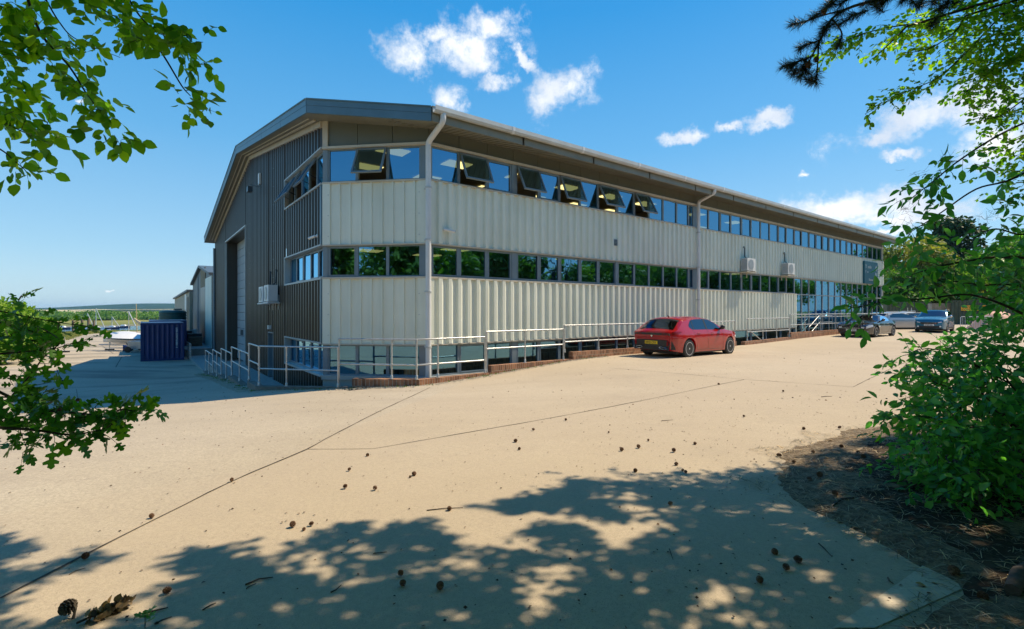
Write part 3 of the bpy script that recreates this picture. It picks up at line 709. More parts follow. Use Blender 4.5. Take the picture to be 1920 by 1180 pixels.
def mullion(F, a0, a1, d0, d1, z0, z1): mb = MB(F); mb.box(a0, a1, d0, d1, z0, z1); mb.build('mullion', M_FRAME, BLD)
for row, (zs, zh) in enumerate(((Z1s, 4.86), (Z2s, Z2h), (Z3s, Z3h))):
    for k in range(15):
        if k == 3: mullion(FR, near[3], near[4], -.11, -.01, zs, zh); continue
        op = (25, 26, 23, 27, 25)[(1, 4, 6, 8, 10).index(k)] if row == 0 and k in (1, 4, 6, 8, 10) else 0
        window(FR, near[k], near[k+1], zs, zh, op+(3 if k == 10 else 0)*(op > 0), nm='window' if row < 2 else 'basement_window')
    mullion(FR, CH+.0, 2.42, -.11, -.02, zs, zh); mullion(FR, 15.99, 16.24, -.11, -.03, zs, zh)
mullion(FR, 10.55, 10.74, -.12, -.005, Z2s, Z2h)
a = 16.24; n = 25; stp = (UE-.12-a)/n
for k in range(n): window(FR, a+k*stp, a+(k+1)*stp, Z1s, 4.86)
for k in range(10): window(FR, a+k*stp, a+(k+1)*stp, Z2s, Z2h)
for k in range(6): window(FR, a+k*1.7, a+(k+1)*1.7, Z3s, Z3h, nm='basement_window')
# curtain wall of the far end, two tiers
ca = a+10*stp
mb = MB(FR); bars(mb, ca, UE-.1, -1.62, Z2h, .06)
for k in range(1, 15): mb.box(ca+k*stp-.025, ca+k*stp+.025, -.10, -.02, -1.56, Z2h-.06)
for k in range(15):
    for z in (.93, -.42): mb.box(ca+k*stp+.026, ca+(k+1)*stp-.026, -.10, -.025, z, z+.06)
cw = mb.build('curtain_wall', M_SILL, BLD)
mb = MB(FR)
for k in range(15):
    for z0, z1 in ((-1.58,-.40),(-.38,.94),(.97,Z2h-.04)):
        t = (random.random()-.5)*.014
        mb.poly([(ca+k*stp+.01,-.066+t,z0),(ca+(k+1)*stp-.01,-.066-t,z0),(ca+(k+1)*stp-.01,-.066-t,z1),(ca+k*stp+.01,-.066+t,z1)])
mb.build('glazing', M_GLASS, cw)
mb = MB(FR); mb.box(ca, UE-.05, -.12, .03, -2.9, -1.62); mb.box(26.5, 26.6, -.11, .05, -1.62, .95); mb.build('plinth', M_CLAD, BLD)
# chamfer windows
for row, (zs, zh) in enumerate(((Z1s, 4.86), (Z2s, Z2h), (Z3s, Z3h))):
    e_ = [.14, 1.06, 2.02, CW-.24]
    for k in range(3): window(FC, e_[k], e_[k+1], zs, zh, 27 if (row == 0 and k == 1) else 0, nm='window' if row < 2 else 'basement_window')
    mullion(FC, -.02, .14, -.12, -.01, zs, zh); mullion(FC, CW-.24, CW+.02, -.12, -.015, zs, zh)
# gable windows
ge = [WV0+.08, 3.25, 4.18, 5.1, 6.05, WV1-.02]
for row, (zs, zh) in enumerate(((Z1s, 4.88), (Z2s, Z2h), (Z3s, Z3h))):
    for k in range(5): window(FG, ge[k], ge[k+1], zs, zh, 30 if (row == 0 and k in (1, 3, 4)) else 0, nm='window' if row < 2 else 'basement_window', off=-.10 if row else -.04, mat=M_FRAME)
# plinth below the bottom windows
mb = MB(FC); mb.box(-.02, CW+.02, -.14, .07, -2.08, Z3s); mb.box(0, CW, -.12, .03, -2.9, -2.08); mb.build('plinth', M_SILL, BLD)
mb = MB(FR); mb.box(CH+.03, 26.5, -.14, .07, -2.02, Z3s); mb.box(CH, 26.5, -.12, .02, -2.9, -2.02); mb.build('plinth', M_SILL, BLD)
# ---- interior: floors, ceilings, back walls, lit ceiling panels ----
VB = 6.8
mb = MB()
def slab(u0, v0, u1, v1, z, t): mb.prism([tuple(L(u, v, z)) for u, v in ((CH+.05 if u0 < 1 else u0, v0),(u1, v0),(u1, v1),(u0, v1),(u0, CH+.05 if u0 < 1 else v0))], (0, 0, t))
for z, t in ((-2.85, .02), (-.82, .9), (2.10, .9)): slab(.14, .14, UE-.1, VB, z, t)
mb.build('floor_slab', M_CEIL, BLD)
mb = MB(); mb.prism([tuple(L(u, v, 5.02)) for u, v in ((CH+.1,.12),(UE-.1,.12),(UE-.1,VB),(.12,VB),(.12,CH+.1))], (0,0,.06)); mb.build('ceiling', M_CEIL, BLD)
mb = MB(FG); mb.box(VB, VB+.1, -UE+.1, -.3, -2.85, 5.0); 
for u in (6.6, 15.8, 27.0): mb.box(.3, VB, -u-.08, -u, -2.8, 5.0)
mb.box(.0+.2, VB, -UE, -UE+.08, -2.85, 5.2)
mb.build('interior_wall', M_INWALL, BLD)
mb = MB(FR); mb.box(UE, UE+.06, -28.8, .02, -1.6, 5.3)
mb.build('end_wall', M_CLAD, BLD)
for zc, us_ in ((5.0, (1.9, 4.2, 6.9, 9.4, 12.0, 14.4, 18.6, 22.4)), (2.09, (1.9, 4.2, 9.4, 22.4))):
    for i, u in enumerate(us_):
        for v in (1.55, 3.7):
            if zc < 3 and u > 5 and v > 2: continue
            mb = MB(); mb.prism([tuple(L(p, q, zc)) for p, q in ((u-.45,v-.32),(u+.45,v-.32),(u+.45,v+.32),(u-.45,v+.32))], (0,0,-.02)); mb.build('ceiling_light', M_LAMP, BLD)
# desks and boxes seen through the middle windows
mb = MB(FR)
for u in (3.9, 5.0, 6.3): mb.box(u-.35, u+.45, -1.0, -.3, .95, 1.0); mb.box(u-.12, u+.12, -.65, -.45, 1.0, 1.22)
for k in range(7): mb.box(4.55+k*.12, 4.64+k*.12, -.42, -.25, 1.0, 1.10+.03*(k%3))
mb.build('desk', M_CARPET, BLD)
mb = MB(FR)
for u0, u1, z in ((6.65, 7.5, 1.25), (7.62, 8.5, 1.1), (8.66, 9.5, 1.3)): mb.box(u0, u1, -.22, -.20, z, 1.93)
mb.build('window_blind', M_FASCIA, BLD)

# ---- wall mounted things ----
def camera_thing(F, a, z, label, dx):
    p = F(a, 0, z); t = thing('security_camera', label, 'camera', p, group='cameras on the cladding')
    mb = MB(F); mb.lathe([(.055, .045), (.055, .07), (.03, .09)], 14, 'y', (a, 0, z)); mb.tube([(a, .08, z), (a+.02*dx, .13, z-.02)], .018, 8); mb.build('mount', M_WHITE, t, smooth=40)
    mb = MB(F); mb.tube([(a-.02*dx, .12, z-.01), (a+.02*dx, .135, z-.022), (a+.24*dx, .24, z-.07)], [.03, .042, .042], 12); mb.build('body', M_WHITE, t, smooth=50)
    mb = MB(F); mb.tube([(a+.24*dx, .24, z-.07), (a+.246*dx, .243, z-.0715)], [.034, .034], 12); mb.build('lens', M_BLACK, t)
camera_thing(FR, 2.85, 2.42, 'white bullet camera on the long beige wall right of the corner downpipe', 1)
camera_thing(FG, CH+.42, 2.30, 'white bullet camera on the brown gable beside the beige corner', 1)
def spot(F, a, z, label):
    t = thing('floodlight', label, 'light', F(a, 0, z))
    mb = MB(F); mb.tube([(a,.05,z),(a,.45,z+.05)], .02, 6); mb.build('arm', M_FRAME, t)
    mb = MB(F); mb.box(a-.16, a+.16, .38, .58, z-.28, z-.05); mb.build('lamp_head', M_FRAMED, t)
    mb = MB(F); mb.box(a-.13, a+.13, .05, .12, z+.12, z+.62); mb.build('aerial_box', M_WHITE, t)
spot(FG, 11.9, 5.65, 'grey floodlight on an arm high on the brown gable below the roof')
def ac_unit(F, a, z, label, mat=M_WHITE, group=None, bracket=M_WHITE, W_=.82, sign=1):
    t = thing('air_conditioner', label, 'air conditioner', F(a, 0, z), group=group)
    b = MB(F); b.box(a, a+W_, .12, .46, z+.05, z+.68); b.build('casing', mat, t)
    b = MB(F); b.lathe([(.25,.462),(.26,.475),(.235,.475)], 24, 'y', (a+.36, 0, z+.36)); 
    for k in range(9): b.box(a+.12, a+.60, .474, .482, z+.12+k*.06, z+.128+k*.06)
    b.build('fan_grille', M_GALVP, t)
    b = MB(F)
    for k in range(11): b.box(a-.006, a, .15, .44, z+.12+k*.05, z+.135+k*.05)
    for k in range(7): b.box(a-.006, a+.001, .16+k*.045, .168+k*.045, z+.1, z+.66)
    b.build('coil_grille', M_FRAME, t)
    b = MB(F)
    for q in (a+.1, a+W_-.12): b.box(q, q+.04, .03, .50, z, z+.05); b.box(q, q+.04, .03, .07, z-.28, z+.3)
    b.box(a-.1, a+W_+.1, .05, .50, z-.04, z); b.build('bracket', bracket, t)
    b = MB(F); b.tube([(a+W_*.55,.25,z+.68),(a+W_*.5,.10,z+.80),(a+W_*.52,.09,z+1.25),(a+W_*.45,.09,z+1.32),(a+W_*.38,.06,z+1.25)], .022, 6); b.build('pipework', M_BLACK, t, smooth=60)
ac_unit(FR, 20.0, 1.98, 'white air conditioner on the long wall, nearer the second downpipe', group='air conditioners on the long wall', bracket=M_TRIM)
ac_unit(FR, 24.55, 2.00, 'white air conditioner on the long wall above the end of the lower cladding', group='air conditioners on the long wall', bracket=M_TRIM)
def FGr(a, d, z): return FG(-a, d, z)
ac_unit(FGr, -8.75, .32, 'nearer of the two white air conditioners on the brown gable', group='air conditioners on the gable')
ac_unit(FGr, -9.85, .30, 'farther of the two white air conditioners on the brown gable', group='air conditioners on the gable')
t = thing('vent_cover', 'small grey louvred vent on the upper beige cladding', 'vent', FR(10.45, 0, 2.9))
mb = MB(FR); mb.box(10.36, 10.56, .045, .08, 2.55, 2.80); mb.build('cover', M_FRAME, t)
mb = MB(FR)
for k in range(4): mb.box(10.38, 10.54, .081, .095, 2.575+k*.055, 2.6+k*.055)
mb.build('louvre', M_FRAMED, t)
t = thing('business_sign', 'dark teal sign board with white lettering near the far end of the long wall', 'sign', FR(38.4, 0, 1.9))
mb = MB(FR); mb.box(37.55, 40.35, .045, .16, 1.98, 3.62); mb.build('board', M_SIGN, t)
SF = lambda a, h, z: FR(37.7+a, .165+z, 2.1+h)
text_mb('T  solo', .34, lambda a, h, z: SF(a, h+1.02, z), 1.3).build('lettering', M_WHITE, t)
text_mb('7  co', .24, lambda a, h, z: SF(a, h+.68, z), 1.3).build('lettering', M_WHITE, t)
text_mb('Discover', .22, lambda a, h, z: SF(a+.72, h+.12, z), 1.1).build('lettering', M_WHITE, t)
mb = MB(SF); mb.poly([(2.05,1.05,0),(2.3,1.32,0),(2.5,1.0,0),(2.3,.84,0)]); mb.poly([(2.1,.3,0),(2.2,.3,0),(2.2,.6,0),(2.38,.3,0),(2.48,.3,0),(2.48,.76,0),(2.38,.76,0),(2.38,.46,0),(2.2,.76,0),(2.1,.76,0)]); mb.build('emblem', M_WHITE, t)
# ================= retaining walls, kerbs and guard rails =================
def wall(name, label, cat, pts, top0, top1, mat, th=.20, base=-3.2, group=None):    # pts: (u, v) polyline of the OUTER face
    t = thing(name, label, cat, L(pts[0][0], pts[0][1], g1(*w2(*pts[0]))-.1), group=group)
    mb = MB(); n = len(pts); D = []
    for k in range(n):
        a = np.array(pts[max(k-1,0)]); b = np.array(pts[k]); c = np.array(pts[min(k+1,n-1)])
        d1 = (b-a) if k else (c-b); d2 = (c-b) if k < n-1 else (b-a)
        d1 = d1/np.linalg.norm(d1); d2 = d2/np.linalg.norm(d2); m_ = np.array([-d1[1]-d2[1], d1[0]+d2[0]]); m_ = m_/np.linalg.norm(m_)
        D.append(m_/max(.5, m_ @ np.array([-d1[1], d1[0]])))
    rows = []
    for k in range(n):
        z = top0+(top1-top0)*k/(n-1); p = np.array(pts[k]); q = p+D[k]*th
        rows.append([mb.raw(L(*p, base)), mb.raw(L(*p, z)), mb.raw(L(*q, z)), mb.raw(L(*q, base))])
    for k in range(n-1):
        for j in range(3): mb.f.append([rows[k][j], rows[k+1][j], rows[k+1][j+1], rows[k][j+1]])
    mb.f.append(rows[0][::-1]); mb.f.append(rows[-1])
    o = mb.build('coping', mat, t)
    return t
VW = -.85
wall('brick_wall', 'low mossy brick wall wrapping the chamfered corner below the rail', 'wall', [(.25,.50),(1.60,VW),(3.98,VW)], -1.88, -1.86, M_BRICK, group='brick retaining walls')
wall('brick_wall', 'low brick wall between the corner and the first rail step', 'wall', [(3.985,VW),(7.36,VW)], -1.655, -1.66, M_BRICK, group='brick retaining walls')
wall('brick_wall', 'brick wall behind the red hatchback', 'wall', [(7.365,VW),(18.2,VW)], -1.42, -1.47, M_BRICK, group='brick retaining walls')
wall('brick_wall', 'low brick wall right of the red hatchback', 'wall', [(19.0,VW),(24.0,VW)], -1.52, -1.46, M_BRICK, group='brick retaining walls')
wall('brick_wall', 'long brick wall behind the black roadster', 'wall', [(24.005,VW),(43.5,VW)], -1.22, -1.18, M_BRICK, group='brick retaining walls')
wall('concrete_kerb', 'pale concrete kerb with weeds below the corner rail', 'kerb', [(-1.80,3.9),(-1.80,2.50),(-.10,.80),(.245,.505)], -2.16, -2.10, M_KERB)
lv = [(4.0, 8.0, -2.42), (8.0, 11.0, -2.70), (11.0, 14.1, -2.95), (14.1, 17.6, -3.18)]
for k, (va, vb, z) in enumerate(lv):
    wall('concrete_kerb', ('nearest', 'second', 'third', 'farthest')[k]+' step of the dark concrete kerb along the brown gable', 'kerb', [(-1.80,vb),(-1.80,va+.005)], z, z, M_KERB, th=.22, group='stepped kerbs along the gable')
rail_n = [0]
def rail(label, posts, ztop, zmid, feet, mids=(), group='guard rails round the building', r=.024, close_l=True):
    p0 = posts[0]; t = thing('guard_rail', label, 'railing', L(p0[0], p0[1], feet[0]), group=group)
    for k, (u, v) in enumerate(posts):
        mb = MB(); mb.tube([tuple(L(u, v, feet[k])), tuple(L(u, v, ztop-.0))], r, 8)
        mb.lathe([(.055,0),(.055,.012),(.034,.014),(.034,.10),(.03,.105)], 10, 'z', tuple(L(u, v, feet[k])))
        for z in (ztop, zmid): mb.lathe([(.026,-.045),(.034,-.04),(.034,.04),(.026,.045)], 10, 'z', tuple(L(u, v, z-(.03 if z == ztop else 0))))
        mb.build('post', M_GALV, t, smooth=50)
    for z in (ztop, zmid):
        mb = MB(); mb.tube([tuple(L(u, v, z)) for u, v in posts], r, 8); mb.build('rail', M_GALV, t, smooth=50)
    return t
V = -.75
rail('galvanised rail across the chamfered corner in front of the beige cladding', [(0,.83),(1.08,-.25),(1.58,V),(2.23,V),(3.81,V)], -.79, -1.485, [-2.12,-1.87,-1.87,-1.87,-1.87])
rail('galvanised rail on the low brick wall between corner and car', [(3.86,V),(5.35,V),(7.02,V)], -.636, -1.15, [-1.87,-1.66,-1.66])
rail('galvanised rail running behind the red hatchback', [(7.07,V),(8.75,V),(10.35,V),(12.3,V),(14.3,V),(16.3,V),(18.2,V)], -.508, -1.07, [-1.42]*7)
RR = rail('galvanised rail with a diagonal brace right of the red hatchback', [(19.4,V),(21.0,V),(22.5,V),(24.0,V)], -.41, -1.06, [-1.5,-1.49,-1.48,-1.47])
mb = MB(); mb.tube([tuple(L(19.4, V, -.9)), tuple(L(20.8, V, -1.5))], .022, 8); mb.build('brace', M_GALV, RR)
rail('galvanised rail on the long brick wall behind the black roadster', [(24.07,V),(26.0,V),(28.2,V),(30.5,V),(33,V),(35.5,V),(38,V),(40.5,V),(43,V)], -.22, -.80, [-1.2]*9)
rail('galvanised rail beyond the end of the long building', [(43.3,V),(45.5,V),(48,V),(50.5,V)], -.20, -.78, [-1.5]*4)
# steps handrail between the rails
t = thing('stair_rail', 'sloping galvanised handrail behind the black roadster', 'railing', L(28.6, -.2, -1.2))
mb = MB(); mb.tube([tuple(L(28.0,-.2,-1.0)), tuple(L(29.4,-.2,-.35)), tuple(L(31.5,-.2,-.35)), tuple(L(31.5,-.2,-1.4))], .024, 8); mb.build('rail', M_GALV, t)
mb = MB(); mb.tube([tuple(L(28.2,-.2,-1.35)), tuple(L(29.5,-.2,-.75)), tuple(L(31.5,-.2,-.75))], .02, 8); mb.tube([tuple(L(29.4,-.2,-1.5)), tuple(L(29.4,-.2,-.35))], .024, 8); mb.build('lower_rail', M_GALV, t)
UG = -1.69
rail('galvanised rail at the gable corner on the pale kerb', [(-.04,.79),(-1.115,1.93),(UG,2.62)], -1.02, -1.66, [-2.12,-2.14,-2.15])
gs = [(2.62,4.25,-1.03,-2.16),(4.30,7.95,-1.36,-2.42),(8.0,10.95,-1.61,-2.70),(11.0,14.05,-1.85,-2.95),(14.1,17.4,-2.1,-3.18)]
nmz = ['first', 'second', 'third', 'fourth', 'last']
for k, (va, vb, zt, zf) in enumerate(gs):
    ps = [(UG, va), (UG, (va+vb)/2), (UG, vb)] if k else [(UG, va+.03), (UG, vb)]
    rail(nmz[k]+' step of the galvanised rail descending along the brown gable', ps, zt, zt-.52, [zf]*len(ps), group='stepped rails along the gable')
# gravel strip and weeds at the foot of the walls
def along(n, off=(0.05,.45)):
    P = [(-1.80,17.6),(-1.80,2.50),(-.10,.80),(1.60,-.85),(3.9,-.85),(7.3,-.85),(9.0,-.85)]
    seg = [math.dist(a, b) for a, b in zip(P[:-1], P[1:])]; tot = sum(seg); out = []
    for _ in range(n):
        s = random.random()*tot; k = 0
        while s > seg[k]: s -= seg[k]; k += 1
        a, b = P[k], P[k+1]; f = s/seg[k]; d = ((b[0]-a[0])/seg[k], (b[1]-a[1])/seg[k])
        o = off[0]+(off[1]-off[0])*random.random()**1.6
        if k >= 4: o *= .6
        out.append((a[0]+d[0]*s+d[1]*o, a[1]+d[1]*s-d[0]*o))
    return out
mb = MB()
for (u, v) in along(5200):
    x, y = w2(u, v); z = g1(x, y) if random.random() < .03 else None
    if z is None: z = 0
    s = .008+.014*random.random(); a = random.random()*3
    p = [np.array([x+s*math.cos(a+q*2.1), y+s*math.sin(a+q*2.1), 0]) for q in range(3)]
    mb.v += [tuple(q) for q in p]+[(x, y, s*1.1)]; i = len(mb.v)-4; mb.f += [[i,i+1,i+3],[i+1,i+2,i+3],[i+2,i,i+3]]
Vv = np.array(mb.v); Vv[:,2] += G(Vv[:,0], Vv[:,1])+.002; mb.v = Vv.tolist()
mb.build('gravel_strip', M_GRAVEL, kind='stuff', label='gravel scattered along the foot of the kerbs and brick walls', origin=(0,0,0))
# ================= foliage helpers =================
def unit(a): return a/np.maximum(np.linalg.norm(a, axis=-1, keepdims=True), 1e-9)
def tmpl_oval(w=.30, fold=.16, curl=.12):                           # pointed oval leaf folded on its midrib
    ts = [0, .22, .5, .78, 1.0]; hw = [0.02, .82, 1.0, .62, 0.0]
    v = []; f = []
    for t, h in zip(ts, hw): 
        z = -curl*t*t
        v += [(t, 0, z), (t, h*w, z+fold*h*w*2), (t, -h*w, z+fold*h*w*2)]
    for k in range(4):
        a, b = 3*k, 3*k+3
        for s in (1, 2): f += [(a, b, b+s), (a, b+s, a+s)] if s == 1 else [(a, b+s, b), (a, a+s, b+s)]
    return np.array(v), np.array(f)
def tmpl_diamond(w=.34):
    return np.array([(0,0,0),(.5,w,.06),(1,0,-.06),(.5,-w,.06)]), np.array([(0,1,2),(0,2,3)])
def tmpl_lobed():                                                   # hawthorn / oak like leaf, three to five lobes
    out = [(0,0),(.16,.05),(.24,.30),(.36,.34),(.40,.14),(.52,.13),(.62,.42),(.76,.40),(.74,.16),(.88,.20),(1.0,.0)]
    pts = [(t, h) for t, h in out]+[(t, -h) for t, h in out[1:-1]][::-1]
    v = [(.45, 0, -.02)]+[(t, h, .10*abs(h)-.08*t*t) for t, h in pts]; n = len(pts)
    return np.array(v), np.array([(0, 1+k, 1+(k+1) % n) for k in range(n)])
TO, TD, TL = tmpl_oval(), tmpl_diamond(), tmpl_lobed()
TB = tmpl_oval(.36, .12, .08); TE = tmpl_oval(.235, .20, .22)
class Leaves:
    def __init__(s, T): s.T = T; s.p = []; s.d = []; s.n = []; s.s = []; s.t = []
    def add(s, p, d, n, sz, tint): s.p.append(p); s.d.append(d); s.n.append(n); s.s.append(sz); s.t.append(tint)
    def build(s, name, mat, parent=None, **props):
        P = np.concatenate([np.atleast_2d(q) for q in s.p]); D = unit(np.concatenate([np.atleast_2d(q) for q in s.d])); Nn = np.concatenate([np.atleast_2d(q) for q in s.n])
        S = np.concatenate([np.atleast_1d(q) for q in s.s]); TT = np.concatenate([np.atleast_1d(q) for q in s.t])
        B = unit(np.cross(Nn, D)); Nn = unit(np.cross(D, B)); tv, tf = s.T; k = len(tv)
        V = P[:,None]+S[:,None,None]*(tv[None,:,0,None]*D[:,None]+tv[None,:,1,None]*B[:,None]+tv[None,:,2,None]*Nn[:,None])
        F = (tf[None]+k*np.arange(len(P))[:,None,None]).reshape(-1, 3); V = V.reshape(-1, 3)
        me = bpy.data.meshes.new(name); po = np.array(ORG.get(parent.name, (0,0,0))) if parent is not None else np.zeros(3)
        V = V-po
        me.vertices.add(len(V)); me.vertices.foreach_set('co', V.astype(np.float32).ravel())
        me.loops.add(len(F)*3); me.loops.foreach_set('vertex_index', F.astype(np.int32).ravel())
        me.polygons.add(len(F)); me.polygons.foreach_set('loop_start', np.arange(0, len(F)*3, 3, dtype=np.int32)); me.polygons.foreach_set('loop_total', np.full(len(F), 3, np.int32))
        me.update(calc_edges=True)
        at_ = me.attributes.new('tint', 'FLOAT', 'POINT'); at_.data.foreach_set('value', np.repeat(TT, k).astype(np.float32))
        return link(name, me, mat, parent, (0,0,0), po, **props)
def rvec(n=1): return unit(rng.normal(size=(n, 3)))
def bez(P, n):                                                      # smooth curve through the points (Catmull-Rom)
    P = [np.array(p, float) for p in P]; P = [2*P[0]-P[1]]+P+[2*P[-1]-P[-2]]; out = []; m = len(P)-3
    for k in range(m):
        for t in np.linspace(0, 1, max(2, n//m), endpoint=False):
            a, b, c, d = P[k:k+4]; out.append(.5*((2*b)+(-a+c)*t+(2*a-5*b+4*c-d)*t*t+(-a+3*b-3*c+d)*t**3))
    out.append(P[-2]); return np.array(out)
def twig_with_leaves(lv, wd, p, d, length, leaf, gap, droop=.25, jit=.5, tint0=.5, rad=.004, flat=.6):
    n = 5; pts = [np.array(p, float)]; dd = np.array(d, float)
    for k in range(n):
        dd = dd+rng.normal(size=3)*.12+np.array([0,0,-droop/n]); dd = dd/np.linalg.norm(dd); pts.append(pts[-1]+dd*length/n)
    pts = np.array(pts)
    if wd is not None: wd.tube([tuple(q) for q in pts[::2]]+[tuple(pts[-1])], [rad, rad*.8, rad*.6, rad*.4][:len(pts[::2])+1], 4, False)
    m = max(2, int(length/gap)); side = 1
    for k in range(m+1):
        t = .12+.88*k/m; q = t*n; i = min(int(q), n-1); pos = pts[i]+(pts[i+1]-pts[i])*(q-i); tg = pts[i+1]-pts[i]; tg /= np.linalg.norm(tg)+1e-9
        up = np.array([0,0,1.0])*flat+rng.normal(size=3)*(1-flat)*.9; sd = np.cross(tg, up); sd /= np.linalg.norm(sd)+1e-9
        ld = tg*(.55 if k < m else 1.2)+sd*side*(.85 if k < m else 0)+rng.normal(size=3)*jit*.35+np.array([0,0,-.28])
        lv.add(pos, ld, up+rng.normal(size=3)*.45, leaf*rng.uniform(.55, 1.28), np.clip(tint0+rng.normal()*.22, 0, 1)); side = -side
def branch(lv, wd, P, r0, r1, ntw, tl, leaf, gap, t0=.15, droop=.25, spread=.9, tint=.5, sub=2, rad=.004, flat=.6):
    C = bez(P, 24); n = len(C); rr = np.linspace(r0, r1, n); wd.tube([tuple(c) for c in C], list(rr), 6, False)
    for k in range(ntw):
        t = t0+(1-t0)*(k+random.random())/ntw; q = t*(n-1); i = min(int(q), n-2); p = C[i]+(C[i+1]-C[i])*(q-i); tg = C[i+1]-C[i]; tg /= np.linalg.norm(tg)
        o = rng.normal(size=3); o[2] *= .6; o -= tg*(o @ tg); o /= np.linalg.norm(o)+1e-9
        d = tg*(1-.45*spread)+o*spread
        twig_with_leaves(lv, wd, p, d/np.linalg.norm(d), tl*rng.uniform(.6, 1.3), leaf, gap, droop, tint0=tint+rng.normal()*.12, rad=rad, flat=flat)
    return C
def clump(lv, wd, c, rad_, ntw, tl, leaf, gap, tint=.5, droop=.3, root=None, flat=.5, rad=.004):   # an uneven mass of leafy twigs
    c = np.array(c, float); rad_ = np.array(rad_, float)
    for k in range(ntw):
        u = rvec()[0]*rng.uniform(.25, 1.0)**.6; p = c+u*rad_; d = unit(u+rng.normal(size=3)*.5+np.array([0,0,.1]))
        twig_with_leaves(lv, wd if k % 2 == 0 else None, p, d, tl*rng.uniform(.6, 1.3), leaf, gap, droop, tint0=tint+rng.normal()*.14, rad=rad, flat=flat)
    if root is not None and wd is not None:
        wd.tube([tuple(root), tuple((np.array(root)+c)/2+np.array([0,0,.08])), tuple(c)], [.018, .012, .006], 6, False)
def far_tree(name, label, loc, height, rad_, n, leaf, mat, trunk_r=.25, shape='round', clumps=16, group=None, tint=.5, bark=None, low=.12, kindless=True):
    t = thing(name, label, 'tree', loc, group=group); loc = np.array(loc, float)
    mb = MB(); top = loc+np.array([rng.normal()*.3, rng.normal()*.3, height*.82])
    mb.tube([tuple(loc+np.array([0,0,-.3])), tuple(loc+(top-loc)*.5+rng.normal(size=3)*.15), tuple(top)], [trunk_r, trunk_r*.6, trunk_r*.15], 8)
    lv = Leaves(TD); 
    for k in range(clumps):
        if shape == 'round':
            u = rvec()[0]; f = rng.uniform(.35, 1.0)**.5; c = loc+np.array([u[0]*rad_*f*.8, u[1]*rad_*f*.8, height*(low+(1-low)*.5)+u[2]*height*(1-low)*.42*f]); cr = rad_*rng.uniform(.28, .50)
            if c[2]-loc[2] > height*.72: cr *= .75
        else:
            hh = rng.uniform(low, 1.0)**.9; rr = rad_*(1.02-hh)**.8; a = rng.uniform(0, 6.28); f = rng.uniform(.4, 1)
            c = loc+np.array([math.cos(a)*rr*f, math.sin(a)*rr*f, height*hh]); cr = rad_*rng.uniform(.2, .36)
        mb.tube([tuple(loc+(top-loc)*rng.uniform(.25, .85)), tuple(c)], [trunk_r*.3, trunk_r*.08], 5, False)
        m_ = n//clumps; q = rvec(m_)*(rng.uniform(.15, 1.0, size=(m_,1))**.5)*cr*np.array([1, 1, .75 if shape == 'round' else .38])
        d = unit(q+rng.normal(size=(m_,3))*cr*.5+np.array([0,0,-.25*cr])); up = unit(q/cr+rng.normal(size=(m_,3))*.6+np.array([0,0,.7]))
        lv.add(c+q, d, up, leaf*rng.uniform(.6, 1.5, m_), np.clip(tint+rng.normal()*.18+rng.normal(size=m_)*.14, 0, 1))
    mb.build('trunk', bark or M_BARK, t, smooth=60); lv.build('crown', mat, t); return t
# ================= cars =================
def boolcut(me_v, me_f, cyls):
    me = bpy.data.meshes.new('b'); me.from_pydata(me_v, [], me_f); me.update()
    o = bpy.data.objects.new('b', me); COL.objects.link(o); tmp = [o]
    import bmesh
    bm = bmesh.new(); bm.from_mesh(me); bmesh.ops.remove_doubles(bm, verts=bm.verts, dist=1e-5); bmesh.ops.recalc_face_normals(bm, faces=bm.faces); bm.to_mesh(me); bm.free()
    for (x, z, r, y0, y1) in cyls:
        mb = MB(); n = 28; A = [mb.raw((x+r*math.cos(2*math.pi*k/n), y0, z+r*math.sin(2*math.pi*k/n))) for k in range(n)]; B = [mb.raw((x+r*math.cos(2*math.pi*k/n), y1, z+r*math.sin(2*math.pi*k/n))) for k in range(n)]
        mb.f += [A, B[::-1]]+[[A[k], B[k], B[(k+1)%n], A[(k+1)%n]] for k in range(n)]
        m2 = bpy.data.meshes.new('c'); m2.from_pydata(mb.v, [], mb.f); m2.update()
        bm = bmesh.new(); bm.from_mesh(m2); bmesh.ops.recalc_face_normals(bm, faces=bm.faces); bm.to_mesh(m2); bm.free()
        co = bpy.data.objects.new('c', m2); COL.objects.link(co); tmp.append(co)
        md = o.modifiers.new('b', 'BOOLEAN'); md.operation = 'DIFFERENCE'; md.object = co; md.solver = 'EXACT'
    dg = bpy.context.evaluated_depsgraph_get(); dg.update(); res = bpy.data.meshes.new_from_object(o.evaluated_get(dg))
    for q in tmp: bpy.data.objects.remove(q)
    return res
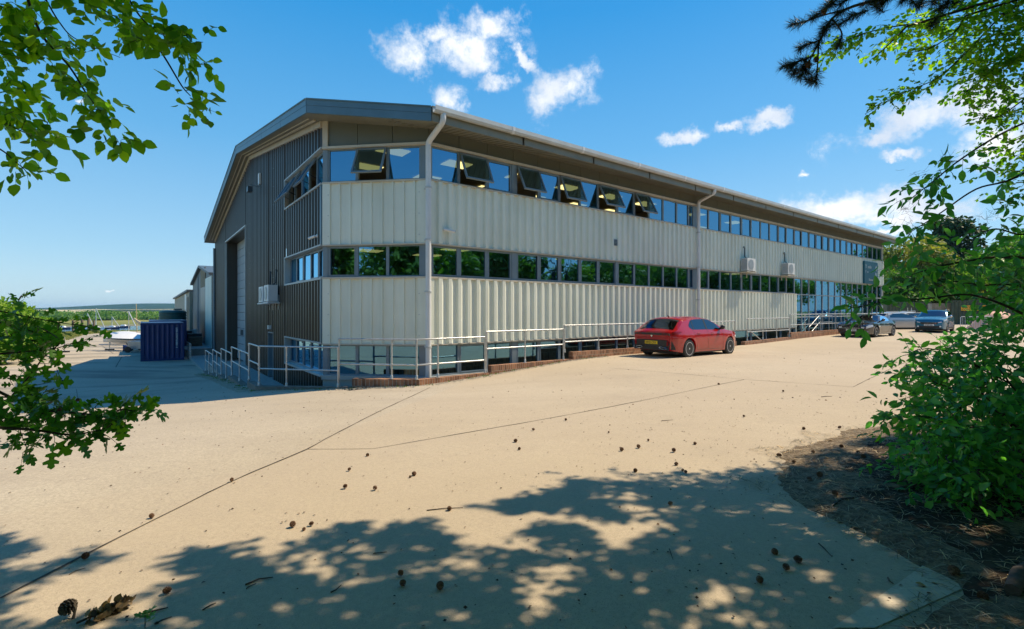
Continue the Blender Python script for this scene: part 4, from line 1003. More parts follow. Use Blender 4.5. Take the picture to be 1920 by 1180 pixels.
class Car:
    """x from the rear bumper to the nose, y to the left, z up"""
    def __init__(s, S): s.S = S
    def top(s, x): return float(np.interp(x, [p[0] for p in s.S['top']], [p[1] for p in s.S['top']]))
    def bot(s, x): return float(np.interp(x, [p[0] for p in s.S['bot']], [p[1] for p in s.S['bot']]))
    def plan(s, x): 
        e = s.S.get('plan') or [(0,.80),(.05,.87),(.2,.95),(.5,.99),(1.0,1.0),(s.S['L']-1.2,1.0),(s.S['L']-.6,.96),(s.S['L']-.25,.88),(s.S['L']-.08,.76),(s.S['L'],.62)]
        return s.S['W']/2*float(np.interp(x, [p[0] for p in e], [p[1] for p in e]))
    def edge(s, x):                                                 # height where the side turns into the top
        t = s.top(x); return t-.055-.05*max(0, min(1, (t-s.S['belt'])/.3))
    def W(s, x, z):
        S = s.S; b = S['belt']; y = s.plan(x)
        f = float(np.interp(z, [.15,.24,.40,b-.26,b-.14,b-.02,b+.0,S['H']], [.93,.965,.985,1.0,.995,.965,.945,S.get('tumble', .70)]))
        for wx in (S['wr'], S['wf']):                               # flared arches
            dd = math.hypot(x-wx, z-S['wrad']); f += .012*math.exp(-((dd-S['wrad']-.08)/.09)**2)
        return y*f
    def ztop(s, x, y):
        ye = s.W(x, s.edge(x)); t = s.top(x); e = s.edge(x); return t-(t-e)*min(1, abs(y)/ye)**3.0
    def shell(s):
        S = s.S; xs_ = sorted(set([0, .03, .08]+[p[0] for p in S['top']]+list(np.linspace(0, S['L'], 44))+[S['L']-.03, S['L']-.08])); xs_ = [x for x in xs_ if 0 <= x <= S['L']]
        rows = []
        for x in xs_:
            zb, ze = s.bot(x), s.edge(x); side = [(s.W(x, z), z) for z in np.linspace(zb, ze, 11)]
            ye = side[-1][0]; topp = [(ye*k, s.ztop(x, ye*k)) for k in (.92, .8, .6, .35, .0)]
            half = side+topp; full = [(x, y, z) for y, z in half]+[(x, -y, z) for y, z in half[::-1][1:]]; rows.append(full)
        n = len(rows[0]); V = [p for r in rows for p in r]; F = []
        for i in range(len(rows)-1):
            for j in range(n-1): F.append([i*n+j, (i+1)*n+j, (i+1)*n+j+1, i*n+j+1])
            F.append([i*n+n-1, (i+1)*n+n-1, (i+1)*n, i*n])
        F.append(list(range(n))); F.append(list(range((len(rows)-1)*n, len(rows)*n))[::-1])
        r = S['wrad']+.055; cy = []
        for wx in (S['wr'], S['wf']):
            for sg in (1, -1): cy.append((wx, S['wrad'], r, sg*(S['W']/2-.27), sg*(S['W']/2+.2)))
        return boolcut([tuple(map(float, p)) for p in V], F, cy)
    def side_patch(s, lo, up, off=.006, sg=1, n=14, rows=3, x0=None, x1=None):   # strip between two (x,z) polylines
        mb = MB(); x0 = lo[0][0] if x0 is None else x0; x1 = lo[-1][0] if x1 is None else x1; R_ = []
        for k in range(n+1):
            x = x0+(x1-x0)*k/n; a = np.interp(x, [p[0] for p in lo], [p[1] for p in lo]); b = np.interp(x, [p[0] for p in up], [p[1] for p in up]); row = []
            for j in range(rows+1): z = a+(b-a)*j/rows; row.append(mb.pt(x, sg*(s.W(x, z)+off), z))
            R_.append(row)
        for k in range(n):
            for j in range(rows): mb.f.append([R_[k][j], R_[k+1][j], R_[k+1][j+1], R_[k][j+1]])
        return mb
    def top_patch(s, x0, x1, k0, k1, off=.006, n=8, m=10):               # overlay on windscreen / tailgate glass; k: share of half width at both ends
        mb = MB()
        def fn(x, q): 
            kk = k0+(k1-k0)*(x-x0)/(x1-x0); y = s.W(x, s.edge(x))*kk*q; return (x, y, s.ztop(x, y)+off)
        mb.grid(fn, np.linspace(x0, x1, n+1), np.linspace(-1, 1, m+1)); return mb
def wheel(t, x, y, r, wd, sg, spokes=5, twin=True, width=.215):
    mb = MB(); q = wd/2
    mb.lathe([(r*.66,-q*.95),(r*.80,-q),(r*.94,-q*.92),(r,-q*.70),(r,q*.70),(r*.94,q*.92),(r*.80,q),(r*.66,q*.95)], 32, 'y', (x, y, r)); ty = mb.build('wheel', M_RUBBER, t, smooth=50)
    mb = MB(); o = y+sg*(q*.93)
    mb.lathe([(r*.69, sg*(q-.05)), (r*.69, sg*(q*.98)), (r*.645, sg*(q*.98)), (r*.63, sg*(q*.2)), (r*.60, -sg*q*.2)], 32, 'y', (x, y, r))
    mb.f = mb.f[:-2]
    for k in range(spokes):
        for dx in ((-.16, .16) if twin else (0,)):
            a = 2*math.pi*k/spokes+.3; a2 = a+dx; w_ = r*.062 if twin else r*.11
            p0 = (x+r*.10*math.cos(a), o, r+r*.10*math.sin(a)); p1 = (x+r*.66*math.cos(a2), o, r+r*.66*math.sin(a2)); nx, nz = -math.sin(a)*w_, math.cos(a)*w_
            P = [(p0[0]+nx,o-sg*.012,p0[2]+nz),(p0[0]-nx,o-sg*.012,p0[2]-nz),(p1[0]-nx*1.35,o,p1[2]-nz*1.35),(p1[0]+nx*1.35,o,p1[2]+nz*1.35)]
            mb.prism(P, (0, -sg*.03, 0))
    mb.lathe([(r*.15, sg*(q*.6)), (r*.15, sg*(q*.9)), (r*.06, sg*(q*.98))], 16, 'y', (x, y, r)); mb.build('rim', M_ALLOY, ty, smooth=30)
    mb = MB(); mb.lathe([(r*.63, sg*q*.15), (r*.63, sg*(q*.12))], 24, 'y', (x, y, r)); mb.build('brake_disc', M_FRAMED, ty)
def liner(t, x, y, r, sg, W_):
    mb = MB(); n = 20; R_ = []
    for k in range(n+1):
        a = -.35+(math.pi+.7)*k/n; R_.append((mb.pt(x+r*math.cos(a), y, r*.86+r*math.sin(a)), mb.pt(x+r*math.cos(a), y-sg*W_, r*.86+r*math.sin(a))))
    for k in range(n): mb.f.append([R_[k][0], R_[k+1][0], R_[k+1][1], R_[k][1]])
    mb.f.append([q[1] for q in R_]); return mb
def base_car(name, label, S, loc, rz, paint_m, group=None):
    c = Car(S); t = lthing(name, label, 'car', loc, rz, group)
    me = c.shell(); me.materials.clear(); body = link('body', me, paint_m, t, smooth=32)
    for wx in (S['wr'], S['wf']):
        for sg in (1, -1):
            wheel(t, wx, sg*(S['W']/2-.12), S['wrad'], .215, sg, S.get('spokes', 5), S.get('twin', True))
    mb = MB()
    for wx in (S['wr'], S['wf']): mb.box(wx-.39, wx+.39, -(S['W']/2-.275), S['W']/2-.275, .16, .74)
    mb.box(.35, S['L']-.35, -S['W']/2*.8, S['W']/2*.8, .14, .24); mb.build('underbody', M_BLACK, t)
    return c, t
def seam(c, t, pts, sg, w_=.008):                                     # door shut lines lying on the side surface
    mb = MB(); 
    for (x0, z0), (x1, z1) in zip(pts[:-1], pts[1:]):
        n = 7; d = math.hypot(x1-x0, z1-z0); nx, nz = -(z1-z0)/d*w_/2, (x1-x0)/d*w_/2; prev = None
        for k in range(n+1):
            x = x0+(x1-x0)*k/n; z = z0+(z1-z0)*k/n; r_ = (mb.pt(x+nx, sg*(c.W(x, z)+.0035), z+nz), mb.pt(x-nx, sg*(c.W(x, z)+.0035), z-nz))
            if prev: mb.f.append([prev[0], r_[0], r_[1], prev[1]])
            prev = r_
    mb.build('door_seam', M_BLACK, t)
def handle(c, t, x, z, sg, m):
    mb = MB(); y = sg*(c.W(x, z)+.015); mb.tube([(x-.09, y-sg*.012, z), (x-.06, y+sg*.012, z), (x+.06, y+sg*.012, z), (x+.09, y-sg*.012, z)], [.008, .013, .013, .008], 8); mb.build('door_handle', m, t, smooth=60)
def mirror(c, t, x, z, sg, m):
    y = sg*(c.W(x, z)); mb = MB(); mb.tube([(x, y-sg*.03, z-.03), (x-.01, y+sg*.06, z), (x-.01, y+sg*.13, z+.045)], [.02, .045, .085], 10); mb.tube([(x-.01, y+sg*.11, z+.05), (x-.01, y+sg*.19, z+.055), (x-.01, y+sg*.215, z+.05)], [.082, .075, .03], 12); mb.build('door_mirror', m, t, smooth=60)
def plate(t, txt, x, z, face, mat, w_=.52, h_=.112):                    # face -1: seen from behind, +1 seen from the front
    mb = MB(); mb.box(min(x, x+face*.012), max(x, x+face*.012), -w_/2, w_/2, z, z+h_); p = mb.build('number_plate', mat, t)
    F = lambda a, h, d: (x+face*(.014+d), face*(a-.225) if face > 0 else -(a-.225), z+.018+h)
    text_mb(txt, .108, F, .86, .003, .001).build('lettering', M_BLACK, p)
def car_frame(px_, py_, Zd, heading, local):                          # place a local point of the car at a photo point
    pass

# ---- red hatchback, seen from behind ----
S = dict(L=4.36, W=1.85, H=1.44, belt=.93, wr=.88, wf=3.56, wrad=.325, tumble=.70,
         top=[(0,.86),(.06,.93),(.16,.985),(.30,1.06),(.62,1.30),(.78,1.385),(1.05,1.42),(1.6,1.445),(2.1,1.44),(2.45,1.40),(2.9,1.20),(3.28,1.02),(3.6,.97),(4.0,.90),(4.22,.80),(4.36,.62)],
         bot=[(0,.36),(.1,.26),(.5,.20),(3.9,.20),(4.3,.26),(4.36,.34)])
hd = math.atan2(RD[1], RD[0]); o = L(9.80, -2.27)
zr0 = g1(*L(10.5, -2.3)[:2]); zr1 = g1(*L(13.2, -2.3)[:2])
c, t = base_car('parked_hatchback', 'bright red five door hatchback parked by the brick wall seen from behind', S, (o[0], o[1], (zr0+zr1)/2), hd, M_RED)
t.rotation_euler = (0, -math.atan2(zr1-zr0, 2.7), hd)
c.top_patch(.20, .66, .84, .80).build('rear_window', M_GLASSC, t, smooth=180)
c.top_patch(2.50, 3.22, .86, .93).build('windscreen', M_GLASSC, t, smooth=180)
mb = c.top_patch(.62, .70, .84, .84, .010); mb.build('spoiler_lip', M_BLACK, t, smooth=180)
for sg in (1, -1):
    lo = [(.98,1.06),(1.10,.985),(1.3,.975),(2.0,.975),(3.0,.955)]; up = [(.98,1.13),(1.18,1.30),(1.45,1.335),(2.0,1.35),(2.35,1.315),(2.7,1.17),(3.0,.965)]
    c.side_patch(lo, up, .004, sg, 26, 4).build('side_window', M_GLASSC, t, smooth=180)
    mb = c.side_patch([(1.98,.975),(2.07,.975)], [(1.98,1.35),(2.07,1.35)], .007, sg, 2, 3); mb.build('window_pillar', M_BLACK, t)
    mb = c.side_patch([(1.20,.98),(1.235,.98)], [(1.20,1.31),(1.235,1.31)], .007, sg, 2, 3); mb.build('window_pillar', M_BLACK, t)
    seam(c, t, [(2.04,.975),(2.04,.6),(2.06,.27)], sg); seam(c, t, [(1.12,.98),(1.18,.85),(1.33,.62),(1.36,.27),(2.06,.27)], sg); seam(c, t, [(3.02,.955),(3.05,.7),(3.06,.27),(2.06,.27)], sg)
    c.side_patch([(1.30,.40),(2.2,.36),(3.05,.42)], [(1.30,.42),(2.2,.385),(3.05,.435)], .008, sg).build('sill_crease', M_RED, t)
    handle(c, t, 1.45, .86, sg, M_RED); handle(c, t, 2.32, .85, sg, M_RED); mirror(c, t, 2.88, 1.0, sg, M_BLACK)
    c.side_patch([(.03,.80),(.30,.86),(.46,.90)], [(.03,.90),(.30,.935),(.46,.925)], .010, sg, 6, 2).build('tail_light', M_TAIL, t)
    c.side_patch([(.02,.30),(.16,.30)], [(.02,.60),(.16,.34)], .008, sg, 6, 3).build('bumper_trim', M_BLACK, t)
    c.side_patch([(3.98,.68),(4.28,.62)], [(3.98,.74),(4.28,.73)], .008, sg, 5, 2).build('headlight', M_LAMPG, t)
RF = lambda a, d, z: (-d, -a, z)
mb = MB(RF)
mb.prism([(-.74,.004,.79),(.74,.004,.79),(.70,.004,.865),(-.70,.004,.865)], (0,.02,0)); mb.build('light_bar', M_BLACK, t)
for s_ in (-1, 1):
    for k in range(3): mb = MB(RF); mb.prism([(s_*(.42+k*.10),.026,.80),(s_*(.46+k*.10),.026,.80),(s_*(.50+k*.10),.026,.855),(s_*(.46+k*.10),.026,.855)], (0,.006,0)); mb.build('tail_light', M_TAIL, t)
mb = MB(RF); mb.prism([(-.70,.004,.36),(.70,.004,.36),(.74,.004,.50),(.60,.004,.62),(-.60,.004,.62),(-.74,.004,.50)], (0,.03,0)); mb.prism([(-.72,.01,.28),(.72,.01,.28),(.70,.01,.358),(-.70,.01,.358)], (0,.05,0)); mb.build('rear_diffuser', M_BLACK, t)
for s_ in (-1, 1):
    mb = MB(RF); mb.tube([(s_*.34,.068,.36),(s_*.42,.068,.395),(s_*.60,.068,.375),(s_*.66,.068,.335),(s_*.52,.068,.31),(s_*.40,.068,.33),(s_*.34,.068,.36)], .013, 6); mb.build('exhaust_trim', M_CHROME, t, smooth=60)
    mb = MB(RF); mb.box(s_*.66-.035, s_*.66+.035, .03, .045, .44, .57); mb.build('reflector', M_TAIL, t)
mb = MB(RF); mb.prism([(-.55,.003,.66),(.55,.003,.66),(.60,.003,.70),(-.60,.003,.70)], (0,.012,0)); mb.build('boot_crease', M_RED, t)
mb = MB(RF); mb.prism([(-.035,.005,.74),(0,.005,.715),(.035,.005,.74),(.035,.005,.785),(-.035,.005,.785)], (0,.012,0)); mb.build('badge', M_CHROME, t)
plate(t, 'HV22 CYX', -.036, .475, -1, M_PLY)
mb = MB(); mb.tube([(.98,0,1.41),(.90,0,1.47)], [.02,.01], 8); mb.build('aerial', M_BLACK, t)

# ---- black roadster, seen from the front ----
S = dict(L=4.13, W=1.81, H=1.30, belt=.86, wr=.72, wf=3.15, wrad=.32, tumble=.66, spokes=5, twin=False,
         top=[(0,.80),(.10,.90),(.35,.965),(.75,1.0),(1.0,1.12),(1.35,1.26),(1.6,1.30),(1.9,1.285),(2.1,1.24),(2.45,1.07),(2.75,.95),(3.1,.90),(3.6,.83),(3.95,.74),(4.08,.66),(4.13,.60)],
         bot=[(0,.36),(.1,.26),(.5,.18),(3.7,.18),(4.05,.20),(4.13,.25)],
         plan=[(0,.78),(.1,.88),(.4,.97),(.8,1.0),(3.2,1.0),(3.6,.975),(3.9,.90),(4.05,.82),(4.13,.72)])
fr_ = np.array([20.73, 27.8]); a_ = R(90-56.3); hv = np.array([math.cos(a_), math.sin(a_)]); lft = np.array([-hv[1], hv[0]])   # hv points to the tail
hd2 = a_+math.pi; nose = -hv; left = np.array([-nose[1], nose[0]])
org = fr_-nose*3.15-left*(.79)*1.0; zc = g1(*(fr_+hv*1.2))
c, t = base_car('parked_roadster', 'glossy black two seat roadster with its nose towards the red hatchback', S, (org[0], org[1], zc), hd2, M_BLK)
c.top_patch(2.06, 2.68, .82, .93).build('windscreen', M_GLASSC, t, smooth=180)
c.top_patch(.82, 1.25, .80, .78).build('rear_window', M_GLASSC, t, smooth=180)
for sg in (1, -1):
    c.side_patch([(1.22,.93),(1.5,.90),(2.5,.885)], [(1.22,1.08),(1.5,1.19),(1.95,1.205),(2.2,1.12),(2.5,.90)], .004, sg, 22, 4).build('side_window', M_GLASSC, t, smooth=180)
    seam(c, t, [(1.36,.90),(1.40,.5),(1.55,.26),(2.55,.26),(2.60,.6),(2.52,.89)], sg); handle(c, t, 1.55, .78, sg, M_CHROME); mirror(c, t, 2.42, .93, sg, M_BLK)
    c.side_patch([(1.05,.20),(2.75,.20)], [(1.05,.235),(2.75,.235)], .012, sg).build('sill_strip', M_SILV, t)
    c.side_patch([(3.62,.60),(3.95,.55),(4.08,.50)], [(3.62,.72),(3.95,.70),(4.08,.63)], .010, sg, 6, 2).build('headlight', M_LAMPG, t, smooth=180)
    c.side_patch([(2.68,.58),(2.95,.58)], [(2.68,.62),(2.95,.64)], .012, sg, 3, 1).build('wing_vent', M_CHROME, t)
FF = lambda a, d, z: (4.13+d, a, z)
mb = MB(FF); mb.prism([(-.50,.003,.44),(.50,.003,.44),(.46,.003,.585),(-.46,.003,.585)], (0,.012,0)); mb.build('grille', M_BLACK, t)
mb = MB(FF); mb.box(-.46, .46, .016, .03, .50, .525); mb.build('grille_bar', M_CHROME, t)
for s_ in (-1, 1):
    mb = MB(FF); mb.prism([(s_*.50,.003,.52),(s_*.63,.003,.50),(s_*.64,.003,.585),(s_*.50,.003,.60)], (0,.02,0)); mb.build('headlight', M_LAMPG, t)
mb = MB(FF); n = 24
for k in range(n):
    a0, a1 = 2*math.pi*k/n, 2*math.pi*(k+1)/n; mb.prism([(.105*math.cos(a0),.03,.512+.105*math.sin(a0)),(.105*math.cos(a1),.03,.512+.105*math.sin(a1)),(.086*math.cos(a1),.03,.512+.086*math.sin(a1)),(.086*math.cos(a0),.03,.512+.086*math.sin(a0))], (0,.014,0))
for k in range(3):
    a = math.pi/2+k*2*math.pi/3; dx, dz = math.cos(a), math.sin(a); mb.prism([(-dz*.016,.03,.512+dx*.016),(dz*.016,.03,.512-dx*.016),(.09*dx,.03,.512+.09*dz)], (0,.014,0))
mb.build('star_emblem', M_CHROME, t)
mb = MB(FF); mb.prism([(-.60,.003,.24),(.60,.003,.24),(.56,.003,.34),(-.56,.003,.34)], (0,.02,0)); mb.build('lower_intake', M_BLACK, t)
for s_ in (-1, 1):
    mb = MB(); z = .33; P = [(4.15-.0, s_*.36, z), (4.10, s_*.62, z), (3.98, s_*.78, z)]; mb.tube(P, .012, 6); mb.build('bumper_strip', M_CHROME, t)
plate(t, 'HN62 WFZ', 4.155, .345, 1, M_PLW)

# ---- blue crossover ----
S = dict(L=4.16, W=1.74, H=1.56, belt=1.0, wr=.80, wf=3.34, wrad=.33, tumble=.74,
         top=[(0,.95),(.06,1.0),(.2,1.15),(.45,1.40),(.6,1.49),(1.0,1.545),(1.7,1.56),(2.15,1.53),(2.4,1.46),(2.8,1.24),(3.1,1.08),(3.5,1.04),(3.85,.98),(4.05,.90),(4.16,.74)],
         bot=[(0,.40),(.1,.30),(.5,.24),(3.9,.24),(4.1,.28),(4.16,.36)],
         plan=[(0,.82),(.1,.9),(.4,.98),(.8,1.0),(3.3,1.0),(3.7,.97),(3.95,.90),(4.08,.84),(4.16,.76)])
F0 = np.array([(1742-CX)/FPX*33.0, 33.0]); a_ = R(90-49); hd3 = a_+math.pi; nose = -np.array([math.cos(a_), math.sin(a_)]); org = F0-nose*4.16
c, t = base_car('parked_crossover', 'teal blue crossover with silver roof rails facing out beside the rail', S, (org[0], org[1], g1(*F0)), hd3, M_BLUE)
c.top_patch(2.22, 3.04, .84, .92).build('windscreen', M_GLASSC, t, smooth=180)
for sg in (1, -1):
    c.side_patch([(.55,1.10),(1.0,1.04),(3.0,1.0)], [(.55,1.22),(.9,1.40),(1.9,1.44),(2.3,1.36),(3.0,1.02)], .004, sg, 22, 4).build('side_window', M_GLASSC, t, smooth=180)
    mb = MB(); mb.tube([(.6, sg*.58, 1.47), (.8, sg*.60, 1.56), (1.6, sg*.61, 1.60), (2.2, sg*.60, 1.55), (2.35, sg*.59, 1.49)], .018, 6); mb.build('roof_rail', M_CHROME, t, smooth=60)
    mirror(c, t, 2.75, 1.06, sg, M_CHROME); c.side_patch([(3.65,.84),(4.08,.76)], [(3.65,.95),(4.08,.86)], .010, sg, 6, 2).build('headlight', M_LAMPG, t)
    c.side_patch([(1.15,.26),(3.0,.26)], [(1.15,.36),(3.0,.36)], .010, sg).build('sill_cladding', M_BLACK, t); seam(c, t, [(1.95,1.02),(1.97,.30)], sg)
FF = lambda a, d, z: (4.16+d, a, z)
mb = MB(FF); mb.prism([(-.42,.003,.56),(.42,.003,.56),(.48,.003,.70),(-.48,.003,.70)], (0,.015,0)); mb.build('grille', M_BLACK, t)
mb = MB(FF)
for i in range(9):
    for j in range(3): mb.box(-.38+i*.088, -.33+i*.088, .018, .026, .585+j*.037, .603+j*.037)
mb.build('grille_studs', M_CHROME, t)
mb = MB(FF); mb.prism([(-.04,.03,.66),(0,.03,.60),(.04,.03,.66),(.03,.03,.70),(-.03,.03,.70)], (0,.01,0)); mb.build('badge', M_CHROME, t)
for s_ in (-1, 1):
    mb = MB(FF); mb.prism([(s_*.46,.0,.66),(s_*.64,.0,.70),(s_*.64,.0,.76),(s_*.46,.0,.70)], (0,.02,0)); mb.build('headlight', M_LAMPG, t)
    mb = MB(FF); mb.lathe([(.05,.0),(.05,.03),(.03,.035)], 14, 'y', (s_*.58, 0, .42)); mb.build('fog_light', M_LAMPG, t)
mb = MB(FF); mb.prism([(-.64,.002,.30),(.64,.002,.30),(.62,.002,.46),(-.62,.002,.46)], (0,.012,0)); mb.build('lower_bumper', M_BLACK, t)
plate(t, 'HV68 XGJ', 4.176, .465, 1, M_PLW)

# ---- cars parked beyond the rail ----
S2 = dict(S); S2['top'] = [(0,.85),(.08,.93),(.3,1.05),(.7,1.32),(1.2,1.42),(1.9,1.42),(2.3,1.34),(3.0,1.0),(3.6,.92),(4.0,.82),(4.16,.66)]; S2['H'] = 1.43; S2['belt'] = .93
for (px_, Zd, ang, pm, lab) in ((1683, 38.0, 8, M_SILV, 'silver hatchback parked behind the rails past the black roadster'), (1712, 41.5, 12, M_SILV, 'pale silver car behind the rails just left of the blue crossover')):
    p = np.array([(px_-CX)/FPX*Zd, Zd]); h = R(ang)
    dz_ = -.75 if pm is M_BLUE else -.1
    c, t = base_car('distant_car', lab, S2, (p[0]-2, p[1], g1(*p)+dz_), h, pm)
    c.top_patch(2.3, 2.95, .84, .92).build('windscreen', M_GLASSC, t); c.top_patch(.35, .7, .8, .8).build('rear_window', M_GLASSC, t)
    for sg in (1, -1): c.side_patch([(.8,1.0),(2.95,.97)], [(.8,1.15),(1.2,1.32),(1.9,1.33),(2.3,1.25),(2.95,.99)], .004, sg, 18, 3).build('side_window', M_GLASSC, t)
# ================= yard objects on the left =================
def container(name, label, p0, dr, n_, length, width, height, mat, txt=None):
    """p0 = near left bottom corner (world), dr = unit along the doors, n_ = unit away"""
    t = thing(name, label, 'container', p0); p0 = np.array(p0, float); dr = np.append(dr, 0); n_ = np.append(n_, 0)
    F = lambda a, d, z: p0+dr*a+n_*(-d)+ZD*z                        # d outwards at the end wall
    mb = MB(F)
    for a in (0, width-.12): mb.box(a, a+.12, -.12, 0, 0, height); mb.box(a, a+.12, -length, -length+.12, 0, height)
    mb.box(.12, width-.12, -.12, 0, 0, .14); mb.box(.12, width-.12, -.12, 0, height-.12, height)
    for a0, a1 in ((0, .1), (width-.1, width)): mb.box(a0, a1, -length+.12, -.12, 0, .14); mb.box(a0, a1, -length+.12, -.12, height-.12, height)
    mb.build('frame', mat, t)
    mb = MB(F)
    k = int((width-.24)/.27); w_ = (width-.24)/k; P = []
    for i in range(k): P += [(.12+i*w_, -.02), (.12+i*w_+.08, -.02), (.12+i*w_+.13, -.07), (.12+i*w_+.21, -.07)]
    P.append((width-.12, -.02))
    for (a, d), (a2, d2) in zip(P[:-1], P[1:]): mb.poly([(a,d,.14),(a2,d2,.14),(a2,d2,height-.12),(a,d,height-.12)])
    mb.build('end_panel', mat, t)
    for a_, sgn in ((.02, 1), (width-.02, -1)):
        mb = MB(F); k = int((length-.24)/.28); w_ = (length-.24)/k; P = []
        for i in range(k): P += [(-.12-i*w_, 0), (-.12-i*w_-.08, 0), (-.12-i*w_-.13, .045), (-.12-i*w_-.21, .045)]
        P.append((-length+.12, 0))
        for (d, o), (d2, o2) in zip(P[:-1], P[1:]): mb.poly([(a_+sgn*o,d,.14),(a_+sgn*o2,d2,.14),(a_+sgn*o2,d2,height-.12),(a_+sgn*o,d,height-.12)])
        mb.build('side_panel', mat, t)
    mb = MB(F); mb.box(.02, width-.02, -length+.02, -.02, height-.05, height-.02); mb.build('top_panel', mat, t)
    return t, F
P1 = np.array([-24.9, 32.6]); zc = g1(-23.9, 33.3)
CT, CF = container('shipping_container', 'navy blue shipping container standing in the shaded yard', (P1[0], P1[1], zc), RD[:2], GD[:2], 6.06, 2.44, 2.59, M_CBLUE)
TF = lambda a, h, z: CF(1.96+h, .02+z, 2.25-a)
text_mb('LION CONTAINERS  8', .135, TF, 1.05, .004, .002).build('lettering', M_WHITE, CT)
c2_ = L(-2.7, 36.6); 
container('shipping_container', 'second blue container showing just above the navy one', (*(L(-3.9, 34.8)[:2]), g1(*L(-4,37)[:2])+.02), RD[:2], GD[:2], 6.06, 2.44, 2.72, M_CBLUE)
tk = L(-1.9, 47.0); t = thing('water_tank', 'ribbed dark green tank rising behind the blue containers', 'tank', (tk[0], tk[1], g1(tk[0], tk[1])))
mb = MB(lambda a, b, c_: tk*[1,1,0]+np.array([a, b, c_+g1(tk[0], tk[1])])); pr = [(1.12, 0)]
for k in range(14): pr += [(1.12, .08+k*.26), (1.17, .11+k*.26), (1.17, .22+k*.26), (1.12, .25+k*.26)]
pr += [(1.10, 3.72), (.9, 3.78), (.35, 3.82)]
mb.lathe(pr, 36, 'z'); mb.build('shell', M_TANK, t, smooth=50)
mb = MB(lambda a, b, c_: tk*[1,1,0]+np.array([a, b, c_+g1(tk[0], tk[1])])); mb.lathe([(.36,3.84),(.36,3.96),(.30,3.98)], 20, 'z', (.5,0,0)); mb.build('lid', M_TANK, t, smooth=40)
# far sheds
def shed(name, label, u0, u1, v0, v1, prof, mat, base, doors=(), front=None):
    t = thing(name, label, 'building', L((u0+u1)/2, (v0+v1)/2, base))
    mb = MB(); bot = [tuple(L(u0, v, base)) for v in (v0, v1)]; topp = [tuple(L(u0, v, z)) for v, z in prof[::-1]]
    f = [L(u0, v0, base), L(u0, v1, base)]+[L(u0, v, z) for v, z in prof[::-1]]; off = RD*(u1-u0)
    mb.prism([tuple(p) for p in f], tuple(off)); mb.build('wall', mat, t)
    for (va, za), (vb, zb) in zip(prof[:-1], prof[1:]):
        mb = MB(); q = [L(u0-.25, va, za+.02), L(u0-.25, vb, zb+.02), L(u0-.25, vb, zb+.22), L(u0-.25, va, za+.22)]; mb.prism([tuple(p) for p in q], tuple(RD*(u1-u0+.5))); mb.build('roof', M_SHEDB, t)
    for (va, vb, za, zb, m_) in doors:
        mb = MB(FG); F_ = lambda a, d, z: L(u0-d, a, z); mb = MB(F_); mb.box(va, vb, .0, .06, za, zb); mb.build('door', m_, t)
    return t
ld = g1(*L(-3, 45)[:2])
SH = shed('workshop_shed', 'grey gabled workshop with a stained panel and tall dark doorway beyond the gable', .0, 20, 31.5, 50, [(31.5,2.75),(40.5,3.95),(50,2.70)], M_SHEDB, -4.5,
     doors=((36.4, 40.5, 2.1, 3.75, M_STONE), (36.4, 40.5, -3.2, 2.08, M_FRAMED), (31.6, 36.3, -3.2, 2.72, M_CLAD), (43.5, 43.8, -3.2, 3.5, M_FASCIA)))
shed('storage_shed', 'long beige sheeted shed beyond the grey workshop', -.3, 16, 50.2, 80, [(50.2,2.05),(80,1.75)], M_SHED, -5.2,
     doors=((51.5, 53.5, -3.6, 1.5, M_BLACK), (54.0, 56.5, -3.6, 1.9, M_WHITE), (50.5, 79, .02, .10, M_FRAMED)))
# loading dock and clutter in front of the workshop
t = thing('loading_dock', 'pale concrete loading dock in front of the grey workshop', 'platform', L(-.9, 36, -3.6))
mb = MB(); mb.prism([tuple(L(u, v, -2.9)) for u, v in ((-1.8,31.0),(-.05,31.0),(-.05,46),(-1.8,46))], (0,0,-1.2)); mb.build('platform', M_PATH, t)
for (u, v, s_, h_, lab) in ((-.9,34.5,.9,.75,'brown crate on the loading dock'), (-.8,36.6,1.0,.95,'stack of dark boxes on the loading dock'), (-1.1,39.5,1.2,1.1,'dark pallet pile farther along the loading dock')):
    t = thing('crate', lab, 'crate', L(u, v, -2.9)); 
    for k in range(4):
        mb = MB(lambda a, b, c_: L(u+a, v+b, -2.9+c_)); mb.box(-s_/2, s_/2, -s_/2, s_/2, k*h_/4+.01, (k+1)*h_/4-.01); mb.build('slat', M_WOODB if 'brown' in lab else M_BLACK, t)
t = thing('paint_tub', 'small white tub on top of the dark boxes', 'tub', L(-.8,36.6,-1.95)); mb = MB(lambda a,b,c_: L(-.8+a,36.6+b,-1.94+c_)); mb.lathe([(.16,0),(.19,.3),(.2,.31),(.2,.34),(.15,.345)], 16); mb.build('tub_body', M_WHITE, t, smooth=40)
# short rail beside the container
t = thing('guard_rail', 'short galvanised rail standing right of the navy container', 'railing', L(-1.75, 27.5, g1(*L(-1.75, 27.5)[:2])), group=None)
for v in (27.0, 28.2, 29.4, 30.6): mb = MB(); z = g1(*L(-1.7, v)[:2]); mb.tube([tuple(L(-1.7, v, z)), tuple(L(-1.7, v, z+1.15))], .028, 8); mb.build('post', M_GALV, t)
for h in (.6, 1.15): mb = MB(); mb.tube([tuple(L(-1.7, 27, g1(*L(-1.7,27)[:2])+h)), tuple(L(-1.7, 30.6, g1(*L(-1.7,30.6)[:2])+h))], .028, 8); mb.build('rail', M_GALV, t)
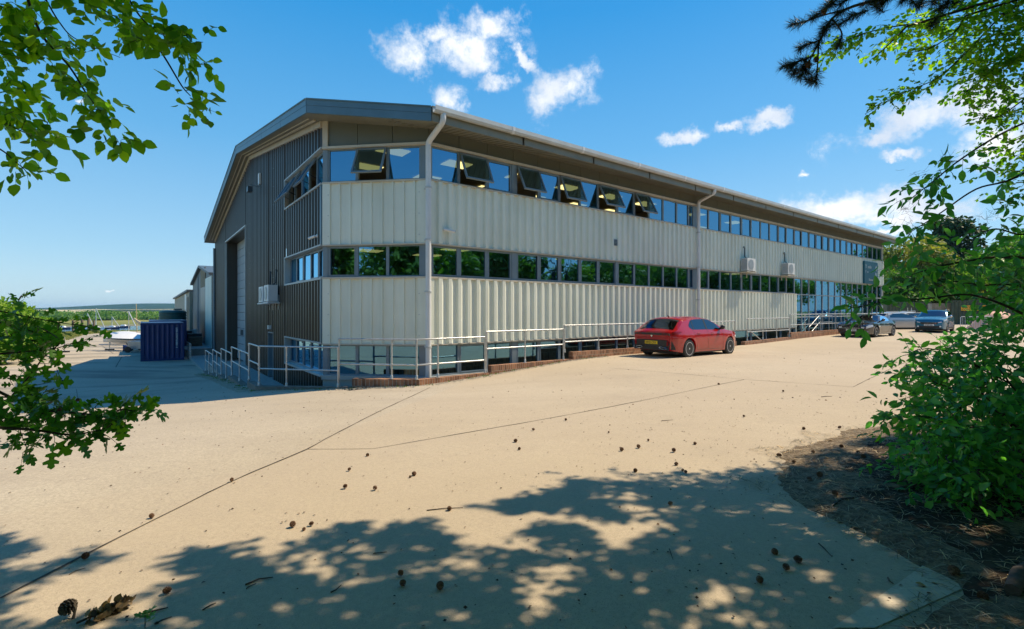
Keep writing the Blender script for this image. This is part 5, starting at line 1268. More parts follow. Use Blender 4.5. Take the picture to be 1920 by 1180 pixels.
# temporary fence posts
def tpost(px_, py_, h, lab):
    x, y = pxg(px_, py_); z = g1(x, y); t = thing('barrier_post', lab, 'post', (x, y, z), group='barrier posts across the yard')
    mb = MB(lambda a,b,c_: (x+a, y+b, z+c_)); mb.box(-.35,.35,-.13,.13,0,.13); mb.build('foot_block', M_BLACK, t)
    mb = MB(lambda a,b,c_: (x+a, y+b, z+c_)); mb.tube([(0,0,.1),(0,0,h)], .035, 8); mb.box(.03,.10,-.03,.03,h*.25,h*.5); mb.build('pole', M_GALV, t)
    return x, y, z
a = tpost(205.5, 657, 1.75, 'slim steel barrier post left of the navy container')
mb = MB(); b = L(-6.0, 41.5); mb.tube([(a[0],a[1],a[2]+1.72),(b[0],b[1],a[2]+1.72)], .022, 6); t = thing('chain_bar', 'thin bar reaching from the barrier post to the covered dinghies', 'bar', a); mb.build('bar', M_GALV, t)
tpost(29, 664, 2.0, 'pale barrier post by the bushes at the left edge')
tpost(121, 661, 1.3, 'short barrier post behind the hanging leaves on the left')
for i, (px_, py_, h) in enumerate(((137,627,1.1),(154,628,1.3),(166,627,1.6),(176,626,1.1))):
    q = at(px_, py_, 104 if i != 2 else 100); q[2] = g1(q[0], q[1]) if q[0] > -85 else -4.8
    t = thing('timber_pile', ('leftmost','second','third and tallest','rightmost')[i]+' timber pile at the end of the concrete by the creek', 'pile', q, group='timber piles by the creek')
    mb = MB(); mb.tube([tuple(q), tuple(q+ZD*(1.6+h))], .22, 8); mb.build('stake', M_TIMBER, t)
# dinghies under white covers on trolleys
def dinghy(p, h, lab, length=4.6, wd=1.7):
    p = np.array([p[0], p[1], g1(p[0], p[1])]); t = thing('covered_dinghy', lab, 'boat', p, group='covered dinghies')
    c_, s_ = math.cos(h), math.sin(h); F = lambda a, b, z: p+np.array([a*c_-b*s_, a*s_+b*c_, z])
    def half(a): x = a/length; return wd/2*max(.02, (1-max(0, (x-.35)/.65)**2.2))*(.85 if x < .1 else 1)
    mb = MB(F); aa = np.linspace(0, length, 16); 
    mb.grid(lambda a, q: (a, half(a)*q, .75+.35*(1-(1-abs(q)**3.0))-.10+.12*(a/length)**2), aa, np.linspace(-1, 1, 9)); mb.build('hull', M_HULLW, t, smooth=60)
    mb = MB(F); mb.grid(lambda a, q: (a, half(a)*q*1.03, 1.12+.12*(a/length)**2+(.42*math.sin(math.pi*min(1, max(0, a/length)))**.8)*(1-abs(q))), aa, np.linspace(-1, 1, 9)); mb.build('cover', M_COVER, t, smooth=25)
    mb = MB(F)
    for q in (-.5, .5): mb.lathe([(.22,-.06),(.25,0),(.22,.06)], 16, 'y', (1.6, q, .25)); 
    mb.build('trolley_wheels', M_RUBBER, t); mb = MB(F); mb.tube([(.3,0,.6),(3.0,0,.62),(5.0,0,.55)], .035, 6); mb.tube([(1.6,-.5,.3),(1.6,.5,.3)], .03, 6); mb.tube([(1.6,-.45,.3),(1.6,-.3,.7)], .03, 6); mb.tube([(1.6,.45,.3),(1.6,.3,.7)], .03, 6); mb.build('trolley', M_GALV, t)
    return F
for px_, Z_, h, lab in ((247,44,R(178),'nearest covered dinghy beside the navy container'), (250,49,R(172),'covered dinghy just behind the nearest one'), (240,55,R(176),'farthest covered dinghy with its bow to the left')):
    dinghy(((px_+8-CX)/FPX*Z_+1.5, Z_), h, lab)
# grey cabinet / van rear beside the dinghies
q = at(254, 650, 42); q[2] = g1(q[0], q[1]); t = thing('trailer_box', 'pale grey box trailer under the bow of the covered dinghies', 'trailer', q)
mb = MB(lambda a,b,c_: q+np.array([a,b,c_])); mb.box(-.3,.9,-.5,.5,.3,.95); mb.build('box_body', M_GALVP, t); mb = MB(lambda a,b,c_: q+np.array([a,b,c_])); mb.lathe([(.2,-.9),(.26,-.88),(.26,-.78),(.2,-.76)], 16, 'y', (0,0,.26)); mb.build('tyre', M_RUBBER, t)
for i, px_ in enumerate((233, 236.5)):
    q2 = at(px_, 648, 43); q2[2] = g1(q2[0], q2[1]); t = thing('fender', ('left','right')[i]+' of two dark upright fenders standing beside the trailer', 'fender', q2, group='upright fenders'); mb = MB(lambda a,b,c_: q2+np.array([a,b,c_])); mb.lathe([(.03,0),(.11,.06),(.11,.50),(.03,.56)], 12); mb.build('body', M_CBLUE, t, smooth=60)
def mast(px_, ytop, Z_, lab, lean=0.0, stay=True, mat=None, zb=None):
    b = at(px_, 600, Z_); b[2] = (g1(b[0], b[1]) if zb is None else zb); tp = at(px_-lean, ytop, Z_); t = thing('mast', lab, 'mast', b, group='dinghy masts')
    mb = MB(); mb.tube([tuple(b), tuple(tp)], [.05, .03], 6); mb.build('spar', mat or M_MAST, t)
    mb = MB(); mb.tube([tuple(b+(tp-b)*.62-np.array([.5,0,0])), tuple(b+(tp-b)*.62+np.array([.5,0,0]))], .015, 5); mb.build('spreader', mat or M_MAST, t)
    if stay: mb = MB(); e_ = at(px_+13, 612, Z_-2); mb.tube([tuple(tp), tuple(e_)], [.06, .05], 6); mb.build('furled_sail', M_MAST, t)
mast(257.5, 570, 52, 'tall pale wooden mast nearest the navy container', 2.0, False, M_SPAR)
mast(241.5, 585, 56, 'alloy mast with a sloping furled sail above the covered dinghies')
for k in range(2): q = at(258+k*3, 598, 46); t = thing('boom', ('upper','lower')[k]+' of two varnished spars leaning beside the navy container', 'spar', q, group='leaning spars'); mb = MB(); mb.tube([tuple(at(252+k*2.5, 598+k*3, 46)), tuple(at(268, 609+k*4, 45))], .09, 6); mb.build('pole', M_SPAR, t)
# boats afloat
def yacht(px_, py_, lab, length=6.5, mast_top=None, furl=True, hull=None, cabin=True, heading=0.1):
    Z_ = 8*FPX/(py_-HY); p = np.array([(px_-CX)/FPX*Z_, Z_, -8.0]); t = thing('moored_boat', lab, 'boat', p, group='boats moored on the creek'); c_, s_ = math.cos(heading), math.sin(heading)
    F = lambda a, b, z: p+np.array([a*c_-b*s_, a*s_+b*c_, z]); hw = length*.16
    def half(a): x = a/length+.5; return hw*max(.03, 1-max(0, (x-.35)/.65)**2)*(.85 if x < .05 else 1)
    mb = MB(F); aa = np.linspace(-length/2, length/2, 12); mb.grid(lambda a, q: (a, half(a)*math.sin(q*1.57)*(1 if abs(q) < 1 else 1), -.2+1.0*abs(q)**3+.2*(a/length+.5)**2), aa, np.linspace(-1, 1, 9)); mb.build('hull', hull or M_HULLW, t, smooth=60)
    mb = MB(F); mb.grid(lambda a, q: (a, half(a)*q, .80+.2*(a/length+.5)**2+.05*(1-q*q)), aa, np.linspace(-1, 1, 5)); mb.build('deck', M_HULLW, t)
    if cabin: mb = MB(F); mb.prism([(-length*.15,-hw*.6,.85),(length*.20,-hw*.5,.9),(length*.12,-hw*.45,1.45),(-length*.12,-hw*.5,1.5)], (0, hw*1.1, 0)); mb.build('cabin', M_HULLW, t)
    if mast_top:
        tp = np.array([p[0], p[1], (HY-mast_top)/FPX*Z_]); mb = MB(); mb.tube([tuple(p+ZD*.8), tuple(tp)], [.16, .11], 6); mb.build('mast', M_MAST, t)
        mb = MB(); mb.tube([tuple(p+(tp-p)*.6-np.array([1.1,0,0])), tuple(p+(tp-p)*.6+np.array([1.1,0,0]))], .05, 5); mb.build('spreader', M_MAST, t)
        if furl: mb = MB(); mb.tube([tuple(tp), tuple(F(length*.5, 0, 1.0))], [.10, .14], 6); mb.build('furled_sail', M_MAST, t)
yacht(117, 618.0, 'dark hulled motorboat moored at the left end of the creek', 6.2, None, False, M_HULLB)
yacht(147, 617.0, 'white motor cruiser just right of the dark hulled motorboat', 5.5, None, False)
yacht(180, 619.5, 'sailing boat with the tallest mast on the creek', 6.5, 578.5, True)
yacht(164, 620.5, 'small sailing boat with a short raked mast behind the timber piles', 5.0, 588, True)
yacht(210, 617.5, 'dark hulled sailing boat with a short mast in mid creek', 6.0, 594, True, M_HULLB)
yacht(231, 615.0, 'low dark boat near the far bank', 6.0, None, False, M_HULLB)
yacht(198, 622.5, 'white upturned dinghy at the top of the slipway', 3.8, None, False, cabin=False)
# ================= containers and fence on the right =================
def cpt(px_, Z_): return np.array([(px_-CX)/FPX*Z_, Z_])
a = cpt(1784, 47.5); b = cpt(1905, 45.0); dr = unit(b-a); nn_ = np.array([-dr[1], dr[0]])
zg = g1(*a)-.3
t, GF = container('shipping_container', 'dark green shipping container with orange lettering beyond the crossover', (*a, zg), dr, nn_, 2.44, 6.3, 2.62, M_CGREEN)
GT = lambda a_, h, z: GF(.75+a_, .03+z, 1.72+h)
mb = MB(GF); mb.box(.70, 2.42, .012, .022, 1.62, 2.12); p = mb.build('lettering_band', M_YEL, t)
text_mb('CLEVELAND', .27, lambda a_, h, z: GF(.74+a_, .026+z, 1.89+h), 1.02, .004, .002).build('lettering', M_CGREEN, p)
text_mb('CONTAINERS', .25, lambda a_, h, z: GF(.74+a_, .026+z, 1.66+h), .98, .004, .002).build('lettering', M_CGREEN, p)
a = cpt(1662, 49.5); b = cpt(1745, 48.5); dr = unit(b-a); container('shipping_container', 'dark container with no lettering left of the green one', (*a, zg), dr, np.array([-dr[1], dr[0]]), 2.44, 3.9, 2.5, M_CGREEN)
a = cpt(1742, 48.4); b = cpt(1783, 48.0); dr = unit(b-a); t = thing('tarpaulin_fence', 'mottled dark screen fence between the two containers', 'fence', (*a, zg)); mb = MB(lambda p_, q_, r_: np.append(a+dr*p_, zg+r_)+np.array([0,q_,0])); mb.box(0, 2.3, 0, .08, 0, 2.35); mb.build('screen', M_STONE, t)
for i in range(3): mb = MB(); q = a+dr*(i*.12-.3); mb.tube([(q[0],q[1]-.3,zg),(q[0],q[1]-.3,zg+2.3)], .03, 6); mb.build('post', M_GALV, t)
# crowd barrier and orange covered load
q = cpt(1828, 34.0); zq = g1(*q); t = thing('crowd_barrier', 'white tubular crowd barrier right of the blue crossover', 'barrier', (*q, zq)); Fq = lambda a_, b_, c_: np.array([q[0]+a_, q[1]+b_, zq+c_])
mb = MB(Fq); mb.tube([(-1,0,0),(-1,0,1.0),(-.93,0,1.07),(1.1,0,1.07),(1.17,0,1.0),(1.17,0,0)], .022, 6); mb.build('frame', M_WHITE, t)
for k in range(12): mb = MB(Fq); mb.tube([(-.85+k*.165,0,.2),(-.85+k*.165,0,1.07)], .010, 5); mb.build('bar', M_WHITE, t)
mb = MB(Fq); mb.tube([(-1,0,.2),(1.17,0,.2)], .015, 5); mb.build('lower_bar', M_WHITE, t)
q5 = cpt(1868, 36.0); z5 = g1(*q5); t = thing('covered_load', 'orange and cream tarpaulin heap beside the green container', 'tarpaulin', (*q5, z5)); mb = MB(lambda a_, b_, c_: np.array([q5[0]+a_, q5[1]+b_, z5+c_])); 
mb.grid(lambda u, v: (u*1.5, v*1.1, 1.35*max(0, 1-abs(u)**2.5)*max(0, 1-abs(v)**3)+.08*math.sin(u*9+v*5)), np.linspace(-1,1,17), np.linspace(-1,1,11)); mb.build('sheet', M_ORANGE, t, smooth=30)
t = thing('scaffold_frame', 'pale scaffold tube frame behind the rails beyond the roadster', 'frame', (*cpt(1690, 44), -1.5)); 
for px_ in (1665, 1686, 1702, 1709, 1716): p_ = cpt(px_, 44); mb = MB(); mb.tube([(p_[0],p_[1],-1.7),(p_[0],p_[1],.25 if px_ in (1702,1709) else -.05)], .03, 6); mb.build('tube', M_GALV, t)
mb = MB(); p_, q_ = cpt(1662, 44), cpt(1716, 44); mb.tube([(p_[0],p_[1],-.12),(q_[0],q_[1],-.05)], .035, 6); mb.build('tube', M_GALV, t)

# ================= distant and mid distance trees =================
# wooded far bank of the creek, read as one mass
lv = Leaves(TD); e2 = e[:2]; l3 = np.array([e2[1], -e2[0]])
for k in range(900):
    lat = rng.uniform(-330, 330); qd = rng.uniform(425, 500); p = e2*qd+l3*lat; h = rng.uniform(4.4, 6.0)*(.75+.45*float(vnoise(np.array([lat]), np.array([3.]), 40, 9)[0])); r_ = rng.uniform(4, 7); m_ = 130
    if qd < 440: h *= .55
    q = rvec(m_)*rng.uniform(.6, 1, size=(m_,1))*np.array([r_, r_, h*.5]); lv.add(np.array([p[0], p[1], -6.4+h*.5])+q, rvec(m_), unit(q+np.array([0,0,2.])), rng.uniform(.9, 2.0, m_), np.clip(rng.uniform(.15, .75)+rng.normal(size=m_)*.12, 0, 1))
lv.build('far_wood', M_LEAF_FAR, kind='stuff', label='belt of dark green woodland along the far bank of the creek')
# reeds and marsh tufts, near bank grass
def tufts(name, label, n, fn, hmin, hmax, mat, per=4):
    lv = Leaves((np.array([(0,-.05,0),(0,.05,0),(1,0,.12)]), np.array([(0,1,2)])))
    P = fn(n); m_ = len(P)
    for j in range(per): lv.add(P+rng.normal(size=(m_,3))*[.06,.06,0], unit(np.array([0,0,1.])+rng.normal(size=(m_,3))*.35), rvec(m_), rng.uniform(hmin, hmax, m_), rng.uniform(0, 1, m_))
    lv.build(name, mat, kind='stuff', label=label)
def bankfn(n):
    x = rng.uniform(-100, -28, n*3); y = rng.uniform(10, 128, n*3); s = sdf(x, y, YARD); k = (s > .1) & (s < 16) & (x/y > -1.25); x, y = x[k][:n], y[k][:n]; return np.stack([x, y, terrain(x, y)], -1)
M_GRASS = leafmat('grass_blade', (.10, .15, .03), (.26, .26, .07), rough=.7, trans=.2)
tufts('bank_grass', 'sunlit rough grass on the bank left of the concrete', 26000, bankfn, .15, .5, M_GRASS)
def weedfn(n): P = np.array([w2(*q) for q in along(n, (.0, .22))]); return np.concatenate([P, G(P[:,0], P[:,1])[:,None]], 1)
M_WEED = leafmat('weed_leaf', (.04, .10, .015), (.12, .20, .03), rough=.6, trans=.3)
cl = np.repeat(weedfn(80), 12, 0)+rng.normal(size=(960,3))*[.05,.05,0]; lv = Leaves(TO); lv.add(cl, unit(rng.normal(size=(960,3))*.7+[0,0,1]), rvec(960), rng.uniform(.02, .055, 960), rng.uniform(0, 1, 960)); lv.build('kerb_weeds', M_WEED, kind='stuff', label='small green weeds growing along the foot of the kerbs')
# left bushes on the bank
for (px_, Z_, h, r_, lab, mt, sh, tint) in ((-36, 33, 4.9, 3.0, 'tall bright green tree at the left edge above the fence stakes', M_LEAF_FAR, 'round', .9), (22, 38, 4.3, 2.1, 'rounded green bush right of the tallest tree at the left edge', M_LEAF_FAR, 'round', .85), (58, 47, 3.9, 1.9, 'low pale green bush nearest the creek on the left bank', M_LEAF_FAR, 'round', .9), (-66, 29, 4.4, 2.6, 'bush at the left frame edge in front of the tall tree', M_LEAF_FAR, 'round', .7)):
    q = cpt(px_, Z_); far_tree('bank_tree', lab, (q[0], q[1], float(terrain(q[:1], q[1:])[0])), h, r_, 9000, .26, mt, .14, sh, 22, 'trees on the left bank', tint, low=.02)
for i in range(6):
    q = cpt(2+i*9, 40+i*.5); z = g1(*q); t = thing('fence_stake', ('first','second','third','fourth','fifth','sixth')[i]+' short pale stake from the left edge below the bushes', 'stake', (*q, z), group='stakes below the left bushes'); mb = MB(); mb.tube([(q[0],q[1],z-.1),(q[0]+.05-.15*(i%2),q[1],z+.85)], .07, 6); mb.build('stake_post', M_TIMBER, t)
# trees on the right beyond the containers
for (px_, Z_, h, r_, n, lf, mt, sh, tint, lab) in (
    (1795, 78, 17.2, 8.0, 14000, .55, M_LEAF_CON, 'cone', .6, 'broad dark conifer with the highest crown beyond the containers'),
    (1722, 60, 11.6, 5.2, 12000, .36, M_LEAF_FARL, 'round', .55, 'pale blossoming tree in front of the dark conifer'),
    (1700, 68, 9.5, 5.5, 10000, .42, M_LEAF_FAR, 'round', .35, 'green tree just right of the end of the long building'),
    (1690, 56, 6.3, 3.6, 8000, .34, M_LEAF_FAR, 'round', .3, 'dark shrubby tree above the container left of the pale tree'),
    (1850, 62, 9.0, 5.0, 11000, .38, M_LEAF_FAR, 'round', .6, 'mid green tree above the green container'),
    (1878, 54, 4.8, 3.4, 9000, .30, M_LEAF_FARL, 'round', .45, 'bright yellow green bush behind the green container'),
    (1930, 66, 12.5, 6.0, 11000, .42, M_LEAF_FAR, 'round', .5, 'tall green tree at the right edge beyond the containers'),
    (1768, 58, 8.0, 4.2, 10000, .36, M_LEAF_FAR, 'round', .42, 'green tree between the pale tree and the yellow green bush'),
    (1650, 74, 8.0, 5.0, 8000, .45, M_LEAF_FAR, 'round', .4, 'tree half hidden behind the end wall of the building'),
    (1990, 50, 10.5, 5.5, 9000, .42, M_LEAF_FAR, 'round', .45, 'tree just beyond the right edge of the view')):
    q = cpt(px_, Z_); far_tree('distant_tree', lab, (q[0], q[1], -1.6), h, r_, n, lf, mt, .3, sh, 26, 'trees beyond the containers', tint)
# trees behind and to the right of the camera, mirrored in the glass
for i, (x, y, h, r_) in enumerate(((26,-8,12,5.5),(33,-3,11.5,5.5),(40,3,11,5.5),(20,-13,12,5.5),(12,-12,12.5,5.5),(4,-13,11,5),(-4,-12,12,5.5),(-13,-11,10,5),(47,9,10,5.5),(54,16,10,5.5),(-22,-8,9,5),(61,23,9.5,5.5),(68,31,9.5,5.5),(75,40,9,5.5))):
    far_tree('woodland_tree', 'tree of the wood behind the viewer mirrored in the office windows', (x, y, g1(x, y)-.1), h, r_, 9000, .50, M_LEAF_FAR, .22, 'round', 24, 'woodland behind the viewer', .45)
# ================= overhanging and near vegetation =================
def atp(x, y, Z): return at(x, y, Z)
def pclump(lv, wd, x, y, Z, rx, ry, ntw, tl, leaf, gap, tint=.5, rz=.35, droop=.3, flat=.5, rad=.004):
    clump(lv, wd, at(x, y, Z), (rx/FPX*Z, rz, ry/FPX*Z), ntw, tl, leaf, gap, tint, droop, None, flat, rad)
def pbranch(lv, wd, pts, r0, r1, ntw, tl, leaf, gap, **k): return branch(lv, wd, [at(*p) for p in pts], r0, r1, ntw, tl, leaf, gap, **k)
# ---- tree overhanging at the top left ----
base = np.array([-6.2, 1.6, g1(-6.2, 1.6)])
LT = thing('overhanging_tree', 'broad leaved tree hanging in at the upper left corner', 'tree', base)
lv = Leaves(TB); wd = MB()
wd.tube([tuple(base-ZD*.2), tuple(base+[.2,.1,2.0]), tuple(base+[.6,.5,4.2]), (-4.3,2.6,3.6)], [.17,.14,.10,.05], 10)
k = dict(droop=.45, tint=.55, rad=.0022)
root = (-4.3, 2.6, 3.6)
def lb(pts, r0, r1, n, tl, t0=.2, **q): 
    a = at(*pts[0]); wd.tube([root, tuple((np.array(root)+a)/2+[0,0,.15]), tuple(a)], [.03, .018, r0], 6, False); kk = dict(k); kk.update(q)
    pbranch(lv, wd, pts, r0, r1, n, tl, .082, .034, t0=t0, **kk)
lb([(40,-40,3.3),(75,60,3.3),(130,125,3.3),(165,180,3.25),(203,225,3.2)], .010, .003, 15, .13, .05)
lb([(70,-30,3.4),(110,40,3.4),(145,75,3.4),(225,108,3.4)], .006, .002, 4, .12, .1)
lb([(205,-20,3.3),(262,52,3.3),(302,98,3.25),(340,160,3.2),(357,180,3.2)], .009, .003, 3, .12, .0)
lb([(225,-30,3.2),(262,30,3.2),(300,62,3.2),(355,68,3.15)], .007, .003, 12, .13, .1)
lb([(120,-30,3.4),(180,10,3.4),(230,40,3.4)], .007, .003, 12, .14, .0)
lb([(-60,180,3.1),(0,225,3.1),(60,255,3.1),(95,268,3.1)], .006, .002, 8, .12)
lb([(-60,250,3.0),(0,280,3.0),(25,300,3.0),(48,320,3.0)], .006, .002, 3, .08, .6)
for (x, y, rx, ry, n, ti) in ((40,40,50,36,20,.75),(20,110,38,42,20,.62),(90,120,42,18,9,.55),(25,190,38,34,24,.7),(62,225,26,24,13,.75),(90,70,26,20,5,.6),(210,22,46,20,14,.6),(165,20,30,18,8,.55),(228,55,14,18,5,.5),
                              (205,245,15,18,9,.4),(172,185,18,16,8,.45),(362,200,17,14,10,.4),(320,72,28,18,14,.5),(352,105,20,15,7,.45),(285,90,14,14,5,.5),(370,68,12,9,4,.4),(50,325,14,15,8,.4),(95,265,13,9,3,.4),(165,82,15,13,6,.5),(-20,60,50,60,16,.7),(-30,180,40,60,14,.7),(15,5,50,20,12,.8)):
    pclump(lv, wd, x, y, 3.15, rx, ry, n, .09, .080, .030, ti, .16, .5, .45, .002)
wd.build('trunk', M_TWIG, LT, smooth=60); lv.build('foliage', M_LEAF_BEECH, LT)
# ---- hawthorn reaching in at the left ----
base = np.array([-3.6, 1.0, g1(-3.6, 1.0)]); HT = thing('hawthorn', 'hawthorn with lobed leaves and small dark berries reaching in from the left', 'tree', base)
lv = Leaves(TL); wd = MB(); root = (-2.9, 1.5, -.25)
wd.tube([tuple(base-ZD*.1), tuple(base+[.2,.2,.7]), root, (-3.0,1.6,.6)], [.06,.05,.035,.01], 8)
def hb(pts, r0, r1, n, tl, leaf=.060, **q):
    a = at(*pts[0]); wd.tube([root, tuple((np.array(root)+a)/2), tuple(a)], [.02,.012,r0], 6, False); kk = dict(droop=.15, tint=.45, rad=.0016, flat=.35); kk.update(q); pbranch(lv, wd, pts, r0, r1, n, tl, leaf, .026, **kk)
hb([(-40,715,1.9),(20,745,1.9),(90,770,1.9),(150,775,1.85),(205,782,1.8),(225,768,1.8),(255,772,1.8)], .006, .0015, 17, .065)
hb([(-40,800,1.8),(60,806,1.8),(130,815,1.8),(190,806,1.8),(212,795,1.8)], .006, .0015, 16, .085)
hb([(20,745,1.9),(60,700,1.9),(80,672,1.9),(100,655,1.9),(112,640,1.9),(95,625,1.95),(70,612,2.0)], .003, .0018, 5, .045, .05)
hb([(100,655,1.9),(135,645,1.9),(150,640,1.9)], .002, .001, 3, .035, .048)
hb([(-40,600,2.1),(20,610,2.1),(60,622,2.1),(100,640,2.1)], .006, .0015, 13, .08)
hb([(-40,575,2.1),(40,592,2.1),(110,605,2.1),(165,612,2.1)], .004, .001, 9, .055, .045)
hb([(-30,640,2.0),(20,632,2.0),(70,640,2.0)], .004, .001, 8, .07)
for (x, y, rx, ry, n) in ((40,740,45,30,11),(100,760,45,26,11),(70,800,60,20,11),(150,790,40,14,6),(20,690,26,18,5),(15,620,26,20,7),(55,640,24,14,4),(5,800,30,24,7),(95,722,26,14,5),(40,850,10,8,2),(8,848,12,10,2),(200,770,20,10,4),(240,766,12,6,2)):
    pclump(lv, wd, x, y, 1.9, rx, ry, n, .055, .056, .024, .42, .10, .2, .35, .0014)
pclump(lv, wd, 18, 555, 2.3, 16, 12, 2, .05, .05, .03, .4, .1)
wd.build('branches', M_TWIG, HT, smooth=60); lv.build('foliage', M_LEAF_OAK, HT)
for (x, y) in ((131,833),(137,833),(181,821),(150,795),(146,750),(112,768)):
    mb = MB(); p = at(x, y, 1.83); mb.lathe([(.001,-.007),(.006,-.004),(.0072,0),(.006,.004),(.001,.007)], 10, 'z', tuple(p)); mb.tube([tuple(p+[0,0,.005]), tuple(p+[-.006,0,.04])], .0007, 4); mb.build('berry', M_WOODB, HT, smooth=60)
# ---- elder shrub and tree on the right ----
eb = np.array([5.6, 4.6, g1(5.6, 4.6)]); ES = thing('elder_bush', 'large leafy elder bush crowding the right side above the pine litter', 'bush', eb)
lv = Leaves(TE); wd = MB()
for (x, y, Z, rx, ry, n, ti, rz) in ((1735,820,4.4,55,50,26,.45,.4),(1785,880,4.1,70,60,34,.45,.4),(1850,820,4.2,80,90,52,.4,.5),(1900,900,4.0,80,80,40,.35,.5),(1770,745,4.7,60,50,32,.5,.5),(1850,710,4.8,80,70,48,.45,.5),(1722,775,4.6,40,26,12,.5,.3),
        (1800,675,5.2,60,24,20,.55,.5),(1890,640,5.2,50,36,26,.5,.5),(1905,750,4.6,60,90,44,.4,.5),(1835,935,3.9,55,36,15,.45,.3),(1712,893,4.3,34,20,9,.4,.25),(1745,692,5.0,40,30,14,.5,.4),(1735,674,5.2,22,12,4,.5,.3),(1960,850,3.9,80,140,50,.4,.6),(1965,640,4.6,50,90,26,.4,.6),
        (1770,905,3.85,50,40,20,.55,.3),(1860,960,3.7,50,30,9,.4,.3),(1780,830,3.9,60,50,22,.6,.3),(1830,760,4.1,70,60,26,.55,.3),(1650,868,4.6,14,8,2,.5,.15),(1690,850,4.5,22,14,4,.45,.2),(1905,585,4.7,36,44,22,.55,.3),(1890,660,4.9,40,36,20,.5,.4),(1930,520,4.5,36,80,30,.5,.3),(1820,790,4.3,80,70,30,.6,.5),(1885,690,4.6,50,50,24,.6,.4)):
    pclump(lv, wd, x, y, Z, rx, ry, int(n*1.75), .20, .088, .046, ti, rz, .35, .55, .003)
pbranch(lv, wd, [(1830,800,4.4),(1760,785,4.4),(1700,780,4.4),(1652,788,4.4)], .008, .002, 9, .16, .10, .05, tint=.6)
pbranch(lv, wd, [(1830,740,4.8),(1760,720,4.8),(1715,700,4.8),(1700,705,4.8)], .008, .002, 8, .16, .10, .05, tint=.5)
pbranch(lv, wd, [(1840,690,5.0),(1780,660,5.0),(1725,655,5.0),(1705,668,5.0)], .008, .002, 8, .15, .10, .05, tint=.5)
for k_ in range(26):
    a_ = eb+[rng.normal()*.5, rng.normal()*.4, -.1]; b_ = at(rng.uniform(1740, 1950), rng.uniform(640, 880), rng.uniform(4.0, 5.0)); wd.tube([tuple(a_), tuple((a_+b_)/2+rng.normal(size=3)*.12), tuple(b_)], [.022, .014, .005], 6, False)
wd.tube([tuple(at(1835,880,3.75)), tuple(at(1838,940,3.7)), tuple(at(1845,968,3.7))], [.008,.008,.006], 6)
wd.build('stems', M_TWIG, ES, smooth=60); lv.build('foliage', M_LEAF_ELDER, ES)
# dense heart of the bush
et = np.array([7.0, 4.0, g1(7.0, 4.0)]); ET = thing('elder_tree', 'arching elder branches with drooping leaves in front of the far cars and trees', 'tree', et)
lv = Leaves(TE); wd = MB(); root = np.array([5.9, 3.9, .3]); wd.tube([tuple(et-ZD*.1), tuple(et+[-.3,0,1.0]), tuple(root), (5.6,4.3,1.6)], [.09,.07,.05,.02], 8)
def eb_(pts, r0, r1, n, tl, leaf=.088, t0=.1, **q):
    a = at(*pts[0]); wd.tube([tuple(root), tuple((root+a)/2), tuple(a)], [.03,.02,r0], 6, False); kk = dict(droop=.5, tint=.5, rad=.003); kk.update(q); pbranch(lv, wd, pts, r0, r1, n, tl, leaf, .05, t0=t0, **kk)
eb_([(1990,630,3.9),(1900,580,3.9),(1820,553,3.8),(1740,560,3.75),(1660,566,3.7),(1600,578,3.7)], .012, .003, 6, .09, t0=.75, leaf=.11)
eb_([(1990,490,4.0),(1880,482,4.0),(1800,492,3.9),(1750,503,3.9),(1710,515,3.8)], .014, .003, 15, .15)
eb_([(1990,280,4.4),(1900,335,4.3),(1830,355,4.3),(1760,402,4.2),(1700,440,4.1)], .012, .003, 5, .14, t0=.75)
eb_([(1990,200,4.4),(1880,250,4.3),(1800,300,4.2),(1750,340,4.1),(1705,375,4.1)], .011, .003, 10, .13, t0=.45)
eb_([(1990,560,4.2),(1900,535,4.1),(1840,535,4.1),(1790,528,4.0),(1760,538,3.9)], .010, .003, 9, .14)
eb_([(1990,420,4.3),(1920,440,4.2),(1860,430,4.2),(1800,465,4.1)], .010, .003, 8, .15)
for (x, y, Z, rx, ry, n, ti) in ((1605,578,3.7,26,10,3,.35),(1655,545,3.7,34,16,7,.45),(1610,596,3.65,5,5,1,.3),(1708,468,3.9,24,22,7,.35),(1745,475,3.9,46,26,9,.45),(1800,500,3.9,50,26,11,.4),(1860,505,4.0,50,34,18,.45),(1718,540,3.85,30,12,7,.95),(1716,512,3.85,22,14,5,.4),  # the clump with near-top tint has a spot of sun painted into its leaves
        (1712,425,4.1,34,24,10,.4),(1775,325,4.2,36,26,9,.3),(1738,352,4.1,24,20,6,.3),(1905,560,4.1,40,60,20,.4),(1900,460,4.2,40,50,18,.45),(1890,340,4.5,44,30,16,.5),(1915,400,4.4,30,50,14,.45),(1880,540,4.0,30,26,10,.5)):
    pclump(lv, wd, x, y, Z, rx, ry, n, .13, .092, .052, ti, .25, .40, .45, .0025)
# thin spent flower heads
for (x, y, Z, rx, ry) in ((1730,335,4.1,34,28),(1775,300,4.15,26,14),(1700,392,4.1,16,12),(1700,425,4.0,26,14),(1850,405,4.2,22,10),(1672,510,3.9,22,26),(1700,740,4.4,24,22)):
    for _ in range(22):
        p = at(x+rng.normal()*rx*.5, y+rng.normal()*ry*.5, Z); d_ = rvec()[0]*.07; wd.tube([tuple(p), tuple(p+d_*.6), tuple(p+d_+[0,0,.01])], [.0011,.0009,.0007], 3, False)
wd.build('branches', M_TWIG, ET, smooth=60); lv.build('foliage', M_LEAF_ELDER, ET)
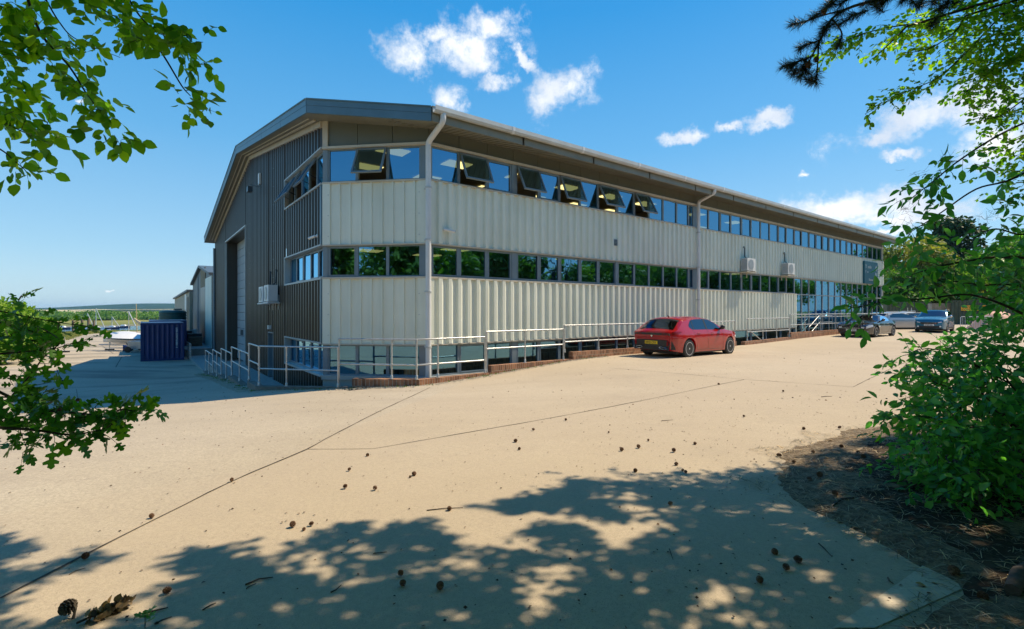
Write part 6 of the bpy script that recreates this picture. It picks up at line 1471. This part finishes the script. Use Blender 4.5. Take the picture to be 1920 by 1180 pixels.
# ---- beech at the top right, its unseen canopy over the viewer is shaped to cast the foreground shade ----
bb = np.array([9.8, 4.6, g1(9.8, 4.6)]); BT = thing('beech_tree', 'big beech whose sprays of small leaves hang in at the upper right', 'tree', bb)
lv = Leaves(TD); wd = MB(); wt = MB(); hub = bb+[-.6,-.2,5.2]
wt.tube([tuple(bb-ZD*.3), tuple(bb+[0,0,.3]), tuple(bb+[-.2,0,2.6]), tuple(hub), tuple(bb+[-.4,.2,8.5]), tuple(bb+[-.2,0,11])], [.42,.34,.30,.26,.16,.04], 14)
lf = Leaves(TB)
def bbx(pts, n, tl=.20, leaf=.058, r0=.011, t0=.05, tint=.55, **q):
    a = at(*pts[0]); wd.tube([tuple(hub), tuple((hub+a)/2+[0,0,.3]), tuple(a)], [.05,.03,r0], 6, False); pbranch(lf, wd, pts, r0, .003, n, tl, leaf, .030, t0=t0, tint=tint, droop=.1, rad=.0025, flat=.75, **q)
bbx([(1990,10,5.6),(1850,30,5.6),(1750,40,5.5),(1650,55,5.5),(1590,75,5.4),(1545,98,5.4)], 46, .20, t0=.2)
bbx([(1700,50,5.5),(1670,80,5.4),(1640,108,5.4)], 12, .14, tint=.75)
bbx([(1990,-40,5.7),(1880,30,5.6),(1820,90,5.5),(1760,145,5.4),(1700,172,5.4),(1622,214,5.3)], 46, .19, t0=.1, tint=.45)
bbx([(1990,60,5.7),(1910,110,5.6),(1850,145,5.6),(1812,172,5.5)], 30, .20)
bbx([(1990,150,5.6),(1930,180,5.6),(1880,215,5.5),(1845,225,5.5)], 16, .18)
bbx([(1990,230,5.5),(1930,250,5.5),(1885,275,5.5)], 14, .18)
bbx([(1810,30,5.5),(1790,60,5.5),(1745,90,5.4),(1700,100,5.4)], 18, .18, tint=.65)
for (x, y, rx, ry, n, ti) in ((1890,60,50,60,70,.4),(1850,120,40,40,36,.4),(1905,160,30,60,46,.5),(1900,260,30,50,34,.55),(1790,40,36,24,26,.7),(1730,60,40,20,22,.8),(1820,90,30,26,22,.45),(1905,10,40,30,30,.45),(1840,20,40,22,26,.5),(1905,340,24,40,16,.5),(1760,20,40,14,14,.6),(1600,82,26,14,8,.7),(1700,165,22,12,8,.45),(1935,120,60,130,80,.45),(1870,80,50,70,50,.45),(1880,180,40,60,34,.5),(1780,70,40,30,24,.75),(1700,60,40,16,14,.8),(1840,150,30,30,18,.45),(1900,300,30,60,26,.55)):
    pclump(lf, wd, x, y, 5.6, rx, ry, n, .16, .056, .028, ti, .4, .1, .7, .0022)
KX = math.cos(SUN_AZ)/math.tan(SUN_EL); KY = math.sin(SUN_AZ)/math.tan(SUN_EL)
def shade_b(x): return np.interp(x, [-7,-3.8,-3.0,-2.1,-1.6,-1.1,-.55,-.25,.1,.6,1.2,1.9,2.6,3.2,4.2,9], [3.5,3.62,3.3,3.42,3.35,3.9,3.75,3.75,4.3,4.75,4.65,4.6,4.9,5.3,6.0,6.3])
cnt = 0
GAPS = [(930,1015,80,12),(880,1055,45,16),(785,1060,35,14),(665,1097,26,16),(805,1147,25,12),(1000,1057,22,7),(1040,1078,58,18),(1010,1112,50,20),(1190,990,95,15),(1130,1005,50,12),(1165,1030,20,8),(1048,1163,22,12),(970,1165,25,10),(1010,972,120,14),(1200,955,60,10),(1150,935,30,8),(1235,985,25,15),
 (1380,958,32,9),(1455,955,38,10),(1440,943,15,6),(1415,1012,18,8),(1480,990,20,8),(1525,1005,22,9),(1545,1065,15,8),(1310,1135,26,10),(20,1118,60,9),(90,1095,50,9),(150,1077,50,9),(215,1057,50,9),(290,1037,50,9),(60,1160,80,9),(160,1135,70,9),(250,1108,60,9),(330,1088,40,9),(600,1075,24,10),(640,1078,20,8),(480,1045,70,8),(740,975,60,8),(1330,905,50,8),(1250,915,40,6),(1560,880,60,14),(1640,860,60,16),(1560,925,40,10),(1640,900,50,12),(1700,950,50,10),(1600,1000,30,9),(1780,1010,40,10),(1530,960,25,8)]
GP = []
for (x, y, a_, b_) in GAPS: g_ = pxg(x, y); GP.append((g_[0], g_[1], a_/FPX*g_[1]*.9+.02, b_*g_[1]**2/(FPX*1.6)*.9+.035))
GP = np.array(GP)
for _ in range(20000):
    X = rng.uniform(-7.5, 8.5); Y = rng.uniform(-2.5, 6.3); b_ = shade_b(X)-.12; edge = b_-Y
    if edge < 0 or (X > 5.2 and rng.random() < .4): continue
    nz_ = float(vnoise(np.array([X+20]), np.array([Y*1.2+20]), .26, 4)[0]); nz2 = float(vnoise(np.array([X+20]), np.array([Y*1.3+20]), 1.1, 6)[0])
    if edge < .8 and nz_*.6+nz2*.4 > .52+.3*edge: continue
    if (((X-GP[:,0])/GP[:,2])**2+((Y-GP[:,1])/GP[:,3])**2 < 1).any(): continue
    if edge >= .8 and nz_*.5+nz2*.5 > (.92 if X > .8 else .86): continue
    Hm = (1.6+.68*max(Y, .5))/(1-.68*KY)+.3; H = Hm+rng.uniform(0, 1.6)
    c = np.array([X+KX*H, Y+KY*H, -1.6+H])
    m_ = 13; q = rvec(m_)*rng.uniform(.1, 1, size=(m_,1))**.5*np.array([.13,.11,.07]); lv.add(c+q, rvec(m_)+[0,0,-.2], unit(rng.normal(size=(m_,3))*.5+[.5,.2,.8]), rng.uniform(.08, .12, m_), rng.uniform(.2, .8, m_)); cnt += 1
    if cnt % 9 == 0: wd.tube([tuple(c-[.25,.1,.02]), tuple(c+[.25,.05,.03])], [.004,.007], 4, False)
for k_ in range(26):
    X = rng.uniform(-6, 7); Y = rng.uniform(-2, shade_b(X)-.9); H = (1.6+.68*max(Y, .5))/(1-.68*KY)+.9+rng.uniform(0,.8); c = np.array([X+KX*H, Y+KY*H, -1.6+H]); h0 = hub+[0,0,rng.uniform(.5, 3.5)]
    wd.tube([tuple(h0), tuple((h0+c)/2+[rng.normal()*.3, -.3, .9]), tuple(c)], [.09,.05,.012], 7, False)
wt.build('trunk', M_BARK, BT, smooth=60); wd.build('limbs', M_TWIG, BT, smooth=60); lf.build('leaf_sprays', M_LEAF_BEECH, BT); lv.build('crown', M_LEAF_BEECH, BT)
# ---- pine bough ----
pb = np.array([8.2, -1.2, g1(8.2, -1.2)]); PT = thing('pine_tree', 'pine with dark needle tufts and old cones on a bough at the top right', 'tree', pb)
wd = MB(); hub = pb+[-.2,.2,7.0]; wd.tube([tuple(pb-ZD*.2), tuple(pb+[-.1,.1,3.5]), tuple(hub), tuple(pb+[-.2,.2,12])], [.32,.27,.22,.06], 12)
NT = (np.array([(0,-.016,0),(0,.016,0),(.55,.014,.02),(1,0,-.02),(.55,-.014,.02)]), np.array([(0,1,2),(0,2,4),(4,2,3)])); ln = Leaves(NT)
def pn(p): return at(*p)
paths = [[(1800,-60,5.4),(1680,-10,5.3),(1600,12,5.2),(1560,35,5.1),(1538,75,5.1),(1520,110,5.1),(1500,145,5.1)], [(1585,18,5.2),(1540,30,5.1),(1505,42,5.1),(1484,46,5.1)], [(1538,75,5.1),(1512,85,5.1),(1498,92,5.1)], [(1525,105,5.1),(1490,118,5.1),(1468,125,5.1)], [(1535,82,5.1),(1533,120,5.1),(1530,155,5.1)], [(1560,35,5.1),(1578,62,5.1),(1570,90,5.1)], [(1680,-10,5.3),(1640,5,5.3)], [(1700,-10,5.3),(1720,12,5.3)]]
a = at(*paths[0][0]); wd.tube([tuple(hub), tuple((hub+a)/2+[0,0,.3]), tuple(a)], [.08,.05,.022], 8, False)
tips = []
for i, ps in enumerate(paths):
    C = bez([pn(p) for p in ps], 18); wd.tube([tuple(c) for c in C], list(np.linspace(.02 if i == 0 else .009, .005, len(C))), 6, False)
    tips.append((C[-1], unit(C[-1]-C[-3])))
    if i == 0: tips += [(C[j], unit(C[j]-C[j-2])) for j in (8, 11, 13)]
for (x, y) in ((1520,35),(1545,18),(1575,8),(1600,30),(1620,8),(1655,6),(1690,4),(1725,10),(1510,112),(1488,140),(1515,150),(1545,55),(1560,5),(1640,-4),(1750,5),(1775,8),(1478,128),(1505,128),(1760,20),(1790,8),(1575,45),(1745,50),(1640,12)):
    p = at(x, y, 5.1+.15*(x > 1600)); tips.append((p, unit(np.array([-.6, rng.normal()*.4, -.35+rng.normal()*.4]))))
    wd.tube([tuple(p+[.10,0,.05]), tuple(p)], [.006,.004], 5, False)
for p, d in tips:
    m_ = 260; t_ = rng.uniform(0, 1, m_)**.8; pos = p-d*.17*(1-t_)[:,None]; dirs = unit(d*.8+rvec(m_)*.85); ln.add(pos, dirs, rvec(m_), rng.uniform(.075, .12, m_), rng.uniform(.1, .9, m_))
wd.build('limbs', M_BARK, PT, smooth=60); ln.build('needles', M_NEEDLE, PT)
CONE = MB()
for k_ in range(52):
    t_ = k_/51; a_ = k_*2.39996; prof_ = math.sin(math.pi*(.10+.86*t_))**.75; r_ = .024*prof_; h = .004+.050*t_; o_ = np.array([math.cos(a_), math.sin(a_), 0]); s_ = np.array([-math.sin(a_), math.cos(a_), 0]); up_ = np.array([0,0,1.])
    c_ = o_*r_*.22+up_*h; tip = o_*(r_+.007)+up_*(h+.009+.006*t_); w_ = .0068
    i = len(CONE.v); CONE.v += [tuple(c_-s_*w_*.5), tuple(c_+s_*w_*.5), tuple(tip+s_*w_), tuple(tip-s_*w_), tuple(tip-up_*.0045+s_*w_*.6), tuple(tip-up_*.0045-s_*w_*.6)]
    CONE.f += [[i,i+1,i+2,i+3],[i+3,i+2,i+4,i+5],[i,i+5,i+4,i+1],[i,i+3,i+5],[i+1,i+4,i+2]]
CONE.lathe([(.003,.0),(.010,.006),(.013,.028),(.006,.05),(.001,.056)], 10)
for (x, y) in ((1530,118),(1545,28),(1515,128)):
    mb = MB(lambda a, b, c_: at(x, y, 5.05)+np.array([a, b, c_])*1.3); mb.v = [tuple(at(x, y, 5.05)+np.array(v)*.95) for v in CONE.v]; mb.f = list(CONE.f); mb.build('cone', M_CONE, PT)

# ================= litter, cones, twigs =================
n_ = 44000; x = rng.uniform(.9, 9, n_); y = rng.uniform(1.0, 8.0, n_); s = sdf(x, y, YARD); nn_ = vnoise(x, y, .35, 1); keep = (s > -.10-.55*sstep(3.2, 4.6, y)*nn_) & (x/y < 1.25); x, y = x[keep], y[keep]; m_ = len(x)
z = np.maximum(litter_h(x, y), G(x, y))+.004+rng.uniform(0, .012, m_); a_ = rng.uniform(0, 6.283, m_)
d = np.stack([np.cos(a_), np.sin(a_), rng.normal(size=m_)*.10], -1); ln = Leaves((np.array([(-.5,-.016,0),(-.5,.016,0),(0,.018,.07),(0,-.018,.07),(.5,.010,0),(.5,-.010,0)]), np.array([(0,1,2),(0,2,3),(3,2,4),(3,4,5)])))
ln.add(np.stack([x, y, z], -1), d, np.array([[0,0,1.]]).repeat(m_, 0)+rng.normal(size=(m_,3))*.2, rng.uniform(.05, .13, m_), rng.uniform(0, 1, m_)**1.5); ln.build('needle_litter', M_DRYNEEDLE, kind='stuff', label='dry pine needles carpeting the ground at the lower right')
def scatter(name, label, n, xr, yr, sz, mat, cond, T=TB, tint=(0, 1)):
    x = rng.uniform(*xr, n); y = rng.uniform(*yr, n); k = cond(x, y); x, y = x[k], y[k]; m_ = len(x); a_ = rng.uniform(0, 6.283, m_); lv = Leaves(T)
    zz = np.where(sdf(x, y, YARD) > -.5, np.maximum(litter_h(x, y), G(x, y)), G(x, y))+.006
    lv.add(np.stack([x, y, zz], -1), np.stack([np.cos(a_), np.sin(a_), np.abs(rng.normal(size=m_))*.15], -1), np.array([[0,0,1.]]).repeat(m_, 0)+rng.normal(size=(m_,3))*.35, rng.uniform(sz[0], sz[1], m_), rng.uniform(*tint, m_)); lv.build(name, mat, kind='stuff', label=label)
M_DEAD = leafmat('dead_leaf', (.06, .035, .018), (.30, .21, .12), rough=.8, trans=.15)
M_BITS = leafmat('dark_debris', (.035, .022, .014), (.10, .065, .04), rough=.9, trans=.0)
scatter('dead_leaves', 'pale dead leaves among the pine needles', 900, (1.2, 9), (1.2, 8), (.02, .055), M_DEAD, lambda x, y: (sdf(x, y, YARD) > -.15) & (x/y < 1.25))
def dens(x, y): return (rng.uniform(0, 1, x.shape) < np.clip(.16+.7*np.exp(-np.maximum(0, -sdf(x, y, YARD))/1.2), 0, 1)) & (sdf(x, y, YARD) < 0) & (np.abs(x/y) < 1.15)
scatter('fine_debris', 'specks of bark and broken needles on the concrete', 9000, (-8, 7), (2, 9), (.007, .026), M_BITS, dens, TD)
scatter('fine_debris', 'sparse dark specks farther out on the concrete', 3600, (-14, 20), (8, 20), (.012, .045), M_BITS, lambda x, y: (sdf(x, y, YARD) < 0) & (rng.uniform(0, 1, x.shape) < .35), TD)
CONES = [(322,1110,1.1,''),(824,1110,1.15,''),(755,1083,.9,''),(752,1103,.95,''),(1418,1093,1.0,''),(1448,1040,1.0,''),(1487,1052,1.1,''),(1481,1072,1.1,''),(1350,722,1.1,''),(838,957,1.05,''),(643,917,1.0,''),(707,920,1.1,''),(780,893,.95,''),(768,897,.7,''),(545,992,1.2,''),(579,987,1.0,''),(568,997,.7,''),
 (288,973,1.15,''),(434,905,1.1,''),(155,1048,1.0,''),(1003,808,.9,''),(963,829,1.0,''),(975,843,.8,''),(1063,789,.9,''),(1190,884,1.1,''),(1252,948,1.1,''),(1166,847,1.1,''),(1200,842,1.1,''),(1267,848,1.1,''),(1300,834,.9,''),(1264,872,1.1,''),(1215,828,.8,''),(1277,884,.7,''),(1285,889,.8,''),
 (1504,805,1.0,''),(1571,805,1.1,''),(1466,857,1.2,''),(1484,869,1.0,''),(1527,856,.9,''),(1395,782,.9,''),(1470,736,1.1,''),(653,883,.9,''),(1623,870,1.1,''),(1538,902,1.1,''),(1512,905,1.1,''),(1572,940,1.1,''),(1575,844,1.0,''),(1613,860,.9,''),(1640,838,1.0,''),(688,855,.8,''),(1140,812,.8,''),(1690,745,.8,''),(1785,1085,1.3,''),(1845,1130,1.3,'')]
def where(x, y):
    v = 'far back' if y < 800 else 'in the middle distance' if y < 880 else 'in the near ground' if y < 1000 else 'at the very front'
    return v
cm_ = bpy.data.meshes.new('pine_cone'); cm_.from_pydata(CONE.v, [], CONE.f); cm_.update(); cm_.materials.append(M_CONE)
LM = [(1430,1190,'beside the pine litter'),(100,330,'left of the long slab joint'),(600,860,'left of centre'),(860,1100,'near the centre'),(1100,1400,'right of centre')]
labs = {}
anch = [((322,1110),'lone dark cone in the front left shade'),((824,1110),'dark cone alone in the front shade right of two paired cones'),((755,1083),'rear cone of the pair in the front shade left of centre'),((752,1103),'front cone of the pair in the front shade left of centre'),((1418,1093),'cone lying alone in the shade left of a trio of cones'),
 ((1448,1040),'leftmost of the trio of cones in the right shade'),((1487,1052),'topmost right cone of the trio in the right shade'),((1481,1072),'lowest cone of the trio in the right shade'),((1350,722),'lone cone on the open concrete in front of the red hatchback'),((838,957),'cone lying across a thin twig at the sunlit shadow edge'),
 ((288,973),'cone lying on the long slab joint on the left'),((434,905),'cone in the slab joint nearest the joint crossing'),((155,1048),'cone beside the slab joint in the left shade'),((1190,884),'round cone inside the upper edge of the branch shadow'),((1252,948),'dark cone in the dappled shade right of centre'),((1470,736),'cone farthest to the right on the open concrete'),((1785,1085),'large cone in the litter by the slab corner'),((1845,1130),'large dark cone in the litter below the slab corner')]
for i, (x, y, s_, _) in enumerate(CONES):
    px_, py_ = pxg(x, y); o = bpy.data.objects.new('pine_cone', cm_); COL.objects.link(o); hh = float(np.maximum(litter_h(np.array([px_]), np.array([py_])), G(np.array([px_]), np.array([py_])))[0]) if x > 1480 else g1(px_, py_)
    s_ *= .62*(1.0+.10*float(np.clip(rng.normal(), -1.5, 1.5))); rz_ = rng.uniform(0, 6.28); tilt = R(rng.uniform(62, 92)) ; o.scale = (s_*rng.uniform(.9, 1.15),)*2+(s_,); o.rotation_euler = (tilt, 0, rz_); o.location = (px_, py_, hh+.026*s_)
    lab = next((l for (q, l) in anch if q == (x, y)), None)
    if lab is None:
        j = min((k for k in range(len(CONES)) if k != i), key=lambda k: math.hypot(CONES[k][0]-x, (CONES[k][1]-y)*2)); xo, yo = CONES[j][:2]
        rel = ('left of' if x < xo-6 else 'right of' if x > xo+6 else 'behind' if y < yo else 'in front of')
        side = 'left part' if x < 640 else 'centre' if x < 1150 else 'right part' if x < 1480 else 'litter edge'
        lab = '%s brown pine cone %s, %d%% across and %d%% down the view' % ('small' if s_ < .85 else 'open', {'left part':'on the sunlit left concrete','centre':'on the middle concrete','right part':'on the right concrete','litter edge':'at the litter edge'}[side], round(x/19.2), round(y/11.8))
    o['label'] = lab; o['category'] = 'pine cone'; o['group'] = 'pine cones on the ground'
# upright golden cone with its stalk at the front left
px_, py_ = pxg(137, 1160); z_ = g1(px_, py_); t = thing('stalked_cone', 'golden opened cone standing on its thick stalk at the front left', 'pine cone', (px_, py_, z_))
mb = MB(); mb.tube([(px_,py_,z_),(px_+.004,py_+.01,z_+.045),(px_-.012,py_+.02,z_+.075)], [.007,.006,.005], 7); mb.build('stalk', M_DRYNEEDLE, t)
mb = MB(); Mx = Matrix.Rotation(R(95), 3, 'X') @ Matrix.Rotation(R(40), 3, 'Z'); mb.v = [tuple(np.array(Mx @ (Vector(v)-Vector((0,0,.028))))*1.25+np.array([px_-.035, py_+.02, z_+.055])) for v in CONE.v]; mb.f = list(CONE.f); mb.build('scales', M_DRYNEEDLE, t)
# twigs
TW = [((800,958),(868,953),'thin twig lying under a cone at the shadow edge',.004),((1535,1020),(1560,1045),'hooked twig in the right shade beside the trio of cones',.004),((460,1098),(512,1084),'curved twig in the front left shade',.005),((700,1040),(725,1036),'short twig in the shade left of centre',.004),((1540,745),(1560,744),'short twig far back on the right',.006),
 ((275,1150),(315,1141),'straight brown twig beside the green seedling',.005),((290,1172),(322,1158),'lower straight twig beside the green seedling',.004),((380,1145),(405,1132),'short twig in the front shade right of the lone cone',.004),((462,1105),(480,1095),'tiny twig near the curved twig in the left shade',.003),((130,1078),(160,1066),'pale straw near the slab joint at the left',.003),
 ((620,1112),(640,1098),'dark twig at the edge of a sun patch left of centre',.004),((1255,1030),(1262,1050),'curled twig in the centre shade',.003),((1665,1085),(1675,1096),'pale splinter on the slab corner',.005),((1240,790),(1262,788),'straw far back near the middle',.004)]
for (a, b, lab, r_) in TW:
    A = pxg(*a); B = pxg(*b); mid = ((A[0]+B[0])/2+rng.normal()*.012, (A[1]+B[1])/2+rng.normal()*.012); mb = MB(); mb.tube([(*A, g1(*A)+r_), (*mid, g1(*mid)+r_*1.8), (*B, g1(*B)+r_)], [r_, r_*.9, r_*.5], 6)
    o = mb.build('twig', M_TWIG if 'pale' not in lab else M_DRYNEEDLE); o['label'] = lab; o['category'] = 'twig'; o['group'] = 'twigs on the concrete'
for (a, b, lab, r_) in (((1688,932),(1772,912),'bark covered stick lying in the litter below the bush',.016),((1898,1132),(1935,1085),'thick broken log end at the lower right edge',.035),((1560,955),(1600,945),'short dark stick where litter meets the concrete',.008)):
    A = pxg(*a); B = pxg(*b); zz = lambda q: float(litter_h(np.array([q[0]]), np.array([q[1]]))[0])+r_*.8; mb = MB(); mb.tube([(*A, zz(A)), ((A[0]+B[0])/2, (A[1]+B[1])/2+.02, (zz(A)+zz(B))/2+.01), (*B, zz(B))], [r_, r_*1.1, r_*.9], 8); o = mb.build('fallen_stick', M_BARK, smooth=60); o['label'] = lab; o['category'] = 'stick'
# curled dry frond and seedling at the front left
p0 = np.array([*pxg(165,1172), 0]); p1 = np.array([*pxg(236,1138), 0]); t = thing('dry_leaf_roll', 'curled roll of dry grey brown leaves at the front left edge', 'dead leaves', (p0[0], p0[1], g1(p0[0], p0[1])))
lv = Leaves(TB); m_ = 110; tt = rng.uniform(0, 1, m_); P = p0+(p1-p0)*tt[:,None]+rng.normal(size=(m_,3))*[.018,.018,0]; P[:,2] = G(P[:,0], P[:,1])+.01+rng.uniform(0, .035, m_); ax = unit((p1-p0)[None])[0]; lv.add(P, unit(np.cross(rvec(m_), ax)+ax*.5+[0,0,.2]), rvec(m_), rng.uniform(.025, .05, m_), rng.uniform(0, .9, m_)); lv.build('leaves', M_DEAD, t)
mb = MB(); mb.tube([(p0[0]-.05,p0[1]-.01,g1(p0[0],p0[1])+.015),(p1[0],p1[1],g1(p1[0],p1[1])+.03)], .006, 6); mb.build('stalk', M_TWIG, t)
p0 = np.array([*pxg(272,1178), 0]); p0[2] = g1(p0[0], p0[1]); t = thing('seedling', 'small green seedling poking up at the bottom left', 'plant', p0); lv = Leaves(TL); 
for k_ in range(7): a_ = k_*1.1; lv.add(p0+[0,0,.03+.008*k_], np.array([math.cos(a_), math.sin(a_), .5]), np.array([0,0,1.]), .055, .6)
lv.build('leaves', M_LEAF_OAK, t); mb = MB(); mb.tube([tuple(p0), tuple(p0+[0,0,.08])], .002, 5); mb.build('stem', M_TWIG, t)
# ================= air =================
hm = bpy.data.materials.new('haze'); hm.use_nodes = True; hn = hm.node_tree; hn.nodes.remove(hn.nodes['Principled BSDF'])
pv = hn.nodes.new('ShaderNodeVolumePrincipled'); pv.inputs['Color'].default_value = (.36, .66, .98, 1); pv.inputs['Density'].default_value = .00011; pv.inputs['Anisotropy'].default_value = .0
hn.links.new(pv.outputs[0], hn.nodes['Material Output'].inputs['Volume'])
mb = MB(); mb.box(-4400, 3200, -1000, 5200, -12, 60); o = mb.build('haze', hm, kind='stuff', label='thin blue summer haze lying over the distant downs', origin=(0,0,0))
